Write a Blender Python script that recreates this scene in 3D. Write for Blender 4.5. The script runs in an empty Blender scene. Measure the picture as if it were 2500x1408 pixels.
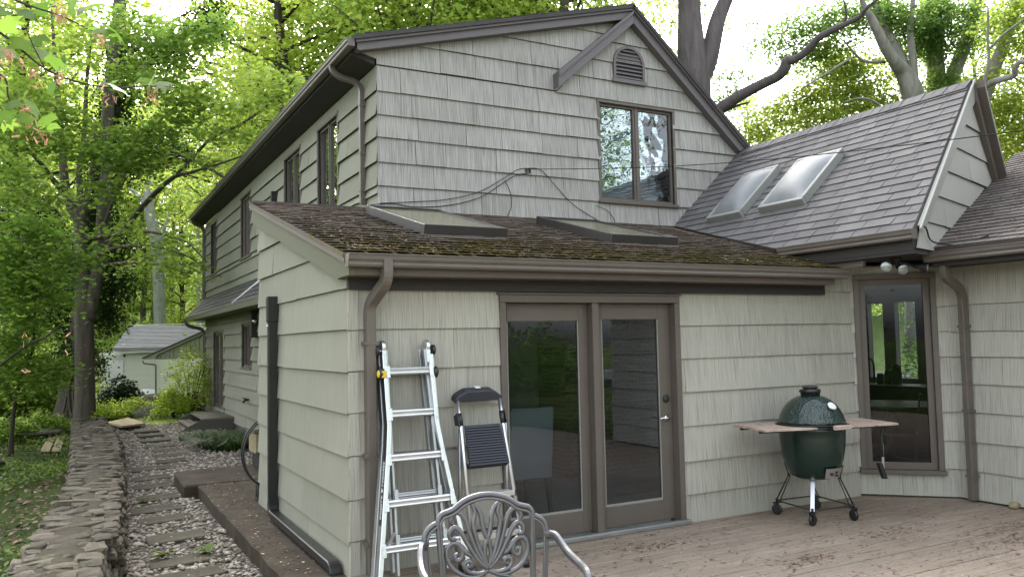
import bpy, bmesh, math, random
import numpy as np
from mathutils import Vector, Matrix

# ------------------------------------------------------------------ camera, world, sun
scene = bpy.context.scene
COL = scene.collection
CAM = np.array([-1.84653, -6.05071, 1.71343])
ROT = np.array([[0.88138945, -0.47192705, -0.02091617],
                [0.01153484, 0.06576479, -0.99776848],
                [0.47224948, 0.87918135, 0.06340799]])      # rows: right, down, forward
FPX = 2000.22                                              # focal length in pixels of the 2500 px wide photo
cd = bpy.data.cameras.new('camera')
cam = bpy.data.objects.new('camera', cd)
COL.objects.link(cam)
cd.sensor_fit = 'HORIZONTAL'
cd.sensor_width = 36.0
cd.lens = FPX / 2500 * 36.0
cd.clip_start = 0.05
cd.clip_end = 600
mw = Matrix.Identity(4)
for i in range(3):
    mw[i][0] = ROT[0][i]
    mw[i][1] = -ROT[1][i]
    mw[i][2] = -ROT[2][i]
    mw[i][3] = CAM[i]
cam.matrix_world = mw
scene.camera = cam

SUN_EL, SUN_AZ = 36.0, 12.0            # azimuth measured from +Y towards +X
world = bpy.data.worlds.new("World")
scene.world = world
world.use_nodes = True
wn = world.node_tree.nodes
wl = world.node_tree.links
bg = wn['Background']
sky = wn.new('ShaderNodeTexSky')
sky.sky_type = 'NISHITA'
sky.sun_disc = False
sky.sun_elevation = math.radians(SUN_EL)
sky.sun_rotation = math.radians(SUN_AZ)
sky.air_density = 1.0
sky.dust_density = 4.0
sky.ozone_density = 1.0
hs = wn.new('ShaderNodeHueSaturation')
hs.inputs['Saturation'].default_value = 0.34
wl.new(sky.outputs[0], hs.inputs['Color'])
wl.new(hs.outputs[0], bg.inputs['Color'])
bg.inputs['Strength'].default_value = 0.15

sd = bpy.data.lights.new('sun', 'SUN')
sd.energy = 0.6
sd.angle = math.radians(28)
sd.color = (1.0, 0.95, 0.86)
sun = bpy.data.objects.new('sun', sd)
COL.objects.link(sun)
az, el = math.radians(SUN_AZ), math.radians(SUN_EL)
sdir = Vector((math.sin(az) * math.cos(el), math.cos(az) * math.cos(el), math.sin(el)))
sun.rotation_euler = sdir.to_track_quat('Z', 'Y').to_euler()
sun.location = (0, 0, 30)

scene.view_settings.view_transform = 'Standard'
scene.view_settings.look = 'None'
scene.view_settings.gamma = 1.0
scene.view_settings.exposure = 2.75
scene.render.engine = 'CYCLES'
cy = scene.cycles
cy.max_bounces = 7
cy.diffuse_bounces = 3
cy.glossy_bounces = 3
cy.transmission_bounces = 4
cy.transparent_max_bounces = 10
cy.use_denoising = True
cy.caustics_reflective = False
cy.caustics_refractive = False
cy.sample_clamp_indirect = 6.0


def ray(x, y):
    return ROT.T @ np.array([(x - 1250) / FPX, (y - 704) / FPX, 1.0])


def at(x, y, depth):
    """a photo pixel at a distance along the view axis -> point in the place"""
    return CAM + ray(x, y) * depth


def onz(x, y, z):
    d = ray(x, y)
    return CAM + d * ((z - CAM[2]) / d[2])


# ------------------------------------------------------------------ materials
class NT:
    def __init__(s, name):
        s.m = bpy.data.materials.new(name)
        s.m.use_nodes = True
        s.t = s.m.node_tree
        s.n, s.l = s.t.nodes, s.t.links
        s.b = s.n['Principled BSDF']
        s.out = s.n['Material Output']

    def add(s, t, **k):
        n = s.n.new(t)
        for a, v in k.items():
            setattr(n, a, v)
        return n

    def put(s, node, key, v):
        if isinstance(v, bpy.types.NodeSocket):
            s.l.new(v, node.inputs[key])
        else:
            if isinstance(v, tuple) and len(v) == 3 and node.inputs[key].type == 'RGBA':
                v = (*v, 1)
            node.inputs[key].default_value = v

    def obj(s):
        return s.add('ShaderNodeTexCoord').outputs['Object']

    def attr(s, name, out='Fac'):
        return s.add('ShaderNodeAttribute', attribute_name=name).outputs[out]

    def mapv(s, v, scale=(1, 1, 1), rot=(0, 0, 0), loc=(0, 0, 0)):
        n = s.add('ShaderNodeMapping')
        s.put(n, 'Vector', v)
        n.inputs['Scale'].default_value = scale
        n.inputs['Rotation'].default_value = rot
        n.inputs['Location'].default_value = loc
        return n.outputs[0]

    def noise(s, v, scale, detail=4, rough=0.55, dist=0.0, out='Fac'):
        n = s.add('ShaderNodeTexNoise')
        s.put(n, 'Vector', v)
        n.inputs['Scale'].default_value = scale
        n.inputs['Detail'].default_value = detail
        n.inputs['Roughness'].default_value = rough
        n.inputs['Distortion'].default_value = dist
        return n.outputs[out]

    def voro(s, v, scale, feature='F1', out='Distance', rnd=1.0):
        n = s.add('ShaderNodeTexVoronoi', feature=feature)
        s.put(n, 'Vector', v)
        n.inputs['Scale'].default_value = scale
        n.inputs['Randomness'].default_value = rnd
        return n.outputs[out]

    def ramp(s, f, stops, interp='LINEAR'):
        n = s.add('ShaderNodeValToRGB')
        s.put(n, 'Fac', f)
        cr = n.color_ramp
        cr.interpolation = interp
        while len(cr.elements) < len(stops):
            cr.elements.new(0.5)
        for e, (p, c) in zip(cr.elements, stops):
            e.position = p
            e.color = (*c, 1) if len(c) == 3 else c
        return n.outputs['Color']

    def mix(s, f, a, b, mode='MIX'):
        n = s.add('ShaderNodeMix', data_type='RGBA', blend_type=mode)
        s.put(n, 0, f)
        for key, v in ((6, a), (7, b)):
            if isinstance(v, tuple):
                v = (*v[:3], 1)
            s.put(n, key, v)
        return n.outputs[2]

    def math(s, op, a, b=0.0, clamp=False):
        n = s.add('ShaderNodeMath', operation=op, use_clamp=clamp)
        s.put(n, 0, a)
        s.put(n, 1, b)
        return n.outputs[0]

    def bump(s, h, strength=0.3, dist=0.01):
        n = s.add('ShaderNodeBump')
        s.put(n, 'Height', h)
        n.inputs['Strength'].default_value = strength
        n.inputs['Distance'].default_value = dist
        s.l.new(n.outputs[0], s.b.inputs['Normal'])
        return n.outputs[0]

    def set(s, **k):
        tr = dict(color='Base Color', rough='Roughness', metal='Metallic', spec='Specular IOR Level', coat='Coat Weight')
        for a, v in k.items():
            s.put(s.b, tr[a], v)
        return s.m


def plain(name, col, rough=0.6, metal=0.0, var=0.12, scale=6.0, bump=0.08, spec=0.5, coat=0.0):
    """a painted / solid surface with slight wear so that it is never one flat colour"""
    t = NT(name)
    o = t.obj()
    f = t.noise(o, scale, 5, 0.6)
    g = t.noise(o, scale * 14, 3, 0.6)
    c = t.mix(t.math('MULTIPLY', f, 1.0), tuple(x * (1 - var) for x in col), tuple(min(1, x * (1 + var)) for x in col))
    c = t.mix(t.math('MULTIPLY', g, 0.25), c, tuple(x * 0.75 for x in col))
    t.set(color=c, rough=t.math('ADD', t.math('MULTIPLY', f, 0.2), rough - 0.1), metal=metal, spec=spec, coat=coat)
    if bump:
        t.bump(g, bump, 0.004)
    return t.m


def siding_mat(name, base, pale, dark, stri, streak, greenish=0.0):
    t = NT(name)
    st = t.attr('st', 'Vector')
    tint = t.attr('tint')
    s1 = t.noise(t.mapv(st, (85, 1.6, 1)), 1.0, 3, 0.65)
    s2 = t.noise(t.mapv(st, (210, 2.5, 1), loc=(3, 7, 0)), 1.0, 2, 0.6)
    s3 = t.noise(t.mapv(st, (9, 0.8, 1), loc=(11, 2, 0)), 1.0, 4, 0.6)
    big = t.noise(t.mapv(st, (0.9, 0.9, 1)), 1.0, 5, 0.6)
    gr = t.ramp(s1, [(0.36, (0, 0, 0)), (0.62, (1, 1, 1))])
    c = t.mix(t.math('MULTIPLY', gr, stri), base, pale)
    gr2 = t.ramp(s2, [(0.30, (1, 1, 1)), (0.46, (0, 0, 0))])
    c = t.mix(t.math('MULTIPLY', gr2, stri * 0.9), c, dark)
    c = t.mix(t.math('MULTIPLY', t.ramp(s3, [(0.5, (0, 0, 0)), (0.78, (1, 1, 1))]), streak), c, dark)
    c = t.mix(t.math('MULTIPLY', t.ramp(big, [(0.45, (0, 0, 0)), (0.75, (1, 1, 1))]), 0.20), c, tuple(x * 0.72 for x in base))
    if greenish:
        gn = t.noise(t.mapv(st, (1.4, 2.0, 1), loc=(5, 1, 0)), 1.0, 5, 0.65)
        c = t.mix(t.math('MULTIPLY', gn, greenish), c, (0.115, 0.135, 0.075))
    c = t.mix(1.0, c, t.ramp(tint, [(0.0, (0.93, 0.93, 0.925)), (1.0, (1.05, 1.05, 1.05))]), 'MULTIPLY')
    t.set(color=c, rough=0.8, spec=0.25)
    h = t.math('ADD', t.math('MULTIPLY', s1, 0.7), t.math('MULTIPLY', s2, 0.5))
    t.bump(h, 0.35, 0.006)
    return t.m


def roof_mat(name, c0, c1, c2, moss=0.0, litter=0.0):
    t = NT(name)
    st = t.attr('st', 'Vector')
    tint = t.attr('tint')
    o = t.obj()
    c = t.ramp(tint, [(0.0, c0), (0.5, c1), (1.0, c2)])
    grain = t.noise(o, 240, 2, 0.7)
    c = t.mix(t.math('MULTIPLY', grain, 0.55), c, tuple(x * 2.1 for x in c1))
    patch = t.noise(o, 2.2, 5, 0.65)
    c = t.mix(t.math('MULTIPLY', t.ramp(patch, [(0.45, (0, 0, 0)), (0.7, (1, 1, 1))]), 0.35), c, tuple(x * 0.6 for x in c0))
    if moss:
        sx = t.add('ShaderNodeSeparateXYZ')
        t.put(sx, 0, st)
        low = t.math('SUBTRACT', 1.0, t.math('DIVIDE', sx.outputs[1], moss), True)
        mn = t.noise(t.mapv(o, (1, 1, 1)), 3.2, 5, 0.7)
        mk = t.math('MULTIPLY', t.ramp(t.math('ADD', t.math('MULTIPLY', low, 0.30), t.math('MULTIPLY', mn, 0.80)), [(0.56, (0, 0, 0)), (0.70, (1, 1, 1))]), 0.85)
        fine = t.noise(o, 60, 3, 0.6)
        mc = t.ramp(fine, [(0.36, (0.05, 0.04, 0.012)), (0.5, (0.125, 0.10, 0.026)), (0.66, (0.225, 0.195, 0.05))])
        c = t.mix(mk, c, mc)
    if litter:
        ln = t.noise(o, 34, 3, 0.75)
        lm = t.noise(o, 1.7, 4, 0.6)
        lk = t.math('MULTIPLY', t.ramp(ln, [(0.52, (0, 0, 0)), (0.62, (1, 1, 1))]), t.math('MULTIPLY', lm, litter))
        c = t.mix(lk, c, (0.16, 0.085, 0.05))
    t.set(color=c, rough=0.9, spec=0.25)
    t.bump(grain, 0.5, 0.004)
    return t.m


def glass_mat(name, tint=(0.9, 0.95, 0.95), ior=1.55, boost=1.0, wave=0.02):
    t = NT(name)
    t.n.remove(t.b)
    tr = t.add('ShaderNodeBsdfTransparent')
    tr.inputs['Color'].default_value = (*tint, 1)
    gl = t.add('ShaderNodeBsdfGlossy')
    gl.inputs['Roughness'].default_value = 0.0
    gl.inputs['Color'].default_value = (0.95, 0.97, 1, 1)
    bn = t.add('ShaderNodeBump')
    bn.inputs['Strength'].default_value = wave
    bn.inputs['Distance'].default_value = 0.02
    t.put(bn, 'Height', t.noise(t.obj(), 2.5, 2, 0.5))
    t.l.new(bn.outputs[0], gl.inputs['Normal'])
    fr = t.add('ShaderNodeFresnel')
    fr.inputs['IOR'].default_value = ior
    mx = t.add('ShaderNodeMixShader')
    t.put(mx, 0, t.math('MULTIPLY', fr.outputs[0], boost, True))
    t.l.new(tr.outputs[0], mx.inputs[1])
    t.l.new(gl.outputs[0], mx.inputs[2])
    t.l.new(mx.outputs[0], t.out.inputs[0])
    return t.m


def leaf_mat(name, stops, tstops, tr=0.5, rough=0.5):
    t = NT(name)
    tint = t.attr('tint')
    c = t.ramp(tint, stops)
    t.set(color=c, rough=rough, spec=0.12)
    tl = t.add('ShaderNodeBsdfTranslucent')
    t.put(tl, 'Color', t.ramp(tint, tstops))
    mx = t.add('ShaderNodeMixShader')
    mx.inputs[0].default_value = tr
    t.l.new(t.b.outputs[0], mx.inputs[1])
    t.l.new(tl.outputs[0], mx.inputs[2])
    t.l.new(mx.outputs[0], t.out.inputs[0])
    return t.m


def bark_mat(name, c0, c1, lich=0.0, vs=1.0):
    t = NT(name)
    o = t.obj()
    v = t.mapv(o, (9 * vs, 9 * vs, 1.6 * vs))
    n = t.noise(v, 1.0, 6, 0.7, 0.6)
    c = t.ramp(n, [(0.3, c0), (0.7, c1)])
    if lich:
        l = t.noise(o, 2.3, 5, 0.65)
        c = t.mix(t.math('MULTIPLY', t.ramp(l, [(0.52, (0, 0, 0)), (0.66, (1, 1, 1))]), lich), c, (0.11, 0.14, 0.07))
    t.set(color=c, rough=0.9, spec=0.2)
    t.bump(n, 0.9, 0.03)
    return t.m


M = {}
M['siding_gable'] = siding_mat('siding_gable', (0.258, 0.246, 0.224), (0.43, 0.413, 0.385), (0.115, 0.105, 0.098), 0.95, 0.14)
M['siding_front'] = siding_mat('siding_front', (0.362, 0.346, 0.300), (0.46, 0.444, 0.392), (0.165, 0.153, 0.125), 0.9, 0.14)
M['siding_left'] = siding_mat('siding_left', (0.268, 0.260, 0.212), (0.325, 0.315, 0.262), (0.15, 0.145, 0.11), 0.6, 0.12, 0.2)  # greener than the front: real algae plus reflected green light put into the colour
M['siding_end'] = siding_mat('siding_end', (0.34, 0.325, 0.295), (0.40, 0.385, 0.355), (0.2, 0.19, 0.17), 0.25, 0.15)
M['backing'] = plain('wall_backing', (0.05, 0.048, 0.04), 0.9)
M['trim'] = plain('brown_trim_paint', (0.118, 0.097, 0.082), 0.6, var=0.22, scale=3)
M['trim_grey'] = plain('sky_tinted_trim_paint', (0.125, 0.108, 0.112), 0.6, var=0.16, scale=3)  # purple-grey of the reflected sky is put into this trim colour
M['trim_green'] = plain('green_trim_paint', (0.112, 0.108, 0.064), 0.65, var=0.2, scale=4)
M['trim_pale'] = plain('pale_trim_paint', (0.255, 0.25, 0.225), 0.65, var=0.12, scale=4)
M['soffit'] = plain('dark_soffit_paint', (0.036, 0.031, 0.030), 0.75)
M['gutter'] = plain('brown_gutter_metal', (0.122, 0.102, 0.087), 0.45, var=0.25, scale=4, spec=0.6)
M['black_plastic'] = plain('black_plastic', (0.012, 0.012, 0.012), 0.35, spec=0.6)
M['black_metal'] = plain('black_metal', (0.018, 0.018, 0.018), 0.5)
M['roof_shed'] = roof_mat('roof_shed', (0.085, 0.068, 0.057), (0.165, 0.136, 0.115), (0.29, 0.257, 0.23), 2.3, 0.9)
M['roof_wing'] = roof_mat('roof_wing', (0.082, 0.077, 0.077), (0.108, 0.102, 0.101), (0.142, 0.134, 0.131))
M['roof_right'] = roof_mat('roof_right', (0.072, 0.063, 0.059), (0.10, 0.087, 0.081), (0.14, 0.122, 0.112), 0, 0.8)
M['roof_dark'] = roof_mat('roof_dark', (0.045, 0.043, 0.043), (0.062, 0.058, 0.056), (0.08, 0.076, 0.074))
M['roof_far'] = roof_mat('roof_far', (0.16, 0.15, 0.175), (0.20, 0.19, 0.215), (0.24, 0.228, 0.25))
M['glass'] = glass_mat('window_glass', tint=(0.72, 0.75, 0.77), boost=0.45)
M['glass_up'] = glass_mat('upper_window_glass', boost=1.6, wave=0.15)
M['glass_door'] = glass_mat('door_glass', tint=(0.80, 0.83, 0.86), boost=0.7, wave=0.03)
M['glass_side'] = glass_mat('side_window_glass', boost=4.0, wave=0.06)
M['dirty_glass'] = None
M['alu'] = plain('brushed_aluminium', (0.72, 0.73, 0.75), 0.32, 1.0, var=0.08, scale=8, bump=0.03)
M['alu_dull'] = plain('dull_aluminium', (0.46, 0.47, 0.48), 0.42, 1.0, var=0.1, scale=8, bump=0.03)
M['cast'] = plain('cast_aluminium_pewter', (0.165, 0.164, 0.172), 0.40, 0.75, var=0.35, scale=9, bump=0.15)
M['navy_plastic'] = plain('charcoal_plastic', (0.030, 0.032, 0.042), 0.55, bump=0.05)
M['yellow'] = plain('yellow_plastic', (0.75, 0.50, 0.02), 0.5)
M['red'] = plain('red_print', (0.45, 0.04, 0.04), 0.5)
M['white'] = plain('white_paint', (0.78, 0.78, 0.78), 0.5, var=0.05)
M['chrome'] = plain('polished_steel', (0.75, 0.75, 0.75), 0.15, 1.0, bump=0)
M['lens'] = plain('lamp_lens', (0.30, 0.32, 0.32), 0.10, 0.6, var=0.3, scale=25, bump=0.2)
M['interior'] = plain('interior_wall_paint', (0.26, 0.255, 0.245), 0.9)
M['blue_cloth'] = plain('blue_grey_cloth', (0.20, 0.235, 0.26), 0.95)
M['dark_wood'] = plain('dark_wood', (0.05, 0.033, 0.022), 0.5)
M['oak'] = plain('oak_threshold', (0.23, 0.105, 0.04), 0.5, scale=20)
M['pink'] = plain('faded_pink_cloth', (0.60, 0.36, 0.33), 0.9)
M['blind'] = plain('blind_slats', (0.40, 0.50, 0.54), 0.6)
M['wire'] = plain('grey_cable', (0.03, 0.03, 0.03), 0.8, spec=0.1)
M['concrete_dark'] = plain('dirty_foundation', (0.13, 0.125, 0.11), 0.9, var=0.3, scale=4, bump=0.3)


def kamado():
    t = NT('green_glazed_ceramic')
    o = t.obj()
    d = t.voro(t.mapv(o, (1, 1, 1)), 54)
    c = t.mix(t.math('MULTIPLY', t.noise(o, 9, 3), 0.5), (0.003, 0.020, 0.014), (0.007, 0.032, 0.022))
    t.set(color=c, rough=0.16, spec=0.6, coat=0.5)
    t.bump(d, 0.85, 0.011)
    return t.m


def kamado_smooth():
    t = NT('green_glazed_base')
    o = t.obj()
    d = t.voro(o, 62)
    c = t.mix(t.math('MULTIPLY', t.noise(o, 9, 3), 0.5), (0.003, 0.018, 0.013), (0.006, 0.028, 0.020))
    t.set(color=c, rough=0.25, spec=0.5, coat=0.3)
    t.bump(d, 0.12, 0.004)
    return t.m


M['kamado'] = kamado()
M['kamado_base'] = kamado_smooth()


def wood_shelf():
    t = NT('weathered_shelf_wood')
    o = t.obj()
    n = t.noise(t.mapv(o, (6, 40, 40), rot=(0, 0, 0.27)), 1.0, 4, 0.6)
    b = t.noise(o, 11, 4, 0.7)
    c = t.ramp(n, [(0.3, (0.34, 0.24, 0.185)), (0.7, (0.52, 0.42, 0.36))])
    c = t.mix(t.ramp(b, [(0.56, (0, 0, 0)), (0.68, (0.8, 0.8, 0.8))]), c, (0.16, 0.10, 0.075))
    t.set(color=c, rough=0.75)
    return t.m


M['shelf'] = wood_shelf()


def deck_mat():
    t = NT('weathered_deck_wood')
    o = t.obj()
    tint = t.attr('tint')
    g = t.noise(t.mapv(o, (2.2, 60, 1)), 1.0, 5, 0.65, 0.4)
    c = t.ramp(g, [(0.28, (0.200, 0.156, 0.120)), (0.55, (0.325, 0.264, 0.210)), (0.8, (0.43, 0.366, 0.304))])
    c = t.mix(1.0, c, t.ramp(tint, [(0, (0.92, 0.91, 0.90)), (1, (1.07, 1.06, 1.05))]), 'MULTIPLY')
    p = t.noise(o, 0.7, 5, 0.6)
    c = t.mix(t.math('MULTIPLY', t.ramp(p, [(0.42, (0, 0, 0)), (0.68, (1, 1, 1))]), 0.45), c, (0.24, 0.20, 0.145))
    p2 = t.noise(t.mapv(o, (1, 1, 1), loc=(9, 4, 0)), 1.1, 5, 0.65)
    c = t.mix(t.math('MULTIPLY', t.ramp(p2, [(0.5, (0, 0, 0)), (0.7, (1, 1, 1))]), 0.4), c, (0.165, 0.125, 0.105))
    sp = t.noise(o, 45, 3, 0.75)
    c = t.mix(t.math('MULTIPLY', t.ramp(sp, [(0.58, (0, 0, 0)), (0.66, (1, 1, 1))]), 0.6), c, (0.075, 0.04, 0.028))
    t.set(color=c, rough=0.85, spec=0.25)
    t.bump(g, 0.4, 0.006)
    return t.m


M['deck'] = deck_mat()


def old_wood(name, c0, c1):
    t = NT(name)
    o = t.obj()
    g = t.noise(t.mapv(o, (30, 3, 30)), 1.0, 5, 0.65, 0.3)
    c = t.ramp(g, [(0.3, c0), (0.7, c1)])
    b = t.noise(o, 3, 4, 0.6)
    c = t.mix(t.math('MULTIPLY', b, 0.4), c, tuple(x * 0.6 for x in c0))
    t.set(color=c, rough=0.85, spec=0.25)
    t.bump(g, 0.3, 0.006)
    return t.m


M['wood_grey'] = old_wood('grey_step_wood', (0.10, 0.085, 0.062), (0.19, 0.165, 0.125))
M['wood_dark'] = old_wood('dark_step_wood', (0.055, 0.05, 0.042), (0.10, 0.092, 0.075))
M['wood_tan'] = old_wood('tan_plank_wood', (0.24, 0.185, 0.105), (0.36, 0.30, 0.185))


def stone(name, cols, scale=3.0, moss=0.0, bump=0.8):
    t = NT(name)
    o = t.obj()
    tint = t.attr('tint')
    n = t.noise(o, scale, 6, 0.68)
    f = t.noise(o, scale * 12, 4, 0.7)
    c = t.ramp(n, [(0.3, cols[0]), (0.5, cols[1]), (0.72, cols[2])])
    c = t.mix(1.0, c, t.ramp(tint, [(0, (0.6, 0.58, 0.56)), (1, (1.25, 1.22, 1.15))]), 'MULTIPLY')
    c = t.mix(t.math('MULTIPLY', f, 0.3), c, tuple(x * 0.5 for x in cols[0]))
    if moss:
        m = t.noise(t.mapv(o, (1, 1, 1), loc=(4, 4, 4)), scale * 0.8, 5, 0.7)
        c = t.mix(t.math('MULTIPLY', t.ramp(m, [(0.5, (0, 0, 0)), (0.66, (1, 1, 1))]), moss), c, (0.075, 0.085, 0.035))
    t.set(color=c, rough=0.92, spec=0.2)
    t.bump(t.math('ADD', n, t.math('MULTIPLY', f, 0.4)), bump, 0.03)
    return t.m


M['wall_stone'] = stone('fieldstone', [(0.068, 0.057, 0.045), (0.125, 0.108, 0.088), (0.22, 0.197, 0.165)], 6.5, 0.55, 1.0)
M['wall_mortar'] = stone('wall_earth', [(0.040, 0.032, 0.023), (0.068, 0.056, 0.042), (0.105, 0.09, 0.07)], 7.0, 0.6)
M['step_stone'] = stone('bluestone', [(0.055, 0.050, 0.037), (0.084, 0.077, 0.059), (0.115, 0.107, 0.084)], 3.0, 0.3, 0.5)
M['boulder'] = stone('boulder_rock', [(0.085, 0.078, 0.066), (0.15, 0.137, 0.118), (0.22, 0.205, 0.18)], 3.2, 0.55)
M['slab'] = stone('old_concrete', [(0.038, 0.029, 0.022), (0.064, 0.050, 0.039), (0.10, 0.083, 0.066)], 3.2, 0.15, 0.5)


def gravel_mat(name, ground=False):
    t = NT(name)
    o = t.obj()
    if not ground:
        tint = t.attr('tint')
        c = t.ramp(tint, [(0, (0.13, 0.106, 0.08)), (0.45, (0.255, 0.22, 0.175)), (0.75, (0.39, 0.35, 0.29)), (1, (0.54, 0.505, 0.44))])
        n = t.noise(o, 60, 3)
        c = t.mix(t.math('MULTIPLY', n, 0.4), c, (0.2, 0.17, 0.145))
        t.set(color=c, rough=0.85, spec=0.25)
        return t.m
    v = t.voro(o, 26, out='Color')
    sx = t.add('ShaderNodeSeparateColor')
    t.put(sx, 0, v)
    c = t.ramp(sx.outputs[0], [(0, (0.075, 0.058, 0.048)), (0.5, (0.17, 0.142, 0.122)), (1, (0.34, 0.305, 0.275))])
    d = t.voro(o, 26)
    c = t.mix(t.ramp(d, [(0.35, (0, 0, 0)), (0.6, (1, 1, 1))]), c, (0.05, 0.038, 0.03))
    p = t.noise(o, 0.9, 5, 0.6)
    c = t.mix(t.math('MULTIPLY', t.ramp(p, [(0.45, (0, 0, 0)), (0.7, (1, 1, 1))]), 0.45), c, (0.10, 0.08, 0.06))
    t.set(color=c, rough=0.9, spec=0.2)
    t.bump(t.math('SUBTRACT', 1.0, d), 1.0, 0.03)
    return t.m


M['gravel'] = gravel_mat('gravel_bed', True)
M['pebble'] = gravel_mat('pebbles')


def lawn_mat():
    t = NT('lawn_ground')
    o = t.obj()
    n = t.noise(o, 1.1, 6, 0.65)
    f = t.noise(o, 22, 5, 0.75)
    c = t.ramp(n, [(0.26, (0.05, 0.045, 0.025)), (0.36, (0.05, 0.075, 0.02)), (0.55, (0.08, 0.125, 0.027)), (0.8, (0.13, 0.175, 0.035))])
    c = t.mix(t.math('MULTIPLY', f, 0.6), c, (0.03, 0.035, 0.014))
    t.set(color=c, rough=0.95, spec=0.1)
    t.bump(f, 1.0, 0.06)
    return t.m


M['lawn'] = lawn_mat()
# leaf materials: reflectance and the yellower light that comes through the blade
M['leaf_maple'] = leaf_mat('maple_leaf', [(0, (0.042, 0.085, 0.018)), (0.5, (0.080, 0.150, 0.028)), (1, (0.13, 0.20, 0.035))],
                           [(0, (0.11, 0.23, 0.035)), (0.5, (0.27, 0.44, 0.065)), (1, (0.48, 0.60, 0.10))], 0.5)
M['leaf_wood'] = leaf_mat('woodland_leaf', [(0, (0.045, 0.085, 0.016)), (0.5, (0.09, 0.16, 0.025)), (1, (0.16, 0.21, 0.03))],
                          [(0, (0.18, 0.29, 0.05)), (0.5, (0.38, 0.53, 0.10)), (1, (0.64, 0.68, 0.15))], 0.6)
M['leaf_pale'] = leaf_mat('crown_leaf', [(0, (0.06, 0.10, 0.032)), (0.5, (0.115, 0.17, 0.042)), (1, (0.19, 0.235, 0.05))],
                          [(0, (0.17, 0.28, 0.05)), (0.5, (0.38, 0.50, 0.08)), (1, (0.62, 0.66, 0.11))], 0.58)
M['leaf_deep'] = leaf_mat('deep_green_leaf', [(0, (0.034, 0.070, 0.028)), (0.5, (0.065, 0.12, 0.042)), (1, (0.11, 0.17, 0.045))],
                          [(0, (0.12, 0.23, 0.06)), (0.5, (0.24, 0.39, 0.08)), (1, (0.42, 0.54, 0.09))], 0.55)
M['leaf_ivy'] = leaf_mat('ivy_leaf', [(0, (0.010, 0.024, 0.008)), (0.5, (0.020, 0.044, 0.012)), (1, (0.05, 0.085, 0.018))],
                         [(0, (0.02, 0.05, 0.008)), (0.5, (0.05, 0.10, 0.012)), (1, (0.14, 0.20, 0.02))], 0.3)
M['leaf_yellow'] = leaf_mat('yellow_green_leaf', [(0, (0.12, 0.19, 0.03)), (0.5, (0.24, 0.32, 0.05)), (1, (0.36, 0.43, 0.08))],
                            [(0, (0.30, 0.43, 0.05)), (0.5, (0.54, 0.68, 0.10)), (1, (0.78, 0.82, 0.16))], 0.5)
M['leaf_yew'] = leaf_mat('yew_needle', [(0, (0.010, 0.024, 0.013)), (0.5, (0.022, 0.046, 0.022)), (1, (0.05, 0.085, 0.03))],
                         [(0, (0.01, 0.03, 0.01)), (1, (0.05, 0.09, 0.02))], 0.2)
M['leaf_cover'] = leaf_mat('ground_cover_leaf', [(0, (0.05, 0.085, 0.018)), (0.5, (0.10, 0.16, 0.03)), (1, (0.18, 0.245, 0.04))],
                           [(0, (0.05, 0.10, 0.01)), (1, (0.22, 0.30, 0.03))], 0.3)
M['leaf_grass'] = leaf_mat('strap_leaf', [(0, (0.018, 0.042, 0.016)), (0.5, (0.035, 0.072, 0.024)), (1, (0.08, 0.12, 0.04))],
                           [(0, (0.03, 0.07, 0.01)), (1, (0.10, 0.17, 0.03))], 0.25)
M['samara'] = leaf_mat('samara_wing', [(0, (0.20, 0.09, 0.07)), (0.5, (0.36, 0.19, 0.14)), (1, (0.48, 0.30, 0.22))],
                       [(0, (0.35, 0.13, 0.09)), (1, (0.60, 0.36, 0.26))], 0.4)
M['dead_leaf'] = leaf_mat('dead_leaf', [(0, (0.055, 0.030, 0.018)), (0.5, (0.13, 0.075, 0.045)), (0.8, (0.28, 0.20, 0.12)), (1, (0.62, 0.56, 0.42))],
                          [(0, (0.05, 0.03, 0.01)), (1, (0.3, 0.22, 0.12))], 0.12)
M['rust_leaf'] = leaf_mat('rust_debris', [(0, (0.06, 0.026, 0.016)), (0.5, (0.13, 0.055, 0.032)), (1, (0.20, 0.10, 0.06))],
                          [(0, (0.05, 0.03, 0.01)), (1, (0.2, 0.1, 0.05))], 0.1)
M['bark'] = bark_mat('grey_brown_bark', (0.055, 0.044, 0.035), (0.125, 0.104, 0.085), 0.2)
M['bark_purple'] = bark_mat('dark_smooth_bark', (0.075, 0.062, 0.060), (0.145, 0.125, 0.122), 0.0, 0.7)
M['bark_pale'] = bark_mat('pale_sycamore_bark', (0.14, 0.13, 0.105), (0.30, 0.285, 0.245), 0.5, 0.5)
M['bark_white'] = bark_mat('bleached_dead_wood', (0.20, 0.20, 0.19), (0.40, 0.40, 0.385), 0.3, 0.6)
M['bark_dark'] = bark_mat('dark_wet_bark', (0.028, 0.022, 0.018), (0.065, 0.052, 0.042), 0.25)


# ------------------------------------------------------------------ mesh helpers
def origin_of(o):
    p = Vector((0, 0, 0))
    while o is not None:
        p += Vector(o.location)
        o = o.parent
    return p


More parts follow.
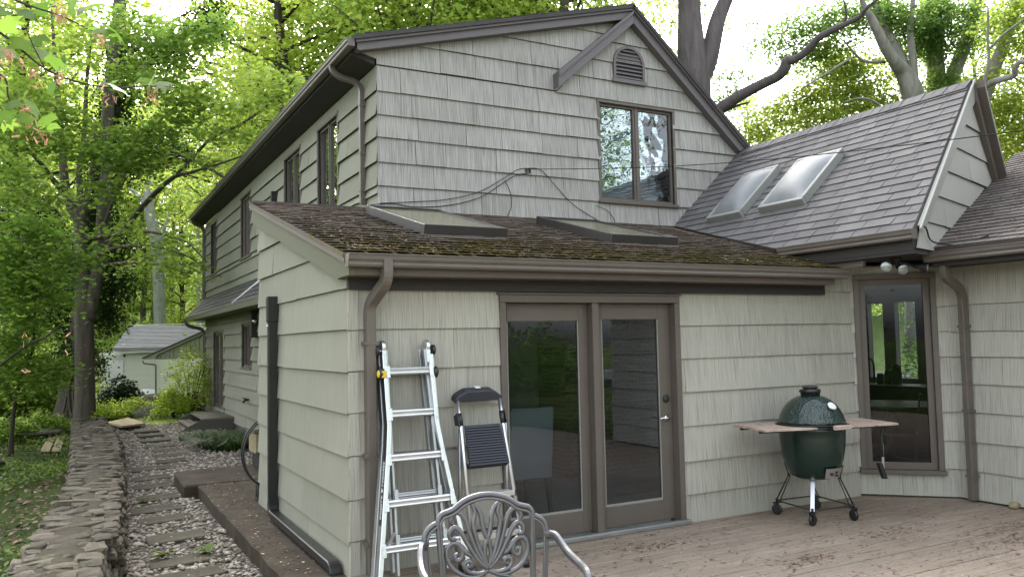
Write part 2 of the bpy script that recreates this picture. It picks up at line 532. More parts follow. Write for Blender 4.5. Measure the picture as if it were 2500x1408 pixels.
class MB:
    def __init__(s):
        s.v, s.f, s.t, s.st, s.sm = [], [], [], [], []

    def addv(s, p, tint=0.5, st=(0, 0)):
        s.v.append((float(p[0]), float(p[1]), float(p[2])))
        s.t.append(tint)
        s.st.append(st)
        return len(s.v) - 1

    def face(s, idx, smooth=False):
        s.f.append(tuple(idx))
        s.sm.append(smooth)

    def poly(s, pts, tint=0.5):
        s.face([s.addv(p, tint) for p in pts])

    def prism(s, lo, hi, tint=0.5, st0=None, st1=None):
        """two matching outlines joined into a solid"""
        n = len(lo)
        st0 = st0 or [(0, 0)] * n
        a = [s.addv(p, tint, q) for p, q in zip(lo, st0)]
        b = [s.addv(p, tint, q) for p, q in zip(hi, st0)]
        s.face(a[::-1])
        s.face(b)
        for i in range(n):
            j = (i + 1) % n
            s.face((a[i], a[j], b[j], b[i]))

    def frame_prism(s, o, u, v, n, poly, d0, d1, tint=0.5):
        o, u, v, n = map(np.array, (o, u, v, n))
        s.prism([o + u * a + v * b + n * d0 for a, b in poly], [o + u * a + v * b + n * d1 for a, b in poly], tint, list(poly))

    def box(s, x0, x1, y0, y1, z0, z1, tint=0.5):
        s.prism([(x0, y0, z0), (x1, y0, z0), (x1, y1, z0), (x0, y1, z0)], [(x0, y0, z1), (x1, y0, z1), (x1, y1, z1), (x0, y1, z1)], tint,
                [(x0, z0), (x1, z0), (x1, z1), (x0, z1)])

    def bar(s, p, q, w, h, up=(0, 0, 1), tint=0.5):
        """rectangular bar from p to q"""
        p, q = np.array(p, float), np.array(q, float)
        d = q - p
        d /= np.linalg.norm(d)
        u = np.cross(d, np.array(up, float))
        if np.linalg.norm(u) < 1e-6:
            u = np.cross(d, (1, 0, 0))
        u /= np.linalg.norm(u)
        w2 = np.cross(u, d)
        c = [(-w / 2, -h / 2), (w / 2, -h / 2), (w / 2, h / 2), (-w / 2, h / 2)]
        s.prism([p + u * a + w2 * b for a, b in c], [q + u * a + w2 * b for a, b in c], tint)

    def tube(s, pts, rad, n=8, cap=True, tint=0.5, prof=None, up=None):
        pts = [np.array(p, float) for p in pts]
        k = len(pts)
        rad = [rad] * k if np.isscalar(rad) else list(rad)
        rings = []
        ref = np.array(up if up is not None else (0.13, 0.27, 1.0), float)
        prev = None
        for i in range(k):
            d = pts[min(i + 1, k - 1)] - pts[max(i - 1, 0)]
            d /= (np.linalg.norm(d) + 1e-12)
            if prev is None:
                u = np.cross(d, ref)
                if np.linalg.norm(u) < 1e-3:
                    u = np.cross(d, (1, 0, 0))
            else:
                u = prev - d * np.dot(prev, d)
            u /= np.linalg.norm(u) + 1e-12
            prev = u
            w = np.cross(d, u)
            ring = []
            if prof is None:
                for j in range(n):
                    a = 2 * math.pi * j / n
                    ring.append(s.addv(pts[i] + (u * math.cos(a) + w * math.sin(a)) * rad[i], tint))
            else:
                for a, b in prof:
                    ring.append(s.addv(pts[i] + u * a * rad[i] + w * b * rad[i], tint))
            rings.append(ring)
        m = len(rings[0])
        sm = prof is None
        for i in range(k - 1):
            for j in range(m):
                j2 = (j + 1) % m
                s.face((rings[i][j], rings[i][j2], rings[i + 1][j2], rings[i + 1][j]), sm)
        if cap:
            s.face(rings[0][::-1])
            s.face(rings[-1])

    def lathe(s, c, prof, n=24, axis=(0, 0, 1), tint=0.5):
        """profile of (radius, height) turned about an axis through c"""
        c = np.array(c, float)
        ax = np.array(axis, float)
        ax /= np.linalg.norm(ax)
        u = np.cross(ax, (0, 1, 0.3))
        u /= np.linalg.norm(u)
        w = np.cross(ax, u)
        rings = []
        for r, h in prof:
            rings.append([s.addv(c + ax * h + (u * math.cos(2 * math.pi * j / n) + w * math.sin(2 * math.pi * j / n)) * max(r, 1e-4), tint) for j in range(n)])
        for i in range(len(rings) - 1):
            for j in range(n):
                j2 = (j + 1) % n
                s.face((rings[i][j], rings[i][j2], rings[i + 1][j2], rings[i + 1][j]), True)
        s.face(rings[0][::-1])
        s.face(rings[-1])

    def rock(s, c, r, seed=0, flat=1.0, sub=2, tint=0.5, rough=0.25):
        bm = bmesh.new()
        bmesh.ops.create_icosphere(bm, subdivisions=sub, radius=1.0)
        rg = random.Random(seed)
        ph = [rg.uniform(0, 6) for _ in range(9)]
        base = len(s.v)
        for v in bm.verts:
            x, y, z = v.co
            k = 1 + rough * (math.sin(2.1 * x + ph[0]) * math.cos(2.3 * y + ph[1]) + 0.6 * math.sin(4.3 * z + ph[2] + 2 * x) + 0.35 * math.sin(8 * y + ph[3] + 5 * z))
            s.addv((c[0] + x * k * r[0], c[1] + y * k * r[1], c[2] + z * k * r[2] * flat), tint)
        for f in bm.faces:
            s.face([base + v.index for v in f.verts], True)
        bm.free()

    def build(s, name, mat, parent=None, loc=None, smooth=None, bevel=0.0, auto=None):
        me = bpy.data.meshes.new(name)
        org = Vector((0, 0, 0))
        if parent is not None:
            org = origin_of(parent)
        elif loc is not None:
            org = Vector(loc)
        V = [(a - org.x, b - org.y, c - org.z) for a, b, c in s.v]
        me.from_pydata(V, [], s.f)
        at_ = me.attributes.new('tint', 'FLOAT', 'POINT')
        at_.data.foreach_set('value', s.t)
        a2 = me.attributes.new('st', 'FLOAT_VECTOR', 'POINT')
        a2.data.foreach_set('vector', [x for p in s.st for x in (p[0], p[1], 0.0)])
        sm = s.sm if smooth is None else [smooth] * len(s.f)
        me.polygons.foreach_set('use_smooth', sm)
        me.materials.append(M[mat] if isinstance(mat, str) else mat)
        bm = bmesh.new()
        bm.from_mesh(me)
        bmesh.ops.recalc_face_normals(bm, faces=bm.faces)
        if bevel:
            bmesh.ops.bevel(bm, geom=[e for e in bm.edges if e.calc_face_angle(0) > 0.5], offset=bevel, segments=1, affect='EDGES', profile=0.6)
        bm.to_mesh(me)
        bm.free()
        me.update()
        o = bpy.data.objects.new(name, me)
        COL.objects.link(o)
        if parent is not None:
            o.parent = parent
        elif loc is not None:
            o.location = loc
        return o


def tag(o, label=None, cat=None, group=None, kind=None):
    if label:
        o['label'] = label
    if cat:
        o['category'] = cat
    if group:
        o['group'] = group
    if kind:
        o['kind'] = kind
    return o


def thing(name, label, cat, loc=(0, 0, 0), group=None):
    o = bpy.data.objects.new(name, None)
    COL.objects.link(o)
    o.location = loc
    o.empty_display_size = 0.1
    return tag(o, label, cat, group)


def clip(poly, cpoly):
    """clip a polygon by a convex counter-clockwise polygon"""
    out = list(poly)
    n = len(cpoly)
    for i in range(n):
        (ax, ay), (bx, by) = cpoly[i], cpoly[(i + 1) % n]
        inp, out = out, []
        if not inp:
            return []

        def side(p):
            return (bx - ax) * (p[1] - ay) - (by - ay) * (p[0] - ax)
        for j in range(len(inp)):
            p, q = inp[j], inp[(j + 1) % len(inp)]
            sp, sq = side(p), side(q)
            if sp >= -1e-9:
                out.append(p)
            if (sp > 1e-9 and sq < -1e-9) or (sp < -1e-9 and sq > 1e-9):
                k = sp / (sp - sq)
                out.append((p[0] + (q[0] - p[0]) * k, p[1] + (q[1] - p[1]) * k))
    return out


def minus(rects, op):
    res = []
    a0, a1, b0, b1 = op
    for (x0, x1, y0, y1) in rects:
        if x1 <= a0 or x0 >= a1 or y1 <= b0 or y0 >= b1:
            res.append((x0, x1, y0, y1))
            continue
        if x0 < a0:
            res.append((x0, a0, y0, y1))
        if x1 > a1:
            res.append((a1, x1, y0, y1))
        m0, m1 = max(x0, a0), min(x1, a1)
        if y0 < b0:
            res.append((m0, m1, y0, b0))
        if y1 > b1:
            res.append((m0, m1, b1, y1))
    return res


def courses(mb, o, u, v, n, poly, edges, openings=(), wmin=0.5, wmax=1.2, t=0.016, gap=0.003, jit=0.003, thin=0.003, seed=1, slab=0.012):
    o, u, v, n = map(np.array, (o, u, v, n))
    rg = random.Random(seed)
    amin = min(p[0] for p in poly)
    amax = max(p[0] for p in poly)
    for b0, b1 in zip(edges[:-1], edges[1:]):
        a = amin - rg.uniform(0, wmin)
        while a < amax:
            w = rg.uniform(wmin, wmax)
            j = rg.uniform(-jit, jit)
            tint = rg.random()
            rects = [(max(a + gap / 2, amin), min(a + w - gap / 2, amax), b0 + j, b1)]
            a += w
            if rects[0][1] - rects[0][0] < 0.01:
                continue
            for op in openings:
                rects = minus(rects, op)
            tt = t * rg.uniform(0.85, 1.12)
            for (x0, x1, y0, y1) in rects:
                if x1 - x0 < 0.004 or y1 - y0 < 0.004:
                    continue
                pg = clip([(x0, y0), (x1, y0), (x1, y1), (x0, y1)], poly)
                if len(pg) < 3:
                    continue
                def dep(b):
                    return thin + (tt - thin) * max(0.0, min(1.0, (b1 - b) / (b1 - b0)))
                lo = [o + u * p + v * q + n * (dep(q) - min(slab, dep(q))) for p, q in pg]
                hi = [o + u * p + v * q + n * dep(q) for p, q in pg]
                mb.prism(lo, hi, tint, [(p + seed * 3.7, q) for p, q in pg])


def leaf_mesh(name, C, Nrm, size, tint, mat, shape, parent=None, loc=(0, 0, 0), seed=0, curl=0.12):
    """many leaf blades as one mesh: C centres, Nrm normals"""
    rng = np.random.default_rng(seed)
    n = len(C)
    K = len(shape)
    sh = np.array(shape, float)
    Nrm = Nrm / (np.linalg.norm(Nrm, axis=1, keepdims=True) + 1e-9)
    r = rng.normal(size=(n, 3))
    U = np.cross(Nrm, r)
    U /= np.linalg.norm(U, axis=1, keepdims=True) + 1e-9
    W = np.cross(Nrm, U)
    s = (size if np.ndim(size) else np.full(n, size))[:, None, None]
    V = C[:, None, :] + s * (U[:, None, :] * sh[None, :, 0:1] + W[:, None, :] * sh[None, :, 1:2] - Nrm[:, None, :] * curl * (sh[None, :, 0:1] ** 2 + sh[None, :, 1:2] ** 2) * 2)
    V = V - np.array(origin_of(parent) if parent is not None else loc)[None, None, :]
    me = bpy.data.meshes.new(name)
    me.vertices.add(n * K)
    me.vertices.foreach_set('co', V.astype(np.float32).ravel())
    me.loops.add(n * K)
    me.loops.foreach_set('vertex_index', np.arange(n * K, dtype=np.int32))
    me.polygons.add(n)
    me.polygons.foreach_set('loop_start', np.arange(0, n * K, K, dtype=np.int32))
    me.polygons.foreach_set('loop_total', np.full(n, K, dtype=np.int32))
    me.update(calc_edges=True)
    a = me.attributes.new('tint', 'FLOAT', 'POINT')
    a.data.foreach_set('value', np.repeat(np.clip(tint, 0, 1), K).astype(np.float32))
    me.materials.append(M[mat])
    o = bpy.data.objects.new(name, me)
    COL.objects.link(o)
    if parent is not None:
        o.parent = parent
    else:
        o.location = loc
    return o


RHOMB = [(-0.5, 0), (0.05, -0.33), (0.5, 0), (0.05, 0.33)]
MAPLE = [(-0.5, 0.0), (-0.28, -0.22), (-0.10, -0.48), (0.06, -0.20), (0.32, -0.36), (0.26, -0.12), (0.55, 0.0), (0.26, 0.12), (0.32, 0.36), (0.06, 0.20), (-0.10, 0.48), (-0.28, 0.22)]
OVAL = [(-0.5, 0), (-0.2, -0.24), (0.15, -0.24), (0.5, 0), (0.15, 0.24), (-0.2, 0.24)]
BLADE = [(-0.5, -0.05), (0.5, -0.05), (0.5, 0.05), (-0.5, 0.05)]

# ------------------------------------------------------------------ the house
S2 = math.sqrt(0.5)
house = thing('house', 'two-storey house clad in grey-green shingles with brown trim and low roofs', 'house', (1.4, 3.4, 0))
ZR = lambda y: 2.44 + 0.262 * y                 # shed roof top
WR = lambda x: 4.60 - 0.91 * (7.33 - x)         # wing roof, near slope
LX = 1.414                                       # left wall of the two-storey block


def wall(name, mat, o, u, n, poly, edges, openings=(), seed=1, wmin=0.6, wmax=1.3, thick=0.14, t=0.026, back=True, ujit=0, gap=0.0025):
    mb = MB()
    courses(mb, o, u, (0, 0, 1), n, poly, edges, openings, wmin, wmax, t, gap, seed=seed)
    mb.build(name, mat, house)
    if back:
        bk = MB()
        a0, a1 = min(p[0] for p in poly), max(p[0] for p in poly)
        b0, b1 = min(p[1] for p in poly), max(p[1] for p in poly)
        rects = [(a0 + .03, a1 - .03, b0, b1)]
        for op in openings:
            rects = minus(rects, op)
        for (x0, x1, y0, y1) in rects:
            pg = clip([(x0, y0), (x1, y0), (x1, y1), (x0, y1)], poly)
            if len(pg) >= 3:
                bk.frame_prism(o, u, (0, 0, 1), n, pg, -thick, -0.001)
        bk.build('wall', 'backing', house)


# --- extension, front wall (faces the deck)
FE = [-0.06, 0.254, 0.557, 0.882, 1.20, 1.511, 1.822, 2.16]
DOOR = (1.30, 3.135, -0.2, 2.075)
wall('siding', 'siding_front', (0, 0, 0), (1, 0, 0), (0, -1, 0), [(-0.012, -0.06), (5.54, -0.06), (5.54, 2.42), (-0.012, 2.42)], FE + [2.42], [DOOR], seed=3, wmin=0.9, wmax=1.8)
# narrow corner boards
mb = MB()
for i, (b0, b1) in enumerate(zip(FE[:-1], FE[1:])):
    mb.frame_prism((0, 0, 0), (1, 0, 0), (0, 0, 1), (0, -1, 0), [(-0.022, b0 - .004), (0.062 + 0.004 * (i % 2), b0 - .004), (0.060, b1 - .012), (-0.012, b1 - .012)], 0.012, 0.026 - 0.004 * (i % 2), 0.8)
mb.build('corner_board', 'siding_front', house)
# --- extension, left wall
LE = [-0.09, 0.225, 0.55, 0.865, 1.19, 1.503, 1.822, 2.135, 2.45, 2.76, 3.08]
wall('siding', 'siding_left', (0, 0, 0), (0, 1, 0), (-1, 0, 0), [(-0.016, -0.09), (3.36, -0.09), (3.36, ZR(3.36) - .1), (-0.016, ZR(0) - .13)], LE, seed=5, wmin=1.1, wmax=2.2, t=0.026)
# back wall of the extension, from the left corner to the tall block
mb = MB()
mb.box(0.02, LX, 3.30, 3.37, -0.1, ZR(3.3) - .06)
mb.build('wall', 'siding_left', house)
# --- tall block: gable front
GZ = [3.34, 3.631, 3.921, 4.225, 4.508, 4.801, 5.115]
GP = [(LX - .012, 3.20), (5.85, 3.20), (7.36, 4.60), (5.22, 6.42), (LX - .012, 5.33)]
GW = (4.68, 5.985, 3.66, 5.05)
wall('siding', 'siding_gable', (0, 3.4, 0), (1, 0, 0), (0, -1, 0), [(LX - .012, 3.05), (5.69, 3.05), (7.03, 4.29), (7.36, 4.60), (6.76, 5.115), (LX - .012, 5.115)], [3.05] + GZ, [GW], seed=7, wmin=0.35, wmax=0.95, t=0.030, gap=0.006)
# upper left field and the small triangle under the old gable rake
wall('siding', 'siding_gable', (0, 3.4, 0), (1, 0, 0), (0, -1, 0), [(LX - .012, 5.115), (3.97, 5.115), (5.22, 6.30), (5.15, 6.41), (LX - .012, 5.42)], [5.128, 5.435, 5.757, 6.06, 6.42], (), seed=8, wmin=0.35, wmax=0.95, gap=0.006)
mb = MB()
mb.frame_prism((0, 3.4, 0), (1, 0, 0), (0, 0, 1), (0, -1, 0), [(LX - .29, 5.275), (LX - .014, 5.195), (LX - .014, 5.41), (LX - .29, 5.34)], -0.02, 0.012)
mb.build('siding', 'siding_gable', house)
wall('siding', 'siding_gable', (0, 3.393, 0), (1, 0, 0), (0, -1, 0), [(3.97, 5.10), (6.76, 5.10), (5.22, 6.42)], [5.10, 5.386, 5.66, 5.952, 6.42], [(4.96, 5.45, 5.41, 5.70)], seed=9, wmin=0.35, wmax=0.9, back=False, gap=0.006)
# --- tall block: left wall, upper storey and lower storey
UW = [(5.06, 6.09, 3.62, 4.93), (7.20, 8.30, 3.62, 4.93), (11.42, 12.50, 3.62, 4.93), (15.95, 16.92, 3.62, 4.93)]
wall('siding', 'siding_left', (LX, 0, 0), (0, 1, 0), (-1, 0, 0), [(3.384, 3.02), (18.05, 3.02), (18.05, 5.13), (3.384, 5.13)], [2.95, 3.23, 3.53, 3.631, 3.921, 4.225, 4.508, 4.801, 5.13], UW, seed=11, wmin=0.9, wmax=2.0, t=0.036)
LW = [(14.80, 16.42, 0.14, 2.07), (11.35, 12.40, 1.27, 2.17)]
wall('siding', 'siding_left', (LX, 0, 0), (0, 1, 0), (-1, 0, 0), [(3.384, 0.0), (17.95, 0.0), (17.95, 2.52), (3.384, 2.52)], [-0.03, 0.253, 0.551, 0.834, 1.145, 1.418, 1.699, 1.991, 2.27, 2.55], LW, seed=12, wmin=0.9, wmax=2.0, t=0.046)
mb = MB()
mb.box(LX + 0.01, LX + 0.2, 3.4, 17.93, -0.9, -0.004)
mb.box(1.5, 9.0, 17.9, 18.0, -0.9, 5.0)
mb.build('foundation', 'concrete_dark', house)
# --- diagonal wall with the tall window, then the wall coming towards the camera
DW = (0.085, 0.775, 0.262, 2.285)
wall('siding', 'siding_front', (5.54, 0, 0), (S2, -S2, 0), (-S2, -S2, 0), [(-0.004, 0.02), (0.965, 0.02), (0.965, 2.42), (-0.004, 2.42)], [0.02, 0.306, 0.592, 0.887, 1.175, 1.457, 1.715, 1.98, 2.42], [DW], seed=15, wmin=0.4, wmax=0.9, thick=0.08)
wall('siding', 'siding_front', (6.222, -0.682, 0), (0, -1, 0), (-1, 0, 0), [(-0.006, 0.02), (4.6, 0.02), (4.6, 2.45), (-0.006, 2.45)], [0.02, 0.30, 0.595, 0.89, 1.178, 1.457, 1.71, 1.98, 2.45], (), seed=16, wmin=0.4, wmax=1.0)
mb = MB()
mb.box(6.26, 6.40, -5.2, -0.7, -0.3, 0.016)
mb.frame_prism((5.54, 0, 0), (S2, -S2, 0), (0, 0, 1), (-S2, -S2, 0), [(0.0, -0.3), (0.96, -0.3), (0.96, 0.018), (0.0, 0.018)], -0.10, -0.03)
mb.build('foundation', 'concrete_dark', house)


# --- roofs
def roof(name, mat, o, u, v, poly, exposure, seed, tab=(0.25, 0.42), t=0.012, thick=0.05, jit=0.006, top=None):
    u = np.array(u, float) / np.linalg.norm(u)
    v = np.array(v, float) / np.linalg.norm(v)
    n = np.cross(u, v)
    if n[2] < 0:
        n = -n
    b0, b1 = min(p[1] for p in poly), max(p[1] for p in poly)
    k = int(math.ceil((b1 - b0) / exposure))
    edges = [b0 + i * exposure for i in range(k + 1)]
    mb = MB()
    courses(mb, o, u, v, n, poly, edges, (), tab[0], tab[1], t, 0.009, jit, 0.002, seed, 0.007)
    mb.frame_prism(o, u, v, n, poly, -thick, -0.0005, 0.1)
    return mb.build(name, mat, house)


k = math.sqrt(1 + .262 ** 2)
SHE = [(-0.11, -0.20 * k), (5.26, -0.20 * k), (5.33, 0.35 * k), (5.31, 0.9 * k), (5.93, 3.38 * k), (LX, 3.38 * k), (LX, 3.44 * k), (-0.11, 3.44 * k)]
SHE = [(-0.11, -0.22 * k), (5.30, -0.22 * k), (5.40, 0.75 * k), (5.93, 3.385 * k), (-0.11, 3.385 * k)]
roof('roof', 'roof_shed', (0, 0, 2.44), (1, 0, 0), (0, 1, .262), [(a, b) for a, b in SHE], 0.150, 21, (0.10, 0.26), 0.026, 0.035, 0.020)
# upper edge of the shed roof beside the tall block
mb = MB()
mb.bar((-0.11, 3.40, ZR(3.39) + .004), (LX - .03, 3.40, ZR(3.39) + .004), 0.10, 0.025)
mb.build('ridge_cap', 'roof_dark', house)
# wing roof
kw = math.sqrt(1 + .91 ** 2)
def wl_(x, y):
    return (y, (x - 5.24) * kw)
WP = [(-1.0, 0.0), (3.395, 0.0), (3.395, (7.33 - 5.24) * kw), (-0.345, (7.33 - 5.24) * kw)]
WP = [wl_(5.225, -1.005), wl_(5.225, 0.70), wl_(5.95, 3.385), wl_(7.33, 3.385), wl_(7.33, -0.34)]
# right-handed order for clipping
def ccw(p):
    a = sum(p[i][0] * p[(i + 1) % len(p)][1] - p[(i + 1) % len(p)][0] * p[i][1] for i in range(len(p)))
    return p if a > 0 else p[::-1]
roof('roof', 'roof_wing', (5.24, 0, WR(5.24)), (0, 1, 0), (1, 0, .91), ccw(WP), 0.147, 23, (0.26, 0.36), 0.014, 0.05, 0.007)
roof('roof', 'roof_wing', (9.4, 0, 4.60 - .91 * (9.4 - 7.33)), (0, 1, 0), (-1, 0, .91), ccw([(0.28, 0), (3.39, 0), (3.39, 2.07 * kw), (-0.345, 2.07 * kw)]), 0.147, 24, (0.26, 0.36), 0.014, 0.05, 0.004)
mb = MB()
rg = random.Random(4)
y = -0.36
while y < 3.36:
    for sx in (-1, 1):
        z = 4.617 + rg.uniform(-.003, .003)
        mb.prism([(7.33, y, z), (7.33, y + .16, z - .004), (7.33 + sx * .13, y + .16, z - .12), (7.33 + sx * .13, y, z - .116)],
                 [(7.33, y, z + .014), (7.33, y + .16, z + .006), (7.33 + sx * .14, y + .16, z - .112), (7.33 + sx * .14, y, z - .106)], rg.random())
    y += .145
mb.build('ridge_cap', 'roof_wing', house)
# right roof, lower pitch, comes towards the camera
kr = math.sqrt(1 + .435 ** 2)
RP = [((-0.83), 0.0), (-0.155, (7.9 - 5.765) * kr), (0.06, (8.6 - 5.765) * kr), (0.3, (9.2 - 5.765) * kr), (-5.5, (9.2 - 5.765) * kr), (-5.5, 0.0)]
roof('roof', 'roof_right', (5.74, 0, 2.543), (0, 1, 0), (1, 0, .435), ccw([(-0.85, 0.0), (0.28, 3.46 * kr), (-5.5, 3.46 * kr), (-5.5, 0.0)]), 0.118, 25, (0.2, 0.34), 0.013, 0.05, 0.006)
roof('roof', 'roof_right', (12.6, 0, 4.05 - .435 * 3.4), (0, 1, 0), (-1, 0, .435), ccw([(0.28, 0.0), (0.28, 3.4 * kr), (-5.5, 3.4 * kr), (-5.5, 0.0)]), 0.14, 26, (0.2, 0.34), 0.013, 0.05, 0.005)
# main roof: low left slope, steep right slope
km = math.sqrt(1 + .27 ** 2)
roof('roof', 'roof_dark', (1.07, 0, 6.50 - .27 * (5.22 - 1.07)), (0, 1, 0), (1, 0, .27), ccw([(3.20, 0), (18.3, 0), (18.3, 4.15 * km), (3.20, 4.15 * km)]), 0.15, 27, (0.28, 0.4), 0.014, 0.05, 0.012)
kk = math.sqrt(1 + .868 ** 2)
roof('roof', 'roof_dark', (9.3, 0, 6.50 - .868 * (9.3 - 5.22)), (0, 1, 0), (-1, 0, .868), ccw([(3.41, 0), (18.3, 0), (18.3, 4.08 * kk), (3.20, 4.08 * kk), (3.20, 1.93 * kk), (3.41, 1.93 * kk)]), 0.15, 28, (0.28, 0.4), 0.014, 0.05, 0.01)
# pent roof between the storeys
kp = math.sqrt(.52 ** 2 + .56 ** 2)
roof('roof', 'roof_dark', (0.89, 0, 2.515), (0, 1, 0), (.52, 0, .56), ccw([(3.42, 0), (18.1, 0), (18.1, kp), (3.42, kp)]), 0.14, 29, (0.28, 0.4), 0.013, 0.03, 0.005)

# --- trim of the extension
mb = MB()
mb.frame_prism((-0.075, 0, 0), (0, 1, 0), (0, 0, 1), (1, 0, 0), [(-0.245, ZR(-.245) - .04), (3.42, ZR(3.42) - .04), (3.42, ZR(3.42) - .235), (0.06, ZR(0.06) - .25), (-0.02, 2.215), (-0.245, 2.215)], 0, 0.05)
mb.build('rake_board', 'trim_green', house)
mb = MB()
mb.frame_prism((-0.085, 0, 0), (0, 1, 0), (0, 0, 1), (1, 0, 0), [(-0.235, ZR(-.235) - .038), (3.42, ZR(3.42) - .038), (3.42, ZR(3.42) - .070), (-.235, ZR(-.235) - .072)], -0.022, 0.01)
mb.build('rake_trim', 'trim', house)
mb = MB()
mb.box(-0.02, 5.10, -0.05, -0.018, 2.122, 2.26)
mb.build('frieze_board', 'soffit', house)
mb = MB()
mb.box(-0.024, 5.02, -0.245, -0.055, 2.215, 2.345)
mb.build('fascia', 'trim', house, bevel=0.004)
mb = MB()
mb.box(-0.10, 5.22, -0.240, -0.226, 2.325, 2.366)  # black strip stands in for the dark gap above the gutter
mb.build('gap_strip', 'black_metal', house)
GPROF = [(0, 0), (0.075, 0), (0.085, 0.015), (0.082, 0.035), (0.098, 0.055), (0.102, 0.085), (0.110, 0.088), (0.110, 0.096), (0.094, 0.096), (0.090, 0.060), (0.076, 0.040), (0.076, 0.012), (0.006, 0.012), (0.006, 0.096), (0, 0.096)]


def gutter(o, u, n, a0, a1, name='gutter'):
    """hollow K-style gutter: runs a0..a1 along u, opens upwards, leans out along n"""
    mb = MB()
    o, u, n = map(lambda x: np.array(x, float), (o, u, n))
    z = np.array((0, 0, 1.0))
    mb.prism([o + u * a0 + n * a + z * b for a, b in GPROF], [o + u * a1 + n * a + z * b for a, b in GPROF])
    for a in (a0, a1):
        q = u * 0.002 * (1 if a == a0 else -1)
        cap = [(0, 0), (0.075, 0), (0.085, 0.015), (0.082, 0.035), (0.098, 0.055), (0.102, 0.085), (0.109, 0.096), (0, 0.096)]
        mb.prism([o + u * a + q + n * x + z * b for x, b in cap], [o + u * a + q * 2 + n * x + z * b for x, b in cap])
    return mb.build(name, 'gutter', house)


gutter((0, -0.247, 2.272), (1, 0, 0), (0, -1, 0), -0.105, 5.13)
SQ = [(-1, -0.75), (1, -0.75), (1, 0.75), (-1, 0.75)]


def spout(pts, w=0.042, mat='gutter', up=(1, 0, 0), name='downspout', elbows=()):
    mb = MB()
    mb.tube(pts, w, cap=True, prof=SQ, up=up)
    d = mb.build(name, mat, house, bevel=0.004)
    p, q = np.array(pts[-2]), np.array(pts[-1])
    for f in (.12, .55, .88):
        c = p + (q - p) * f
        e = MB()
        e.box(c[0] - w * 1.12, c[0] + w * 1.12, c[1] - w * 1.12, c[1] + w * 1.12, c[2] - .012, c[2] + .012)
        e.build('strap', mat, d)
    if elbows:
        e = MB()
        for p in elbows:
            p = np.array(p)
            e.box(p[0] - w * 1.12, p[0] + w * 1.12, p[1] - w * .9, p[1] + w * .9, p[2] - .02, p[2] + .02)
        e.build('elbow_band', mat, d)
    return d


def arc(p0, p1, p2, n=6):
    p0, p1, p2 = map(lambda x: np.array(x, float), (p0, p1, p2))
    return [p0 * (1 - t) ** 2 + p1 * 2 * t * (1 - t) + p2 * t * t for t in np.linspace(0, 1, n)]


spout([(0.195, -0.30, 2.34)] + arc((0.195, -0.30, 2.235), (0.195, -0.30, 2.17), (0.18, -0.24, 2.13)) + arc((0.155, -0.135, 2.055), (0.138, -0.078, 2.015), (0.135, -0.075, 1.95)) + [(0.135, -0.075, 0.0)], 0.047)
# --- trim of the tall block
mb = MB()
zl = lambda x: 6.47 - .27 * (5.22 - x)
mb.frame_prism((0, 3.26, 0), (1, 0, 0), (0, 0, 1), (0, -1, 0), [(1.12, zl(1.12) - .02), (1.12, zl(1.12) - .13), (1.15, zl(1.15) - .15), (5.12, zl(5.12) - .16), (5.26, zl(5.22) - .02)], -0.13, 0.0)
mb.build('rake_board', 'trim_grey', house)
mb = MB()
mb.frame_prism((0, 3.225, 0), (1, 0, 0), (0, 0, 1), (0, -1, 0), [(1.10, zl(1.10) - .01), (1.10, zl(1.10) - .055), (5.22, zl(5.22) - .055), (5.22, zl(5.22) - .005)], -0.035, 0.0)
mb.build('rake_trim', 'trim_grey', house)
zr = lambda x: 6.47 - .868 * (x - 5.22)
mb = MB()
mb.frame_prism((0, 3.262, 0), (1, 0, 0), (0, 0, 1), (0, -1, 0), [(5.225, zr(5.225) - .02), (5.225, zr(5.225) - .21), (7.20, zr(7.20) - .20), (7.33, zr(7.33) - .02)], -0.13, 0.0)
mb.frame_prism((0, 3.222, 0), (1, 0, 0), (0, 0, 1), (0, -1, 0), [(5.23, zr(5.23) - .005), (5.23, zr(5.23) - .065), (7.31, zr(7.31) - .065), (7.35, zr(7.35) - .01)], -0.038, 0.0)
mb.build('rake_board', 'trim_grey', house)
mb = MB()
zf = lambda x: 6.44 - .868 * (5.22 - x)
mb.frame_prism((0, 3.24, 0), (1, 0, 0), (0, 0, 1), (0, -1, 0), [(5.215, zf(5.215) - .03), (3.93, zf(3.93) + .02), (3.93, zf(3.93) - .19), (5.215, zf(5.215) - .21)], -0.15, 0.0)
mb.frame_prism((0, 3.215, 0), (1, 0, 0), (0, 0, 1), (0, -1, 0), [(5.215, zf(5.215) - .028), (3.93, zf(3.93) + .025), (3.93, zf(3.93) - .045), (5.215, zf(5.215) - .075)], -0.022, 0.0)
mb.build('old_rake_board', 'trim_grey', house)
# left eave: soffit, fascia and gutter
mb = MB()
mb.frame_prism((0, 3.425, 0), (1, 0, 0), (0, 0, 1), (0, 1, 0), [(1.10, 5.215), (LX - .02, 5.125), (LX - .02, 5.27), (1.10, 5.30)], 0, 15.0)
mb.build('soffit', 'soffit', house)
gutter((1.085, 0, 5.255), (0, 1, 0), (-1, 0, 0), 3.24, 18.3)
spout([(1.035, 4.05, 5.27)] + arc((1.035, 4.05, 5.23), (1.05, 4.03, 5.14), (1.16, 3.98, 5.09)) + arc((1.25, 3.93, 5.06), (1.355, 3.86, 5.01), (1.36, 3.85, 4.90)) + [(1.36, 3.85, 3.46)], 0.035, up=(0, 1, 0))
spout([(1.035, 17.9, 5.27)] + arc((1.035, 17.9, 5.22), (1.05, 17.95, 5.12), (1.2, 17.97, 5.08)) + arc((1.28, 17.98, 5.06), (1.35, 17.99, 5.0), (1.36, 17.99, 4.9)) + [(1.36, 17.99, 3.02)], 0.042, up=(0, 1, 0))
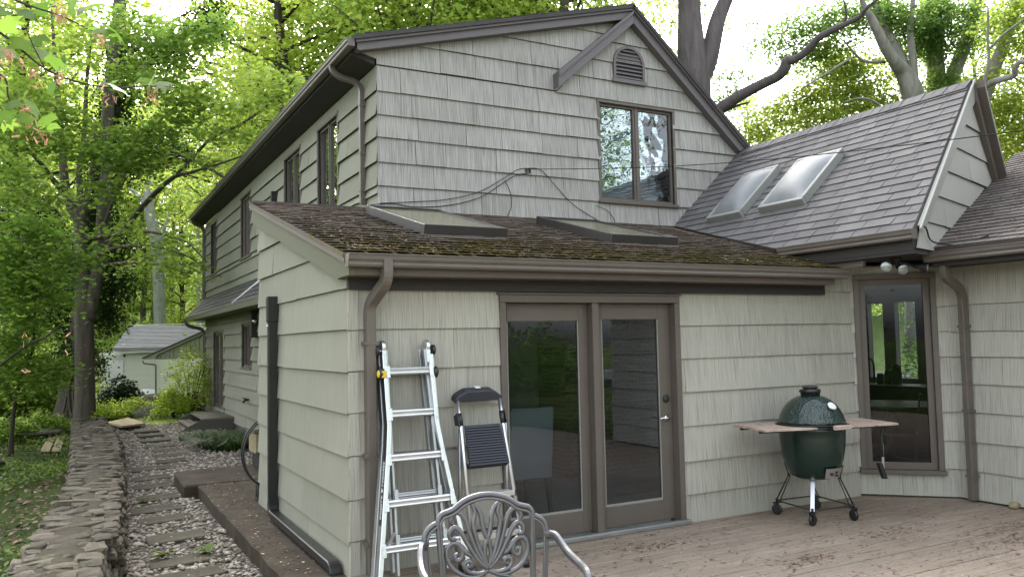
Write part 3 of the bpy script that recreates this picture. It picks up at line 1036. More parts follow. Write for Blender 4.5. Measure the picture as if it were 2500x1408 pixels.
# pent roof eave
mb = MB()
mb.box(0.865, 0.895, 3.42, 18.1, 2.41, 2.512)
mb.build('fascia', 'trim_green', house)
mb = MB()
mb.box(0.895, LX - .02, 3.42, 18.08, 2.44, 2.47)
mb.build('soffit', 'trim_green', house)
spout([(0.86, 17.75, 2.47)] + arc((0.86, 17.75, 2.40), (0.88, 17.78, 2.30), (1.05, 17.82, 2.26)) + arc((1.22, 17.86, 2.23), (1.35, 17.88, 2.18), (1.36, 17.88, 2.05)) + [(1.36, 17.88, -.1)], 0.042, up=(0, 1, 0))
# white strap lying on the pent roof
mb = MB()
mb.tube([(0.92, 10.75, 2.56), (1.10, 10.35, 2.755), (1.22, 10.0, 2.89), (1.40, 9.2, 3.09)], 0.02, 6)
mb.build('roof_strap', 'white', house)
# --- wing: skewed gable end, box eave, gutter
G0 = np.array((5.275, -0.989, 0.0))
GU = np.array((math.cos(.309), math.sin(.309), 0.0))
GN = np.array((GU[1], -GU[0], 0.0))
gp = ccw([(0.0, 2.52), (0.50, 2.52), (2.82, 3.53), (2.17, 4.50), (2.13, 4.50), (0.10, 2.66)])
wall('siding', 'siding_end', tuple(G0), tuple(GU), tuple(GN), gp, [2.52, 2.80, 3.10, 3.41, 3.72, 4.04, 4.5], (), seed=31, wmin=1.0, wmax=1.9, thick=0.1)
mb = MB()
mb.frame_prism(G0, GU, (0, 0, 1), GN, [(0.03, 2.735), (2.14, 4.565), (2.14, 4.36), (0.20, 2.735)], 0.018, 0.05)
mb.build('rake_board', 'trim_pale', house)
mb = MB()
mb.frame_prism(G0, GU, (0, 0, 1), GN, [(2.14, 4.57), (2.90, 3.58), (2.80, 3.51), (2.14, 4.36)], 0.016, 0.075)
mb.frame_prism(G0, GU, (0, 0, 1), GN, [(2.145, 4.60), (2.95, 3.555), (2.90, 3.53), (2.145, 4.51)], 0.076, 0.16)
mb.build('rake_board', 'trim', house)
mb = MB()
mb.frame_prism(G0, GU, (0, 0, 1), GN, [(-0.02, 2.705), (2.13, 4.62), (2.13, 4.585), (-0.01, 2.67)], 0.05, 0.07)
mb.build('rake_trim', 'trim_pale', house)
gutter((5.262, 0, 2.60), (0, 1, 0), (-1, 0, 0), -1.03, 0.66)
mb = MB()
mb.box(5.262, 5.30, -0.97, 0.9, 2.50, 2.66)
mb.build('fascia', 'soffit', house)
mb = MB()
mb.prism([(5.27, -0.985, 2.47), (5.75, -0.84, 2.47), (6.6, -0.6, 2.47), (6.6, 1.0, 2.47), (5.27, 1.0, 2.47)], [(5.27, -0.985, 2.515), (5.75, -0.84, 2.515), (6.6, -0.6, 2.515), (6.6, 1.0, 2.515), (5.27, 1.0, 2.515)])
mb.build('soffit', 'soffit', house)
# siding triangle between the shed roof and the wing eave
mb = MB()
mb.box(5.33, 5.37, -0.35, 0.85, 2.40, 2.62)
mb.build('wall', 'trim', house)
# right eave
gutter((5.735, 0, 2.405), (0, 1, 0), (-1, 0, 0), -5.4, -0.80)
mb = MB()
mb.box(5.737, 5.77, -5.4, -0.84, 2.36, 2.52)
mb.box(5.77, 6.22, -5.4, -0.70, 2.375, 2.40)
mb.build('soffit', 'soffit', house)
spout([(5.79, -0.93, 2.42)] + arc((5.79, -0.93, 2.33), (5.80, -0.92, 2.25), (5.93, -0.90, 2.21)) + arc((6.04, -0.885, 2.17), (6.14, -0.87, 2.13), (6.15, -0.865, 2.0)) + [(6.15, -0.865, 0.02)], 0.041, up=(0, 1, 0))


# --- windows
def window(o, u, n, a0, a1, b0, b1, casing=0.05, mull=(), sill=True, glass='glass', fr='trim', depth=0.05, inner=0.035, proud=0.028, sash=True, dark=True, hood=False):
    """casing frame, sash bars, panes and a dark room behind; a along u, b up"""
    o, u, n = map(lambda x: np.array(x, float), (o, u, n))
    Z = (0, 0, 1)
    mb = MB()
    c = casing
    mb.frame_prism(o, u, Z, n, [(a0 - c, b0), (a0, b0), (a0, b1), (a0 - c, b1)], -0.12, proud)
    mb.frame_prism(o, u, Z, n, [(a1, b0), (a1 + c, b0), (a1 + c, b1), (a1, b1)], -0.12, proud)
    mb.frame_prism(o, u, Z, n, [(a0 - c, b1 + .001), (a1 + c, b1 + .001), (a1 + c, b1 + c), (a0 - c, b1 + c)], -0.12, proud + .004)
    f = mb.build('window', fr, house, bevel=0.003)
    if sill:
        s_ = MB()
        s_.frame_prism(o, u, Z, n, [(a0 - c - .012, b0 - .045), (a1 + c + .012, b0 - .045), (a1 + c + .012, b0 - .001), (a0 - c - .012, b0 - .001)], -0.10, proud + .025)
        s_.build('sill', fr, f, bevel=0.003)
    edges = [a0] + list(mull) + [a1]
    b = MB()
    for m in mull:
        b.frame_prism(o, u, Z, n, [(m - .018, b0), (m + .018, b0), (m + .018, b1), (m - .018, b1)], -0.09, -0.004)
    for e0, e1 in zip(edges[:-1], edges[1:]):
        l = e0 + (0.018 if e0 in mull else 0.001)
        r = e1 - (0.018 if e1 in mull else 0.001)
        w = inner
        b.frame_prism(o, u, Z, n, [(l, b0 + .001), (l + w, b0 + .001), (l + w, b1 - .001), (l, b1 - .001)], -0.08, -0.018)
        b.frame_prism(o, u, Z, n, [(r - w, b0 + .001), (r, b0 + .001), (r, b1 - .001), (r - w, b1 - .001)], -0.08, -0.018)
        b.frame_prism(o, u, Z, n, [(l + w, b0 + .001), (r - w, b0 + .001), (r - w, b0 + w + .01), (l + w, b0 + w + .01)], -0.08, -0.018)
        b.frame_prism(o, u, Z, n, [(l + w, b1 - w), (r - w, b1 - w), (r - w, b1 - .001), (l + w, b1 - .001)], -0.08, -0.018)
        g = MB()
        g.frame_prism(o, u, Z, n, [(l + w - .004, b0 + w), (r - w + .004, b0 + w), (r - w + .004, b1 - w + .004), (l + w - .004, b1 - w + .004)], -0.046, -0.042)
        g.build('pane', glass, f)
    b.build('sash', fr, f)
    return f


def room(o, u, n, a0, a1, b0, b1, dep, col='interior'):
    """plain dark room behind an opening"""
    o, u, n = map(lambda x: np.array(x, float), (o, u, n))
    mb = MB()
    Z = (0, 0, 1)
    mb.frame_prism(o, u, Z, n, [(a0, b0), (a1, b0), (a1, b1), (a0, b1)], -dep - .02, -dep)
    mb.frame_prism(o, u, Z, n, [(a0 - .02, b0), (a0, b0), (a0, b1), (a0 - .02, b1)], -dep, -.14)
    mb.frame_prism(o, u, Z, n, [(a1, b0), (a1 + .02, b0), (a1 + .02, b1), (a1, b1)], -dep, -.14)
    mb.frame_prism(o, u, Z, n, [(a0, b0 - .02), (a1, b0 - .02), (a1, b0), (a0, b0)], -dep, -.14)
    mb.frame_prism(o, u, Z, n, [(a0, b1), (a1, b1), (a1, b1 + .02), (a0, b1 + .02)], -dep, -.14)
    return mb.build('interior_wall', col, house)


gw = window((0, 3.4, 0), (1, 0, 0), (0, -1, 0), GW[0], GW[1], GW[2], GW[3], 0.04, [5.335], glass='glass_up', fr='trim')
room((0, 3.4, 0), (1, 0, 0), (0, -1, 0), 4.3, 6.3, 3.4, 5.3, 1.6)
mb = MB()
z = 3.70
while z < 5.03:
    mb.prism([(4.69, 3.47, z), (5.975, 3.47, z), (5.975, 3.495, z + .020), (4.69, 3.495, z + .020)], [(4.69, 3.471, z + .002), (5.975, 3.471, z + .002), (5.975, 3.496, z + .022), (4.69, 3.496, z + .022)])
    z += .0265
mb.build('blind', 'blind', gw)
for i, (a0, a1, b0, b1) in enumerate(UW):
    window((LX, 0, 0), (0, 1, 0), (-1, 0, 0), a0, a1, b0, b1, 0.05, [(a0 + a1) / 2], glass='glass_side', sill=True)
room((LX, 0, 0), (0, 1, 0), (-1, 0, 0), 4.6, 17.4, 3.3, 5.05, 1.2)
window((LX, 0, 0), (0, 1, 0), (-1, 0, 0), 11.35, 12.40, 1.27, 2.17, 0.05, [11.875], glass='glass_side')
ld = window((LX, 0, 0), (0, 1, 0), (-1, 0, 0), 14.80, 16.42, 0.19, 2.07, 0.06, [15.6], glass='glass_side', sill=False, inner=0.07)
ld.name = 'side_door'
mb = MB()
mb.box(LX - .05, LX + .05, 14.76, 16.46, 0.13, 0.188)
mb.build('threshold', 'trim_pale', ld)
room((LX, 0, 0), (0, 1, 0), (-1, 0, 0), 11.0, 17.0, 0.0, 2.35, 1.4)
window((5.54, 0, 0), (S2, -S2, 0), (-S2, -S2, 0), DW[0], DW[1], DW[2] + .02, DW[3], 0.055, (), glass='glass', inner=0.062, proud=0.034)

# arched vent under the peak
vx, vz, vr = 5.205, 5.43, 0.235
out, inn = [], []
for i in range(17):
    a = math.pi * i / 16
    out.append((vx + (vr + .04) * math.cos(a), vz + .22 + (vr + .04) * math.sin(a)))
    inn.append((vx + vr * math.cos(a), vz + .22 + vr * math.sin(a)))
O2 = [(vx + vr + .04, vz - .03)] + out + [(vx - vr - .04, vz - .03)]
I2 = [(vx + vr, vz)] + inn + [(vx - vr, vz)]
mb = MB()
for i in range(len(O2) - 1):
    quad = [O2[i], O2[i + 1], I2[i + 1], I2[i]]
    mb.frame_prism((0, 3.4, 0), (1, 0, 0), (0, 0, 1), (0, -1, 0), quad, 0.0, 0.055)
mb.frame_prism((0, 3.4, 0), (1, 0, 0), (0, 0, 1), (0, -1, 0), [(vx - vr - .06, vz - .055), (vx + vr + .06, vz - .055), (vx + vr + .06, vz - .001), (vx - vr - .06, vz - .001)], 0.0, 0.06)
vent = mb.build('gable_vent', 'trim_grey', house)
mb = MB()
mb.frame_prism((0, 3.4, 0), (1, 0, 0), (0, 0, 1), (0, -1, 0), I2, 0.0195, 0.022)  # black sheet stands in for the shaded recess behind the louvres
mb.build('vent_shade_panel', 'black_metal', vent)
mb = MB()
for i in range(8):
    z = vz + .012 + i * .056
    hw = vr if z < vz + .22 else math.sqrt(max(0.0, vr ** 2 - (z + .02 - vz - .22) ** 2))
    if hw < .04:
        continue
    mb.prism([(vx - hw, 3.348, z), (vx + hw, 3.348, z), (vx + hw, 3.376, z + .034), (vx - hw, 3.376, z + .034)], [(vx - hw, 3.350, z + .008), (vx + hw, 3.350, z + .008), (vx + hw, 3.377, z + .041), (vx - hw, 3.377, z + .041)])
mb.build('louvre', 'trim_grey', vent)

# --- flat skylights on the shed roof
nsh = np.array((0, -.262, 1.0)) / k
vsh = np.array((0, 1, .262)) / k


def flat_skylight(x0, x1, y0, y1, name='skylight'):
    o = np.array((0, 0, 2.44))
    P = lambda pts: [(a, b * k) for a, b in pts]
    mb = MB()
    fr = .05
    U = (1, 0, 0)
    mb.frame_prism(o, U, vsh, nsh, P([(x0, y0), (x1, y0), (x1, y0 + fr), (x0, y0 + fr)]), 0.0, 0.115)
    mb.frame_prism(o, U, vsh, nsh, P([(x0, y1 - fr), (x1, y1 - fr), (x1, y1), (x0, y1)]), 0.0, 0.118)
    mb.frame_prism(o, U, vsh, nsh, P([(x0, y0 + fr), (x0 + fr, y0 + fr), (x0 + fr, y1 - fr), (x0, y1 - fr)]), 0.0, 0.112)
    mb.frame_prism(o, U, vsh, nsh, P([(x1 - fr, y0 + fr), (x1, y0 + fr), (x1, y1 - fr), (x1 - fr, y1 - fr)]), 0.0, 0.112)
    s_ = mb.build(name, 'gutter_dark', house, bevel=0.004)
    g = MB()
    g.frame_prism(o, U, vsh, nsh, P([(x0 + fr, y0 + fr), (x1 - fr, y0 + fr), (x1 - fr, y1 - fr), (x0 + fr, y1 - fr)]), 0.085, 0.098)
    g.build('glazing', 'algae_glass', s_)
    c = MB()
    c.frame_prism(o, U, vsh, nsh, P([(x0 + .03, y0 - .05), (x1 - .03, y0 - .05), (x1 - .03, y0 - .002), (x0 + .03, y0 - .002)]), 0.0, 0.02)
    c.build('flashing', 'trim_grey', s_)
    return s_


M['gutter_dark'] = plain('dark_bronze_frame', (0.026, 0.023, 0.021), 0.45, var=0.3)


def algae():
    t = NT('algae_covered_glazing')
    o = t.obj()
    n = t.noise(o, 3.0, 5, 0.7)
    f = t.noise(o, 40, 4, 0.75)
    c = t.ramp(n, [(0.3, (0.115, 0.108, 0.055)), (0.6, (0.18, 0.172, 0.10)), (0.8, (0.26, 0.26, 0.20))])
    c = t.mix(t.ramp(f, [(0.52, (0, 0, 0)), (0.62, (1, 1, 1))]), c, (0.12, 0.11, 0.045))
    l = t.noise(o, 1.3, 4, 0.6)
    c = t.mix(t.ramp(l, [(0.4, (0, 0, 0)), (0.65, (0.7, 0.7, 0.7))]), c, (0.11, 0.105, 0.06))
    t.set(color=c, rough=0.16, spec=0.8)
    return t.m


M['algae_glass'] = algae()
flat_skylight(1.0, 1.87, 0.95, 2.62)
flat_skylight(3.10, 3.98, 0.95, 2.52)


# --- domed skylights on the wing roof
def dome_mat():
    t = NT('acrylic_dome')
    t.set(color=(0.62, 0.66, 0.66), rough=0.12, spec=0.12)
    t.b.inputs['Transmission Weight'].default_value = 0.12
    n = t.noise(t.obj(), 5, 4, 0.6)
    t.put(t.b, 'Roughness', t.math('ADD', t.math('MULTIPLY', n, 0.25), 0.45))
    t.put(t.b, 'Base Color', t.mix(n, (0.12, 0.128, 0.128), (0.22, 0.235, 0.24)))
    return t.m


M['dome'] = dome_mat()
M['dome_frame'] = plain('weathered_skylight_frame', (0.25, 0.25, 0.235), 0.6, var=0.2)
nw = np.array((-.91, 0, 1.0)) / kw
vw = np.array((1, 0, .91)) / kw


def dome_skylight(y0, y1, x0, x1):
    o = np.array((5.24, 0, WR(5.24)))
    U = (0, 1, 0)
    c = lambda x: (x - 5.24) * kw
    b0, b1 = c(x0), c(x1)
    mb = MB()
    f = .055
    mb.frame_prism(o, U, vw, nw, [(y0, b0), (y1, b0), (y1, b0 + f), (y0, b0 + f)], 0.0, 0.105)
    mb.frame_prism(o, U, vw, nw, [(y0, b1 - f), (y1, b1 - f), (y1, b1), (y0, b1)], 0.0, 0.105)
    mb.frame_prism(o, U, vw, nw, [(y0, b0 + f), (y0 + f, b0 + f), (y0 + f, b1 - f), (y0, b1 - f)], 0.0, 0.105)
    mb.frame_prism(o, U, vw, nw, [(y1 - f, b0 + f), (y1, b0 + f), (y1, b1 - f), (y1 - f, b1 - f)], 0.0, 0.105)
    s_ = mb.build('skylight', 'dome_frame', house, bevel=0.006)
    d = MB()
    N_ = 14
    grid = []
    for i in range(N_ + 1):
        row = []
        for j in range(N_ + 1):
            a, b = i / N_, j / N_
            h = 0.10 + 0.10 * ((1 - abs(2 * a - 1) ** 2.6) * (1 - abs(2 * b - 1) ** 2.6)) ** 0.8
            p = o + np.array(U) * (y0 + f + (y1 - y0 - 2 * f) * a) + vw * (b0 + f + (b1 - b0 - 2 * f) * b) + nw * h
            row.append(d.addv(p))
        grid.append(row)
    for i in range(N_):
        for j in range(N_):
            d.face((grid[i][j], grid[i + 1][j], grid[i + 1][j + 1], grid[i][j + 1]), True)
    d.build('dome', 'dome', s_)
    l = MB()
    l.frame_prism(o, U, vw, nw, [(y0 + f, b0 + f), (y1 - f, b0 + f), (y1 - f, b1 - f), (y0 + f, b1 - f)], 0.0, 0.02)
    l.build('shaft', 'interior', s_)
    fl = MB()
    fl.frame_prism(o, U, vw, nw, [(y0 - .06, b0 - .09), (y1 + .05, b0 - .09), (y1 + .05, b0 - .002), (y0 - .06, b0 - .002)], 0.0, 0.018)
    fl.build('apron', 'roof_wing', s_)
    return s_


dome_skylight(1.86, 2.50, 5.84, 6.60)
dome_skylight(0.82, 1.54, 5.84, 6.60)

# --- flood lights under the wing soffit
fl = MB()
fc = np.array((5.50, -0.60, 2.47))
fl.lathe(fc, [(0.055, 0.0), (0.058, -0.02), (0.03, -0.035), (0.03, -0.05)], 16)
flood = fl.build('flood_light', 'black_metal', house)
vdir = -np.array((ROT[2][0], ROT[2][1], 0))
rdir = np.array((ROT[0][0], ROT[0][1], 0))
for off, dr in ((-0.16, vdir * 1.0 - rdir * .3 + np.array((0, 0, -.15))), (0.005, vdir * 1.0 + np.array((0, 0, -.35))), (0.20, rdir * 1.0 + vdir * .55 + np.array((0, 0, -.2)))):
    dr = dr / np.linalg.norm(dr)
    st_ = fc + np.array((0, 0, -.045))
    cc = fc + rdir * off * .75 + np.array((0, 0, -.085)) + dr * .03
    h = MB()
    h.tube([st_, (st_ + cc) / 2 + np.array((0, 0, .01)), cc], 0.014, 8)
    h.lathe(cc, [(0.022, 0.0), (0.026, 0.05), (0.034, 0.075), (0.056, 0.115), (0.058, 0.125)], 18, dr)
    lh = h.build('lamp_head', 'black_metal', flood)
    ln = MB()
    ln.lathe(cc, [(0.056, 0.1255), (0.050, 0.132), (0.030, 0.139), (0.001, 0.141)], 18, dr)
    o_ = ln.build('lamp_lens', 'lens', house)
    o_.location = Vector(o_.location)
    ln_parent = lh
    o_.parent = flood
    o_.data.transform(Matrix.Translation(origin_of(house) - origin_of(flood)))

# flood light under the pent roof on the left wall, black box with one bulb
mb = MB()
mb.box(LX - .16, LX - .02, 10.62, 10.80, 1.88, 2.42)
lb = mb.build('flood_light', 'black_metal', house, bevel=0.01)
mb = MB()
mb.rock((LX - .13, 10.45, 2.20), (.05, .07, .05), 3, 1.0, 2, 0.5, 0.0)
mb.build('bulb', 'chrome', lb)

# --- drain pipe on the left wall of the extension, black, with vent pipe above
mb = MB()
pts = [(-0.065, 2.405, 2.16), (-0.065, 2.405, 0.13)] 
mb.tube(pts, 0.046, prof=SQ, up=(0, 1, 0))
mb.tube([(-0.065, 2.405, 2.21), (-0.065, 2.405, 1.95)], 0.056, prof=SQ, up=(0, 1, 0))
mb.tube([(-0.065, 2.405, 0.16)] + arc((-0.065, 2.405, 0.13), (-0.065, 2.40, 0.05), (-0.07, 2.31, 0.05)) + [(-0.085, 0.30, 0.045)] + arc((-0.085, 0.22, 0.045), (-0.085, 0.14, 0.045), (-0.085, 0.14, -0.03)), 0.048, prof=SQ, up=(0, 1, 0))
dp = mb.build('drain_pipe', 'black_plastic', house, bevel=0.008)
mb = MB()
mb.box(-0.122, -0.112, 2.385, 2.425, 1.905, 1.925)
mb.build('pipe_label', 'white', dp)
mb = MB()
mb.tube([(LX - .06, 8.95, 3.35), (LX - .06, 8.95, 4.45)], 0.05, prof=SQ, up=(0, 1, 0))
mb.tube([(LX - .06, 8.95, 4.33), (LX - .06, 8.95, 4.50)], 0.062, prof=SQ, up=(0, 1, 0))
mb.build('vent_pipe', 'black_plastic', house, bevel=0.006)
# hose bib on the left wall
mb = MB()
mb.tube([(LX - .01, 11.55, 0.62), (LX - .12, 11.55, 0.60), (LX - .15, 11.55, 0.55)], 0.022, 8)
mb.tube([(LX - .12, 11.35, 0.64), (LX - .12, 11.75, 0.64)], 0.018, 8)
mb.build('hose_tap', 'black_metal', house)

# --- sliding door
mb = MB()
Zu = (0, 0, 1)
FO, FU, FN = (0, 0, 0), (1, 0, 0), (0, -1, 0)
mb.frame_prism(FO, FU, Zu, FN, [(1.270, -.01), (1.325, -.01), (1.325, 2.03), (1.270, 2.03)], -.14, .035)
mb.frame_prism(FO, FU, Zu, FN, [(3.105, -.01), (3.165, -.01), (3.165, 2.03), (3.105, 2.03)], -.14, .035)
mb.frame_prism(FO, FU, Zu, FN, [(1.270, 2.031), (3.165, 2.031), (3.165, 2.095), (1.270, 2.095)], -.14, .038)
mb.frame_prism(FO, FU, Zu, FN, [(1.25, 2.096), (3.185, 2.096), (3.185, 2.112), (1.25, 2.112)], -.02, .045)
mb.frame_prism(FO, FU, Zu, FN, [(2.185, 0.03), (2.250, 0.03), (2.250, 2.03), (2.185, 2.03)], -.14, .032)
sdoor = mb.build('sliding_door', 'trim', house, bevel=0.004)


def door_panel(x0, x1, gx0, gx1, gz0, gz1, d):
    mb = MB()
    F = lambda p, a, b: mb.frame_prism(FO, FU, Zu, FN, p, a, b)
    z0, z1 = 0.045, 2.028
    F([(x0, z0), (gx0, z0), (gx0, z1), (x0, z1)], d - .045, d)
    F([(gx1, z0), (x1, z0), (x1, z1), (gx1, z1)], d - .045, d)
    F([(gx0, z0), (gx1, z0), (gx1, gz0), (gx0, gz0)], d - .045, d)
    F([(gx0, gz1), (gx1, gz1), (gx1, z1), (gx0, z1)], d - .045, d)
    p = mb.build('door_panel', 'trim', sdoor, bevel=0.003)
    g = MB()
    g.frame_prism(FO, FU, Zu, FN, [(gx0 - .004, gz0 - .004), (gx1 + .004, gz0 - .004), (gx1 + .004, gz1 + .004), (gx0 - .004, gz1 + .004)], d - .024, d - .020)
    g.build('pane', 'glass_door', sdoor)
    b = MB()
    w = .012
    for q in ([(gx0, gz0), (gx0 + w, gz0), (gx0 + w, gz1), (gx0, gz1)], [(gx1 - w, gz0), (gx1, gz0), (gx1, gz1), (gx1 - w, gz1)], [(gx0 + w, gz0), (gx1 - w, gz0), (gx1 - w, gz0 + w * 1.6), (gx0 + w, gz0 + w * 1.6)]):
        b.frame_prism(FO, FU, Zu, FN, q, d - .019, d - .008)
    b.build('glazing_bead', 'trim_pale', sdoor)
    return p


door_panel(1.327, 2.183, 1.375, 2.095, 0.225, 1.875, -.055)
dp2 = door_panel(2.252, 3.103, 2.335, 2.975, 0.225, 1.885, -.055)
mb = MB()
mb.lathe((3.035, 0.055, 1.145), [(0.036, 0), (0.038, .006), (0.030, .018), (0.012, .022)], 20, (0, -1, 0))
mb.build('deadbolt', 'black_metal', sdoor)
mb = MB()
mb.lathe((3.035, 0.055, 0.965), [(0.030, 0), (0.028, .008), (0.012, .012), (0.011, .05)], 16, (0, -1, 0))
mb.tube([(3.04, 0.005, 0.965), (3.00, 0.0, 0.968), (2.955, 0.002, 0.975), (2.925, 0.006, 0.968)], [.010, .010, .009, .007], 8)
mb.build('handle', 'chrome', sdoor)
mb = MB()
mb.box(1.25, 3.19, -0.075, 0.0, 0.006, 0.030)
mb.box(1.25, 3.19, -0.055, -0.045, 0.0301, 0.042)
mb.box(1.25, 3.19, -0.028, -0.018, 0.0301, 0.042)
mb.build('threshold', 'alu_dull', sdoor)

# --- rooms behind the glass
mb = MB()
mb.box(0.05, 5.45, 0.12, 3.25, 0.0, 0.05)
mb.build('interior_floor', 'carpet', house) if False else None
M['carpet'] = plain('pale_carpet', (0.50, 0.49, 0.46), 0.95, var=0.3, scale=3)
mb.build('interior_floor', 'carpet', house)
mb = MB()
mb.box(0.05, 5.45, 3.18, 3.28, 0.05, 2.35)
mb.box(0.03, 0.10, 0.16, 3.2, 0.05, 2.30)
mb.box(5.36, 5.44, 0.16, 3.2, 0.05, 2.40)
mb.prism([(0.05, .15, 2.30), (5.44, .15, 2.30), (5.44, 3.2, 2.36), (0.05, 3.2, 2.36)], [(0.05, .15, 2.33), (5.44, .15, 2.33), (5.44, 3.2, 2.40), (0.05, 3.2, 2.40)])
mb.build('interior_wall', 'interior', house)
mb = MB()
mb.box(1.33, 3.10, 0.16, 0.26, 0.0501, 0.058)
mb.build('interior_sill', 'oak', house)


def brick():
    t = NT('interior_brick')
    b = t.add('ShaderNodeTexBrick')
    b.inputs['Color1'].default_value = (0.16, 0.062, 0.042, 1)
    b.inputs['Color2'].default_value = (0.10, 0.045, 0.035, 1)
    b.inputs['Mortar'].default_value = (0.17, 0.15, 0.13, 1)
    b.inputs['Scale'].default_value = 4.6
    t.put(b, 'Vector', t.mapv(t.obj(), (1, 1, 1), rot=(math.pi / 2, 0, 0)))
    t.set(color=b.outputs[0], rough=0.9)
    return t.m


M['brick'] = brick()
mb = MB()
mb.box(3.45, 5.3, 2.5, 3.15, 0.05, 2.3)
mb.build('brick_chimney_breast', 'brick', house)

ch = thing('dining_chair', 'dining chair with blue-grey cover and dark legs behind the left door pane', 'chair', (1.98, 0.95, 0.05))
mb = MB()
mb.prism([(1.72, .78, .40), (2.22, .78, .40), (2.22, .84, .40), (1.72, .84, .40)], [(1.74, .68, 1.08), (2.20, .68, 1.08), (2.20, .74, 1.08), (1.74, .74, 1.08)])
mb.build('backrest', 'blue_cloth', ch, bevel=0.015)
mb = MB()
mb.box(1.72, 2.22, .86, 1.28, .42, .52)
mb.build('seat', 'blue_cloth', ch, bevel=0.02)
for px_, py_ in ((1.75, .82), (2.19, .82), (1.75, 1.24), (2.19, 1.24)):
    mb = MB()
    mb.tube([(px_, py_, .42), (px_ + (.0), py_ - (.05 if py_ < 1 else 0), .052)], [.026, .017], prof=SQ, up=(0, 1, 0))
    mb.build('leg', 'dark_wood', ch)
# kitchen behind the tall window
mb = MB()
mb.prism([(5.62, -.02, .02), (6.27, -.62, .02), (9.3, -.62, .02), (9.3, 3.9, .02), (5.62, 3.9, .02)], [(5.62, -.02, .05), (6.27, -.62, .05), (9.3, -.62, .05), (9.3, 3.9, .05), (5.62, 3.9, .05)])
mb.build('interior_floor', 'dark_wood', house)
mb = MB()
mb.prism([(5.62, -.02, 2.40), (6.27, -.62, 2.40), (9.3, -.62, 2.40), (9.3, 3.9, 2.40), (5.62, 3.9, 2.40)], [(5.62, -.02, 2.44), (6.27, -.62, 2.44), (9.3, -.62, 2.44), (9.3, 3.9, 2.44), (5.62, 3.9, 2.44)])
mb.box(6.27, 9.3, -.66, -.62, .05, 2.40)
mb.box(5.58, 5.62, 0.0, 3.9, .05, 2.40)
mb.box(5.62, 9.3, 3.9, 3.95, .05, 2.40)
def ax(px, py):
    d = ray(px, py)
    return CAM + d * ((9.3 - CAM[0]) / d[0])
w1, w2 = (ax(2117, 742), ax(2160, 870)), (ax(2182, 738), ax(2240, 880))
ops = []
for a, b in (w1, w2):
    ops.append((min(a[1], b[1]), max(a[1], b[1]), 1.02, max(a[2], b[2])))
rects = [(-.62, 3.95, .05, 2.44)]
for op in ops:
    rects = minus(rects, op)
for (y0, y1, z0, z1) in rects:
    mb.box(9.3, 9.38, y0, y1, z0, z1)
mb.build('interior_wall', 'kitchen_wall', house) if 'kitchen_wall' in M else mb.build('interior_wall', 'interior', house)
# outside face of that far wall, with its siding under the eave
mb = MB()
for (y0, y1, z0, z1) in rects:
    mb.box(9.39, 9.40, y0, y1, z0, z1)
mb.build('siding', 'siding_end', house)
cn = thing('kitchen_counter', 'dark kitchen counter under the far window, seen through the tall window', 'counter', (9.0, 2.0, .05))
mb = MB()
mb.box(8.72, 9.28, -.4, 3.8, .06, .90)
mb.build('cabinet', 'dark_wood', cn)
mb = MB()
mb.box(8.68, 9.29, -.42, 3.82, .905, .945)
mb.build('worktop', 'black_metal', cn)
p0 = ax(2152, 885)
fy = p0[1]
mb = MB()
mb.tube([(9.12, fy, .95), (9.12, fy, 1.20)] + arc((9.12, fy, 1.20), (9.12, fy + .01, 1.36), (9.02, fy + .10, 1.33)) + [(8.98, fy + .14, 1.22)], .016, 8)
tag(mb.build('faucet', 'black_metal', None, (9.12, fy, .95)), 'black gooseneck tap on the counter seen through the tall window', 'tap')
for i, (px_, h, r, nm, lb) in enumerate(((2185, .16, .05, 'canister', 'dark canister on the counter beside the tap, seen through the tall window'), (2205, .22, .055, 'jar', 'tall dark jar with a lid on the counter, seen through the tall window'), (2225, .30, .07, 'coffee_maker', 'dark coffee maker at the right end of the counter seen through the tall window'))):
    p = ax(px_, 890)
    mb = MB()
    mb.lathe((8.95, p[1], .947), [(r, 0), (r * 1.08, h * .5), (r * .9, h * .85), (r * .95, h * .86), (r * .7, h)], 14)
    tag(mb.build(nm, 'black_plastic', None, (8.95, p[1], .947)), lb, nm.replace('_', ' '))
dt = thing('kitchen_table', 'dark table with a pale cloth edge inside the tall window', 'table', (7.6, 1.15, .05))
mb = MB()
mb.lathe((7.6, 1.15, .76), [(0.62, 0), (0.63, .015), (0.62, .03)], 28)
mb.build('tabletop', 'dark_wood', dt)
mb = MB()
mb.lathe((7.6, 1.15, .05), [(0.26, 0), (0.24, .03), (0.06, .08), (0.05, .35), (0.08, .5), (0.05, .709)], 16)
mb.build('pedestal', 'dark_wood', dt)
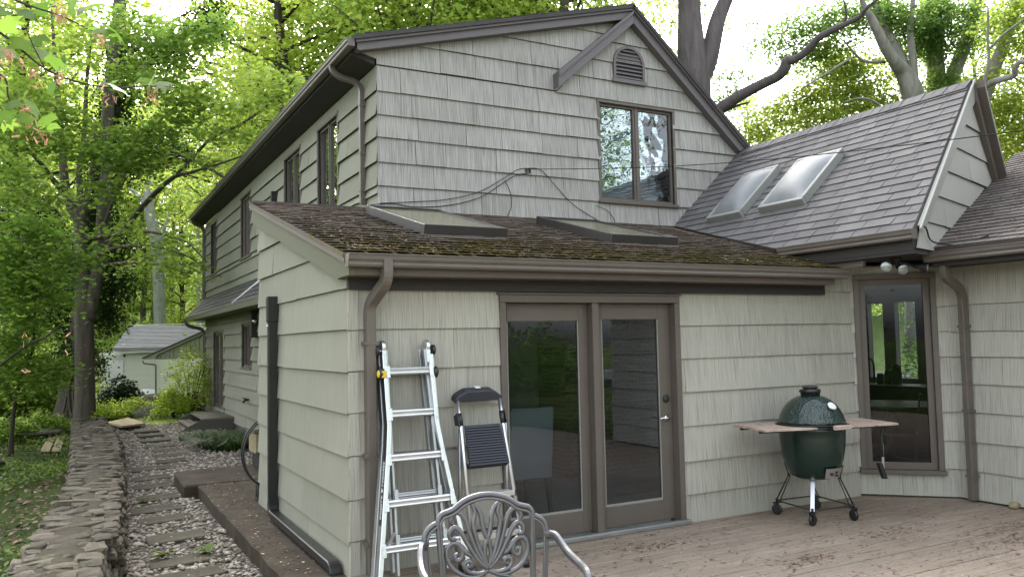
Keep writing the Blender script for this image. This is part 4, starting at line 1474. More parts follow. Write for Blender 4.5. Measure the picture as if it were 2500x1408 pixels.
for cx_, cy_, a_, lb in ((7.05, .62, 0.6, 'dark kitchen chair on the near side of the table, seen through the tall window'), (8.0, .55, 2.2, 'dark kitchen chair to the right of the table, seen through the tall window')):
    kc = thing('kitchen_chair', lb, 'chair', (cx_, cy_, .05), 'kitchen chairs around the table')
    ca, sa = math.cos(a_), math.sin(a_)
    R_ = lambda x, y, z: (cx_ + x * ca - y * sa, cy_ + x * sa + y * ca, .05 + z)
    mb = MB()
    mb.prism([R_(-.2, -.2, .43), R_(.2, -.2, .43), R_(.2, .2, .43), R_(-.2, .2, .43)], [R_(-.2, -.2, .46), R_(.2, -.2, .46), R_(.2, .2, .46), R_(-.2, .2, .46)])
    mb.build('seat', 'dark_wood', kc)
    mb = MB()
    for x in (-.16, -.08, 0, .08, .16):
        mb.tube([R_(x, -.19, .46), R_(x, -.25, .9)], .01, 6)
    mb.tube([R_(-.2, -.25, .9), R_(.2, -.25, .9)], .018, 6)
    mb.build('backrest', 'dark_wood', kc)
    for x in (-.17, .17):
        for y in (-.17, .17):
            mb = MB()
            mb.tube([R_(x, y, .43), R_(x * 1.15, y * 1.15, .002)], .015, 6)
            mb.build('leg', 'dark_wood', kc)

# ------------------------------------------------------------------ ground
def gz(x, y):
    """height of the ground around the house"""
    z = -0.17 + 0.14 * min(1.0, max(0.0, (y - 12.0) / 6.0))
    if x < -1.4:                                    # lawn left of the stone wall
        z = z - 0.17 * min(1.0, max(0.0, (-1.4 - x) / 0.8)) * min(1.0, max(0.0, (17 - y) / 6))
    if y > 20:
        z -= 1.05 * min(1.0, (y - 20) / 14)
    d = math.hypot(x - 6, y)
    if d > 60 and y > -5:
        z += (d - 60) * 0.17
    if x < -6:
        z += 0.0
    return z


def terrain(name, mat, xs, ys, dz=0.0, noise=0.0, inside=None):
    mb = MB()
    rg = random.Random(5)
    idx = {}
    for i, x in enumerate(xs):
        for j, y in enumerate(ys):
            h = gz(x, y) + dz + (noise * (math.sin(x * 1.7 + y * .9) * math.cos(y * 1.3 - x * .6) + .5 * math.sin(x * 4.1) * math.sin(y * 3.7)) if noise else 0)
            idx[i, j] = mb.addv((x, y, h))
    for i in range(len(xs) - 1):
        for j in range(len(ys) - 1):
            if inside and not inside((xs[i] + xs[i + 1]) / 2, (ys[j] + ys[j + 1]) / 2):
                continue
            mb.face((idx[i, j], idx[i + 1, j], idx[i + 1, j + 1], idx[i, j + 1]), True)
    return mb.build(name, mat)


lin = lambda a, b, n: list(np.linspace(a, b, n))
xs = lin(-160, -12, 16)[:-1] + lin(-12, -1, 45)[:-1] + lin(-1, 14, 30)[:-1] + lin(14, 200, 24)
ys = lin(-160, -12, 14)[:-1] + lin(-12, 0, 25)[:-1] + lin(0, 24, 80)[:-1] + lin(24, 60, 30)[:-1] + lin(60, 220, 20)
tag(terrain('lawn', 'lawn', xs, ys, -0.05, 0.03), kind='structure')
WR_X = lambda y: np.interp(y, [-1.5, 0.8, 1.6, 5.5, 9.5, 13.5, 15], [-1.78, -1.64, -1.50, -1.29, -1.12, -1.18, -1.25])   # right edge of the stone wall's top
WL_X = lambda y: np.interp(y, [-1.5, 0.6, 1.7, 4.0, 6.0, 14.9], [-2.34, -2.19, -2.11, -1.90, -1.83, -1.80])              # left edge
xs = lin(-1.75, 1.42, 34)
ys = lin(-0.5, 17, 60)
tag(terrain('gravel_path', 'gravel', xs, ys, 0.0, 0.012, lambda x, y: x > WR_X(y) - .1 and x < (1.42 if y > 3.3 else 0.3) and y < 16.2 - max(0, x) * 0.2), kind='structure')

# deck boards
mb = MB()
rg = random.Random(11)
y = -0.008
while y > -8.2:
    x = -3.2 - rg.uniform(0, 4)
    while x < 6.25:
        w = rg.uniform(3.6, 6.0)
        x1 = min(x + w - .004, 6.25)
        z = rg.uniform(-.003, 0.002)
        if x1 > x + .05:
            mb.box(x, x1, y - .1355, y, z - .03, z, rg.random())
        x += w
    y -= .1425
tag(mb.build('deck', 'deck', bevel=0.003), kind='structure')
mb = MB()
mb.box(-3.2, 6.2, -8.2, -0.02, -0.25, -0.06)
tag(mb.build('deck_underside', 'black_metal'), kind='structure')

# concrete ledge beside the extension and the wider pad behind it
mb = MB()
def slab(poly, z0, z1):
    mb.prism([(x, y, z0) for x, y in poly], [(x, y, z1) for x, y in poly])
rg = random.Random(8)
edge = [(-0.44 + rg.uniform(-.012, .012) + .012 * (y / 5), y) for y in lin(-0.3, 5.02, 22)]
slab([(0.0, -.3)] + [(1.40, 3.37) if False else (0.0, 5.02)] + edge[::-1], -0.4, -0.012)
slab([(-0.60, 5.03), (-0.10, 5.03), (1.40, 5.03), (1.40, 6.50), (-0.20, 6.42), (-0.58, 6.36)], -0.4, -0.008)
slab([(0.001, 3.36), (1.40, 3.36), (1.40, 5.029), (0.001, 5.029)], -0.4, -0.014)
tag(mb.build('concrete_ledge', 'slab', bevel=0.02), kind='structure')

# ------------------------------------------------------------------ stone wall on the left of the path
def stone_block(mb, c, sx, sy, sz, rg, rot=0.0, tint=None):
    """one rough stone: a cube with knocked-off corners and uneven faces"""
    tint = rg.random() if tint is None else tint
    N_ = 3
    idx = {}
    ca, sa = math.cos(rot), math.sin(rot)
    tilt = rg.uniform(-.13, .13)
    for i in range(N_ + 1):
        for j in range(N_ + 1):
            for k_ in range(N_ + 1):
                if 0 < i < N_ and 0 < j < N_ and 0 < k_ < N_:
                    continue
                x, y, z = (2 * i / N_ - 1), (2 * j / N_ - 1), (2 * k_ / N_ - 1)
                l = (abs(x) ** 5 + abs(y) ** 5 + abs(z) ** 5) ** .2
                f = 1 / l * rg.uniform(.84, 1.10)
                x, y, z = x * f * sx / 2, y * f * sy / 2, z * f * sz / 2
                z += tilt * x
                idx[i, j, k_] = mb.addv((c[0] + x * ca - y * sa, c[1] + x * sa + y * ca, c[2] + z), tint)
    for a in range(N_):
        for b in range(N_):
            for q in ([(a, b, 0), (a, b + 1, 0), (a + 1, b + 1, 0), (a + 1, b, 0)], [(a, b, N_), (a + 1, b, N_), (a + 1, b + 1, N_), (a, b + 1, N_)],
                      [(a, 0, b), (a + 1, 0, b), (a + 1, 0, b + 1), (a, 0, b + 1)], [(a, N_, b), (a, N_, b + 1), (a + 1, N_, b + 1), (a + 1, N_, b)],
                      [(0, a, b), (0, a, b + 1), (0, a + 1, b + 1), (0, a + 1, b)], [(N_, a, b), (N_, a + 1, b), (N_, a + 1, b + 1), (N_, a, b + 1)]):
                mb.face([idx[p] for p in q], False)


WTOP = lambda y: np.interp(y, [-2, 2, 8, 13.5, 16], [0.27, 0.26, 0.24, 0.20, 0.10])
mb = MB()
rg = random.Random(21)
core = MB()
prev = None
for y in lin(-2, 14.4, 60):
    r_, l_, t_ = WR_X(y) - .06, WL_X(y) + .06, WTOP(y) - .012
    ring = [core.addv(p, .3) for p in ((l_ - .05, y, -.7), (l_, y, t_ - .04), ((l_ + r_) / 2, y, t_), (r_, y, t_ - .03), (r_ + .08, y, -.4))]
    if prev:
        for a in range(4):
            core.face((prev[a], prev[a + 1], ring[a + 1], ring[a]), True)
    else:
        core.face(ring)
    prev = ring
core.face(prev[::-1])
y = -2.0
while y < 14.3:                                  # top stones, laid across, thin and uneven
    ln = rg.uniform(.07, .22)
    r_, l_ = WR_X(y + ln / 2), WL_X(y + ln / 2)
    x = l_ - rg.uniform(-.02, .03)
    while x < r_ - .08:
        w = min(rg.choice((rg.uniform(.10, .2), rg.uniform(.2, .6))), r_ - x + rg.uniform(-.02, .03))
        stone_block(mb, (x + w / 2, y + ln / 2, WTOP(y) - .055 + rg.uniform(-.028, .016)), w * 1.02, ln * 1.1, rg.uniform(.07, .11), rg, rg.uniform(-.3, .3))
        x += w
    y += ln * .96
for side in (0, 1):                              # faces
    z = -0.42
    while z < 0.19:
        hgt = rg.uniform(.05, .11)
        y = -2.0
        while y < 14.3:
            ln = rg.uniform(.12, .34)
            ym = y + ln / 2
            zt = WTOP(ym)
            if z + hgt < zt + .02:
                x = (WR_X(ym) - .055 + (zt - z) * .10) if side else (WL_X(ym) + .055 - (zt - z) * .03)
                stone_block(mb, (x + rg.uniform(-.02, .02), ym, z + hgt / 2), rg.uniform(.13, .2), ln * .98, hgt * .97, rg)
            y += ln
        z += hgt
y = -.3
for z in lin(-.3, .12, 5):                       # far end
    x = -1.85
    while x < -1.2:
        w = rg.uniform(.14, .28)
        stone_block(mb, (x + w / 2, 14.35, z + .05), w, .22, .1, rg)
        x += w
sw = thing('stone_wall', 'low dry-stacked fieldstone wall running along the left of the gravel path', 'wall', (-1.55, 6, -.4))
mb.build('stones', 'wall_stone', sw)
core.build('core', 'wall_mortar', sw)

# flat slab lying at the far end of the wall and a patch of flat stone under it
mb = MB()
mb.prism([(-1.12, 15.5, -.03), (-.86, 14.2, -.03), (-.36, 14.6, -.03), (-.60, 16.6, -.03)], [(-1.12, 15.5, .01), (-.86, 14.2, .01), (-.36, 14.6, .01), (-.60, 16.6, .01)], .9)
tag(mb.build('plywood_board', 'wood_tan', None, (-.75, 15.0, .02)), 'flat tan board lying at the far end of the stone wall', 'board')
mb = MB()
for sd, (x, y, rx, ry, rz) in enumerate([(-1.45, 15.3, .45, .9, .05), (-.75, 16.2, .6, .5, .05)]):
    mb.rock((x, y, -.09), (rx, ry, rz), sd, 1, 3, .45, .12)
tag(mb.build('ledge_rock', 'boulder', None, (-1.1, 15.6, 0)), 'low flat rock ledge around the tan board at the end of the stone wall', 'rock')
for i, (x, y, rx, ry, rz, lb) in enumerate([(.35, 18.6, .75, .5, .42, 'big grey-brown boulder under the yellow-green bush'), (-.18, 17.4, .42, .35, .22, 'rounded boulder left of the big boulder, beside the tan board'),
                                        (1.15, 19.3, .6, .5, .35, 'brown boulder partly hidden behind the corner of the house'), (-3.95, 11.2, .9, 1.0, .20, 'low mossy rock on the lawn near the thin young tree'), (-2.85, 15.2, .75, 1.0, .13, 'broad flat rock on the lawn behind the two planks'),
                                        (-4.0, 8.6, .45, .6, .22, 'pale grey rock at the left edge beyond the stone wall'), (-3.35, 4.9, .45, .5, .14, 'dark low rock in the ground cover at the left edge')]):
    mb = MB()
    mb.rock((x, y, gz(x, y) + rz * .25), (rx, ry, rz), 30 + i, 1, 3, rg.uniform(.3, .8), .16)
    tag(mb.build('boulder', 'boulder', None, (x, y, gz(x, y))), lb, 'boulder', 'boulders around the garden')
mb = MB()
mb.rock((6.17, -1.26, .03), (.06, .045, .035), 5, 1, 2, .5, .12)
tag(mb.build('small_stone', 'wood_tan', None, (6.17, -1.26, 0)), 'small tan stone on the deck against the right wall', 'stone')

# ------------------------------------------------------------------ stepping stones
steps = [(-.985, .62, .50, .34), (-.975, 1.28, .56, .30), (-.975, 1.80, .56, .30), (-.915, 2.80, .54, .40), (-.95, 3.78, .52, .36), (-.97, 4.45, .56, .40), (-.87, 5.25, .50, .42), (-.86, 6.2, .52, .40),
         (-.83, 7.0, .52, .42), (-.74, 8.0, .56, .44), (-.38, 8.75, .46, .40), (-.36, 9.55, .48, .42), (-.32, 10.3, .50, .42), (-.34, 11.15, .52, .44), (-.34, 12.0, .55, .46), (-.38, 12.9, .5, .46), (-.40, 13.7, .5, .42)]
ordn = ['first', 'second', 'third', 'fourth', 'fifth', 'sixth', 'seventh', 'eighth', 'ninth', 'tenth', 'eleventh', 'twelfth', 'thirteenth', 'fourteenth', 'fifteenth', 'sixteenth', 'seventeenth']
for i, (x, y, w, d) in enumerate(steps):
    mb = MB()
    pts = []
    for a, b in ((-1, -1), (-.3, -1.05), (.35, -.95), (1, -1.02), (1.03, -.2), (.97, .5), (1, 1), (.3, .97), (-.4, 1.05), (-1, .95), (-1.04, .2)):
        pts.append((x + a * w / 2 * rg.uniform(.92, 1.03), y + b * d / 2 * rg.uniform(.9, 1.04) + .05 * a))
    zt = gz(x, y) + .028 + (.03 if i > 13 else 0)
    mb.prism([(p, q, zt - .05) for p, q in pts], [(p, q, zt) for p, q in pts], rg.uniform(.3, .75))
    tag(mb.build('stepping_stone', 'step_stone', None, (x, y, zt - .05), bevel=0.008), f'bluestone stepping stone in the gravel path, {ordn[i]} from the near end', 'stepping stone', 'stepping stones along the gravel path')

# ------------------------------------------------------------------ pebbles
rng = np.random.default_rng(3)
n = 15000
py_ = 0.2 + 15.8 * rng.random(n) ** 1.7
px_ = -1.6 + 3.0 * rng.random(n)
keep = (px_ > np.array([WR_X(v) for v in py_]) + .05)
keep &= ~((py_ < 5.05) & (px_ > -.46)) & ~((py_ < 6.45) & (py_ > 5.0) & (px_ > -.62)) & ~((px_ > 1.0))
px_, py_ = px_[keep], py_[keep]
tet = np.array([(1, 0, 0), (-1, 0, 0), (0, 1, 0), (0, -1, 0), (0, 0, 1), (.6, .6, .5), (-.6, .5, .5), (.5, -.6, .5), (-.6, -.6, .4)], float)
fc = [(0, 5, 7), (5, 4, 7), (7, 4, 8), (5, 6, 4), (4, 6, 8), (2, 6, 5), (0, 2, 5), (1, 8, 6), (2, 1, 6), (3, 8, 1), (3, 7, 8), (0, 7, 3)]
m = len(px_)
r_ = rng.uniform(.012, .030, m)
a_ = rng.uniform(0, 6.28, m)
V = tet[None] * (r_[:, None, None] * rng.uniform(.7, 1.25, (m, 1, 3)))
V[:, :, 2] *= .62
ca, sa = np.cos(a_)[:, None], np.sin(a_)[:, None]
X = V[:, :, 0] * ca - V[:, :, 1] * sa + px_[:, None]
Y = V[:, :, 0] * sa + V[:, :, 1] * ca + py_[:, None]
Zz = V[:, :, 2] + np.array([gz(a, b) for a, b in zip(px_, py_)])[:, None] + .012
VV = np.stack([X, Y, Zz], 2).reshape(-1, 3)
FF = (np.array(fc)[None] + (np.arange(m) * len(tet))[:, None, None]).reshape(-1, 3)
me = bpy.data.meshes.new('pebbles')
me.vertices.add(len(VV))
me.vertices.foreach_set('co', VV.astype(np.float32).ravel())
me.loops.add(FF.size)
me.loops.foreach_set('vertex_index', FF.astype(np.int32).ravel())
me.polygons.add(len(FF))
me.polygons.foreach_set('loop_start', np.arange(0, FF.size, 3, dtype=np.int32))
me.polygons.foreach_set('loop_total', np.full(len(FF), 3, dtype=np.int32))
me.update(calc_edges=True)
a = me.attributes.new('tint', 'FLOAT', 'POINT')
a.data.foreach_set('value', np.repeat(rng.random(m), len(tet)).astype(np.float32))
me.materials.append(M['pebble'])
o = bpy.data.objects.new('pebbles', me)
COL.objects.link(o)
tag(o, 'loose pinkish grey pebbles covering the path', kind='stuff')

# ------------------------------------------------------------------ multi-position ladder leaning on the wall
lad = thing('folding_ladder', 'tall aluminium multi-position ladder leaning on the wall beside the downspout', 'ladder', (.38, -.35, 0))
LY = lambda z: -.45 + .194 * z
def Lp(x, z, back=0.0):
    return (x, LY(z) + back, z)
def rail(mat, pts, w=.034, d=.070, up=(1, 0, 0), name='rail'):
    mb = MB()
    mb.tube(pts, 1.0, prof=[(-d / 2, -w / 2), (d / 2, -w / 2), (d / 2, w / 2), (-d / 2, w / 2)], up=up)
    return mb.build(name, mat, lad, bevel=0.003)
def rung(xl, xr, z, back=0.0, mat='alu', dz=.028):
    mb = MB()
    prof = [(-.7, -1), (.5, -1), (.9, -.55), (.62, -.2), (.62, .3), (.9, .6), (.5, 1), (-.7, 1)]
    mb.tube([Lp(xl, z, back - .012), Lp(xr, z, back - .012)], dz, prof=prof, up=(0, 0, 1))
    for x in (xl, xr):
        s_ = 1 if x == xl else -1
        mb.prism([Lp(x - .016, z - .045, back - .047), Lp(x + .016, z - .045, back - .047), Lp(x + .016, z + .045, back - .047), Lp(x - .016, z + .045, back - .047)],
                 [Lp(x - .016, z - .045, back - .034), Lp(x + .016, z - .045, back - .034), Lp(x + .016, z + .045, back - .034), Lp(x - .016, z + .045, back - .034)])
    return mb.build('rung', mat, lad, bevel=0.002)
for back in (0.0, .105):
    mt = 'alu' if back == 0 else 'alu_dull'
    # flared outer rails and straight inner rails
    rail(mt, [Lp(.218, 1.62, back), Lp(.216, 1.10, back), Lp(.196, .93, back), Lp(.060, .03, back)])
    rail(mt, [Lp(.594, 1.62, back), Lp(.596, 1.10, back), Lp(.616, .93, back), Lp(.752, .03, back)])
    rail('alu_dull', [Lp(.250, 1.66, back + .03), Lp(.215, .06, back + .03)], .02, .05)
    rail('alu_dull', [Lp(.562, 1.66, back + .03), Lp(.597, .06, back + .03)], .02, .05)
for i, (xl, xr, z) in enumerate([(.232, .582, 1.502), (.226, .588, 1.19), (.192, .616, .875), (.148, .660, .56), (.103, .708, .256)]):
    rg_ = rung(xl, xr, z)
    if i == 0:
        s_ = MB()
        s_.box(.40, .43, LY(z) - .0285, LY(z) - .027, z - .008, z + .010)
        s_.box(.37, .39, LY(z) - .0285, LY(z) - .027, z - .004, z + .006)
        s_.build('sticker', 'red', rg_)
    if i == 3:
        s_ = MB()
        s_.box(.47, .525, LY(z) - .0285, LY(z) - .027, z - .010, z + .012)
        s_.build('sticker', 'yellow', rg_)
        s_ = MB()
        s_.box(.36, .465, LY(z) - .0285, LY(z) - .027, z - .010, z + .010)
        s_.build('sticker', 'alu_dull', rg_)
for z, xl, xr in ((.58, .235, .577), (.27, .222, .590)):
    rung(xl, xr, z + .03, .03, 'alu_dull', .016)
for z, xl, xr in ((1.50, .232, .582), (1.19, .226, .588), (.875, .192, .616), (.56, .148, .66), (.256, .103, .708)):
    rung(xl, xr, z, .12, 'alu_dull', .018)
for x, s_ in ((.225, -1), (.585, 1)):               # hinges, lock knobs and wheels
    h = MB()
    h.tube([Lp(x, 1.55, .03), Lp(x, 1.66, .045)], [.045, .052], prof=[(-1, -.3), (1, -.3), (1, .3), (-1, .3)], up=(1, 0, 0))
    h.lathe((x - .014, LY(1.68) + .04, 1.68), [(.055, 0), (.057, .004), (.057, .024), (.055, .028)], 24, (1, 0, 0))
    h.build('hinge', 'alu', lad, bevel=0.002)
    w = MB()
    w.lathe((x + s_ * .035, LY(1.66) + .02, 1.655), [(.034, 0), (.041, .004), (.041, .022), (.034, .026)], 20, (s_, 0, 0))
    w.build('wheel', 'black_plastic', lad)
    ax_ = MB()
    ax_.lathe((x, LY(1.66) + .02, 1.655), [(.010, 0), (.010, .04)], 10, (s_, 0, 0))
    ax_.build('wheel_axle', 'alu_dull', lad)
    kb = MB()
    kb.lathe((x + s_ * .016, LY(1.49) - .01, 1.485), [(.028, 0), (.046, .006), (.046, .030), (.030, .040), (.018, .044)], 20, (s_, 0, 0))
    kk_ = kb.build('lock_knob', 'black_plastic', lad)
    if s_ < 0:
        c_ = MB()
        c_.lathe((x - .0605, LY(1.49) - .01, 1.485), [(.030, -.004), (.026, .002), (.016, .006)], 16, (s_, 0, 0))
        c_.build('knob_band', 'yellow', kk_)
        for a in (0,):
            y_ = MB()
            y_.frame_prism((x - .03, LY(1.49) - .058, 1.46), (1, 0, 0), (0, 0, 1), (0, -1, 0), [(-.02, 0), (.012, .0), (.018, .025), (.012, .05), (-.02, .05), (-.006, .025)], 0, .003)
            y_.build('knob_mark', 'yellow', kk_)
for x0, x1 in ((.060, .752),):
    for x in (x0, x1):
        f_ = MB()
        f_.box(x - .02, x + .02, LY(.0) - .045, LY(.0) + .045, .001, .05)
        f_.build('foot', 'black_plastic', lad, bevel=0.004)
        f_ = MB()
        f_.box(x - .02, x + .02, LY(.0) + .062, LY(.0) + .15, .001, .05)
        f_.build('foot', 'black_plastic', lad, bevel=0.004)
# lower diagonal stay
mb = MB()
mb.bar((.10, LY(.2), .21), (.205, LY(.1) + .05, .36), .012, .02)
mb.build('stay', 'alu_dull', lad)
# black strip with lettering on the outer side of the left rail
mb = MB()
def side_pt(z, off, dy):
    x = np.interp(z, [.03, .93, 1.10, 1.62], [.060, .196, .216, .218]) - .0172 - off
    return np.array((x, LY(z) + dy, z))
zs = lin(.42, 1.44, 14)
for za, zb in zip(zs[:-1], zs[1:]):
    lo = [side_pt(za, .0005, -.026), side_pt(za, .0005, .028), side_pt(zb, .0005, .028), side_pt(zb, .0005, -.026)]
    mb.prism(lo, [p + np.array((-.0012, 0, 0)) for p in lo])
strip = mb.build('label_strip', 'black_plastic', lad)


def lettering(text, size, place, mat, parent, name):
    cu = bpy.data.curves.new(name, 'FONT')
    cu.body = text
    cu.size = size
    cu.extrude = 0.0006
    to = bpy.data.objects.new(name, cu)
    COL.objects.link(to)
    dg = bpy.context.evaluated_depsgraph_get()
    me_ = bpy.data.meshes.new_from_object(to.evaluated_get(dg))
    bpy.data.objects.remove(to)
    org = origin_of(parent)
    for v in me_.vertices:
        v.co = Vector(place(v.co.x, v.co.y, v.co.z)) - org
    me_.materials.clear()
    me_.materials.append(M[mat])
    ob = bpy.data.objects.new(name, me_)
    COL.objects.link(ob)
    ob.parent = parent
    return ob


def on_rail(x, y, z_):
    zz = .46 + x
    p = side_pt(zz, .0035 - 0 * z_, 0.014 - y)
    p[0] -= z_
    return p


lettering('GORILLA \u25B2 LADDERS', .040, on_rail, 'white', lad, 'lettering')

# ------------------------------------------------------------------ step ladder
stp = thing('step_ladder', 'small folding step ladder with dark platform, between the tall ladder and the door', 'step ladder', (1.0, -.3, 0))
SY = lambda z: -.5 + .28 * z
def Sp(x, z, dy=0):
    return (x, SY(z) + dy, z)
for xa, xb in (((.818), .778), (1.188, 1.212)):
    mb = MB()
    mb.tube([Sp(xa, 1.27), Sp(xa, 1.0), Sp(xb, .03)], .0165, 10)
    mb.build('front_leg', 'alu', stp)
    mb = MB()
    mb.tube([Sp(xb, .055), Sp(xb, -.001)], [.022, .026], 10)
    mb.build('foot', 'black_plastic', stp)
    xr = xa + (.022 if xa < 1 else .05)
    mb = MB()
    mb.tube([(xr, -.145, 1.10), (xr + (.0 if xa < 1 else .04), -.085, .03)], .0145, 10)
    mb.build('rear_leg', 'alu_dull', stp)
    mb = MB()
    mb.box(xr - .016 + (.0 if xa < 1 else .04), xr + .016 + (.0 if xa < 1 else .04), -.105, -.065, .001, .06)
    mb.build('foot', 'black_plastic', stp)
    s_ = -1 if xa < 1 else 1
    mb = MB()
    mb.prism([Sp(xa + s_ * .019, 1.165, -.02), Sp(xa + s_ * .019, 1.065, -.03), Sp(xa + s_ * .019, 1.06, .05), Sp(xa + s_ * .019, 1.13, .06)],
             [Sp(xa + s_ * .026, 1.165, -.02), Sp(xa + s_ * .026, 1.065, -.03), Sp(xa + s_ * .026, 1.06, .05), Sp(xa + s_ * .026, 1.13, .06)])
    mb.tube([Sp(xa, 1.155), Sp(xa, 1.06)], .0205, 10)
    mb.build('bracket', 'black_plastic', stp)
mb = MB()
prof = [(-.205, -.045), (-.205, -.01), (-.185, .015), (-.115, .055), (.115, .055), (.185, .015), (.205, -.01), (.205, -.045), (.17, -.032), (-.17, -.032)]
mb.frame_prism((1.003, -.11, 1.285), (1, 0, 0), (0, -.27, .96), (0, -.96, -.27), prof, -.04, .06)
tp = mb.build('top_tray', 'navy_plastic', stp, bevel=0.008)
mb = MB()
mb.prism([(.985, -.135, 1.341), (1.03, -.135, 1.341), (1.03, -.095, 1.352), (.985, -.095, 1.352)], [(.985, -.136, 1.345), (1.03, -.136, 1.345), (1.03, -.096, 1.356), (.985, -.096, 1.356)])
mb.build('tray_label', 'white', tp)
mb = MB()
nb = 15
for i in range(nb):                                # ribbed platform, folded down
    a, b = i / nb, (i + 1) / nb
    za, zb = 1.062 - a * .295, 1.062 - b * .295
    xa, xb = .842 - a * .006, .842 - b * .006
    ya, yb = SY(za) - .012 - .01 * a, SY(zb) - .012 - .01 * b
    xr_a, xr_b = 1.146 + a * .028, 1.146 + b * .028
    m_ = .7
    mb.prism([(xa, ya, za), (xr_a, ya, za), (xr_b, yb, zb), (xb, yb, zb)], [(xa, ya - .016, za - .003), (xr_a, ya - .016, za - .003), (xr_b, yb - .022, zb + .002), (xb, yb - .022, zb + .002)])
mb.prism([(.832, SY(.765) - .03, .765), (1.176, SY(.765) - .03, .765), (1.176, SY(.765) + .02, .735), (.832, SY(.765) + .02, .735)], [(.832, SY(.78) - .032, .78), (1.176, SY(.78) - .032, .78), (1.176, SY(.78) + .02, .775), (.832, SY(.78) + .02, .775)])
mb.build('platform', 'navy_plastic', stp)
for z, x0, x1 in ((.545, .805, 1.195), (.262, .795, 1.203)):
    mb = MB()
    for i in range(5):
        y0 = SY(z) - .028 + i * .020
        mb.prism([(x0, y0, z - .002), (x1, y0, z - .002), (x1, y0 + .018, z - .002), (x0, y0 + .018, z - .002)], [(x0, y0 + .002, z + .012), (x1, y0 + .002, z + .012), (x1, y0 + .016, z + .012), (x0, y0 + .016, z + .012)])
    mb.box(x0, x1, SY(z) - .031, SY(z) - .028, z - .022, z + .010)
    t_ = mb.build('tread', 'alu', stp)
    mb = MB()
    mb.box(x1 - .004, x1 + .006, SY(z) - .036, SY(z) + .07, z - .026, z + .014)
    mb.build('tread_cap', 'black_plastic', stp)
mb = MB()
mb.tube([(.80, -.09, .22), (1.27, -.09, .22)], .010, 8)
mb.tube([(1.205, SY(.26), .24), (1.265, -.09, .12)], .007, 8)
mb.tube([(.79, SY(.26), .24), (.84, -.09, .12)], .007, 8)
mb.build('brace', 'black_metal', stp)
# yellow tool on the deck behind the chair
mb = MB()
mb.box(.60, .68, -.86, -.70, .001, .07)
mb.box(.615, .665, -.84, -.72, .0701, .10)
tag(mb.build('toolbox', 'yellow', None, (.64, -.78, 0), bevel=0.01), 'small yellow and black tool case on the deck behind the metal chair', 'tool case')

# ------------------------------------------------------------------ cast metal armchair in front
chr_ = thing('patio_chair', 'cast metal patio armchair with scrollwork back, in the foreground', 'chair', (-.05, -2.41, 0))
cu_ = np.array((.98, -.197, 0.0))
cf = np.array((-.197, -.98, 0.0))
c0 = np.array((-.052, -2.412, 0.0))
def Cz(X, Y, f=0.0):
    a, z = (X - 1345) * .000531 - .0115, .974 - (Y - 165) * .000512
    rec = (z - .45) * -.10                       # the back leans away from the sitter
    return c0 + cu_ * a + cf * (rec + .052 + f) + np.array((0, 0, z))
def smooth_pts(P, n=5):
    P = [np.array(p, float) for p in P]
    out_ = []
    for i in range(len(P) - 1):
        p0, p1, p2, p3 = P[max(i - 1, 0)], P[i], P[i + 1], P[min(i + 2, len(P) - 1)]
        for t in np.linspace(0, 1, n, endpoint=False):
            out_.append(.5 * ((2 * p1) + (-p0 + p2) * t + (2 * p0 - 5 * p1 + 4 * p2 - p3) * t * t + (-p0 + 3 * p1 - 3 * p2 + p3) * t ** 3))
    out_.append(P[-1])
    return out_
mir = lambda P: [(2690 - x, y) for x, y in P]
left = [(1345, 175), (1230, 190), (1130, 228), (1050, 285), (990, 308), (935, 325), (905, 370), (900, 440), (908, 650), (925, 969), (935, 1230)]
full = mir(left)[::-1] + left[1:]
frame = MB()
frame.tube([Cz(*p) for p in smooth_pts(full)], .0150, 8)
frame.tube([Cz(*p, f=.012) for p in smooth_pts([(x + (1345 - x) * .035, y + 34 if y < 400 else y) for x, y in full])], .0075, 6)
frame.build('back_frame', 'cast', chr_)
wing = [(902, 405), (850, 420), (790, 475), (772, 560), (782, 700), (805, 969), (815, 1230)]
for W_ in (wing, mir(wing)):
    w = MB()
    w.tube([Cz(*p, f=-.004) for p in smooth_pts(W_)], .0140, 8)
    w.tube([Cz(*p, f=.008) for p in smooth_pts([(x + (22 if x < 1345 else -22), y + 22) for x, y in W_])], .0065, 6)
    w.build('back_wing', 'cast', chr_)
scr = [[(1345, 845), (1292, 725), (1240, 560), (1218, 430), (1238, 335), (1208, 248)], [(1208, 248), (1262, 290), (1296, 370), (1304, 440), (1325, 530), (1368, 640), (1372, 740), (1345, 840)],
       [(1345, 848), (1250, 700), (1185, 520), (1145, 390), (1085, 320), (1035, 340), (1010, 395), (1028, 412)],
       [(1342, 852), (1250, 760), (1155, 600), (1105, 505), (1048, 452), (1002, 488), (1000, 540), (1035, 560), (1052, 542)],
       [(1340, 858), (1240, 905), (1130, 895), (1025, 830), (968, 725), (972, 640), (1022, 592), (1080, 612), (1108, 680), (1090, 738), (1052, 748), (1040, 705), (1068, 690)],
       [(1345, 860), (1262, 885), (1165, 862), (1125, 805), (1150, 762), (1188, 780), (1182, 818), (1158, 810)], [(1190, 722), (1145, 690), (1112, 640), (1090, 615)],
       [(1345, 864), (1262, 905), (1170, 932), (1125, 969), (1140, 1000), (1180, 985)]]
sc_ = MB()
for P_ in scr:
    for Q_ in (P_, mir(P_)):
        pts = smooth_pts(Q_, 6)
        n_ = len(pts)
        sc_.tube([Cz(*p, f=.004) for p in pts], [.0128 * (.72 + .28 * math.sin(math.pi * min(1, max(.0, i / (n_ - 1))))) for i in range(n_)], 7)
sc_.build('scrollwork', 'cast', chr_)
rl = MB()
rl.tube([Cz(925, 1010), Cz(1765, 1010)], .013, 8)
rl.build('lower_rail', 'cast', chr_)
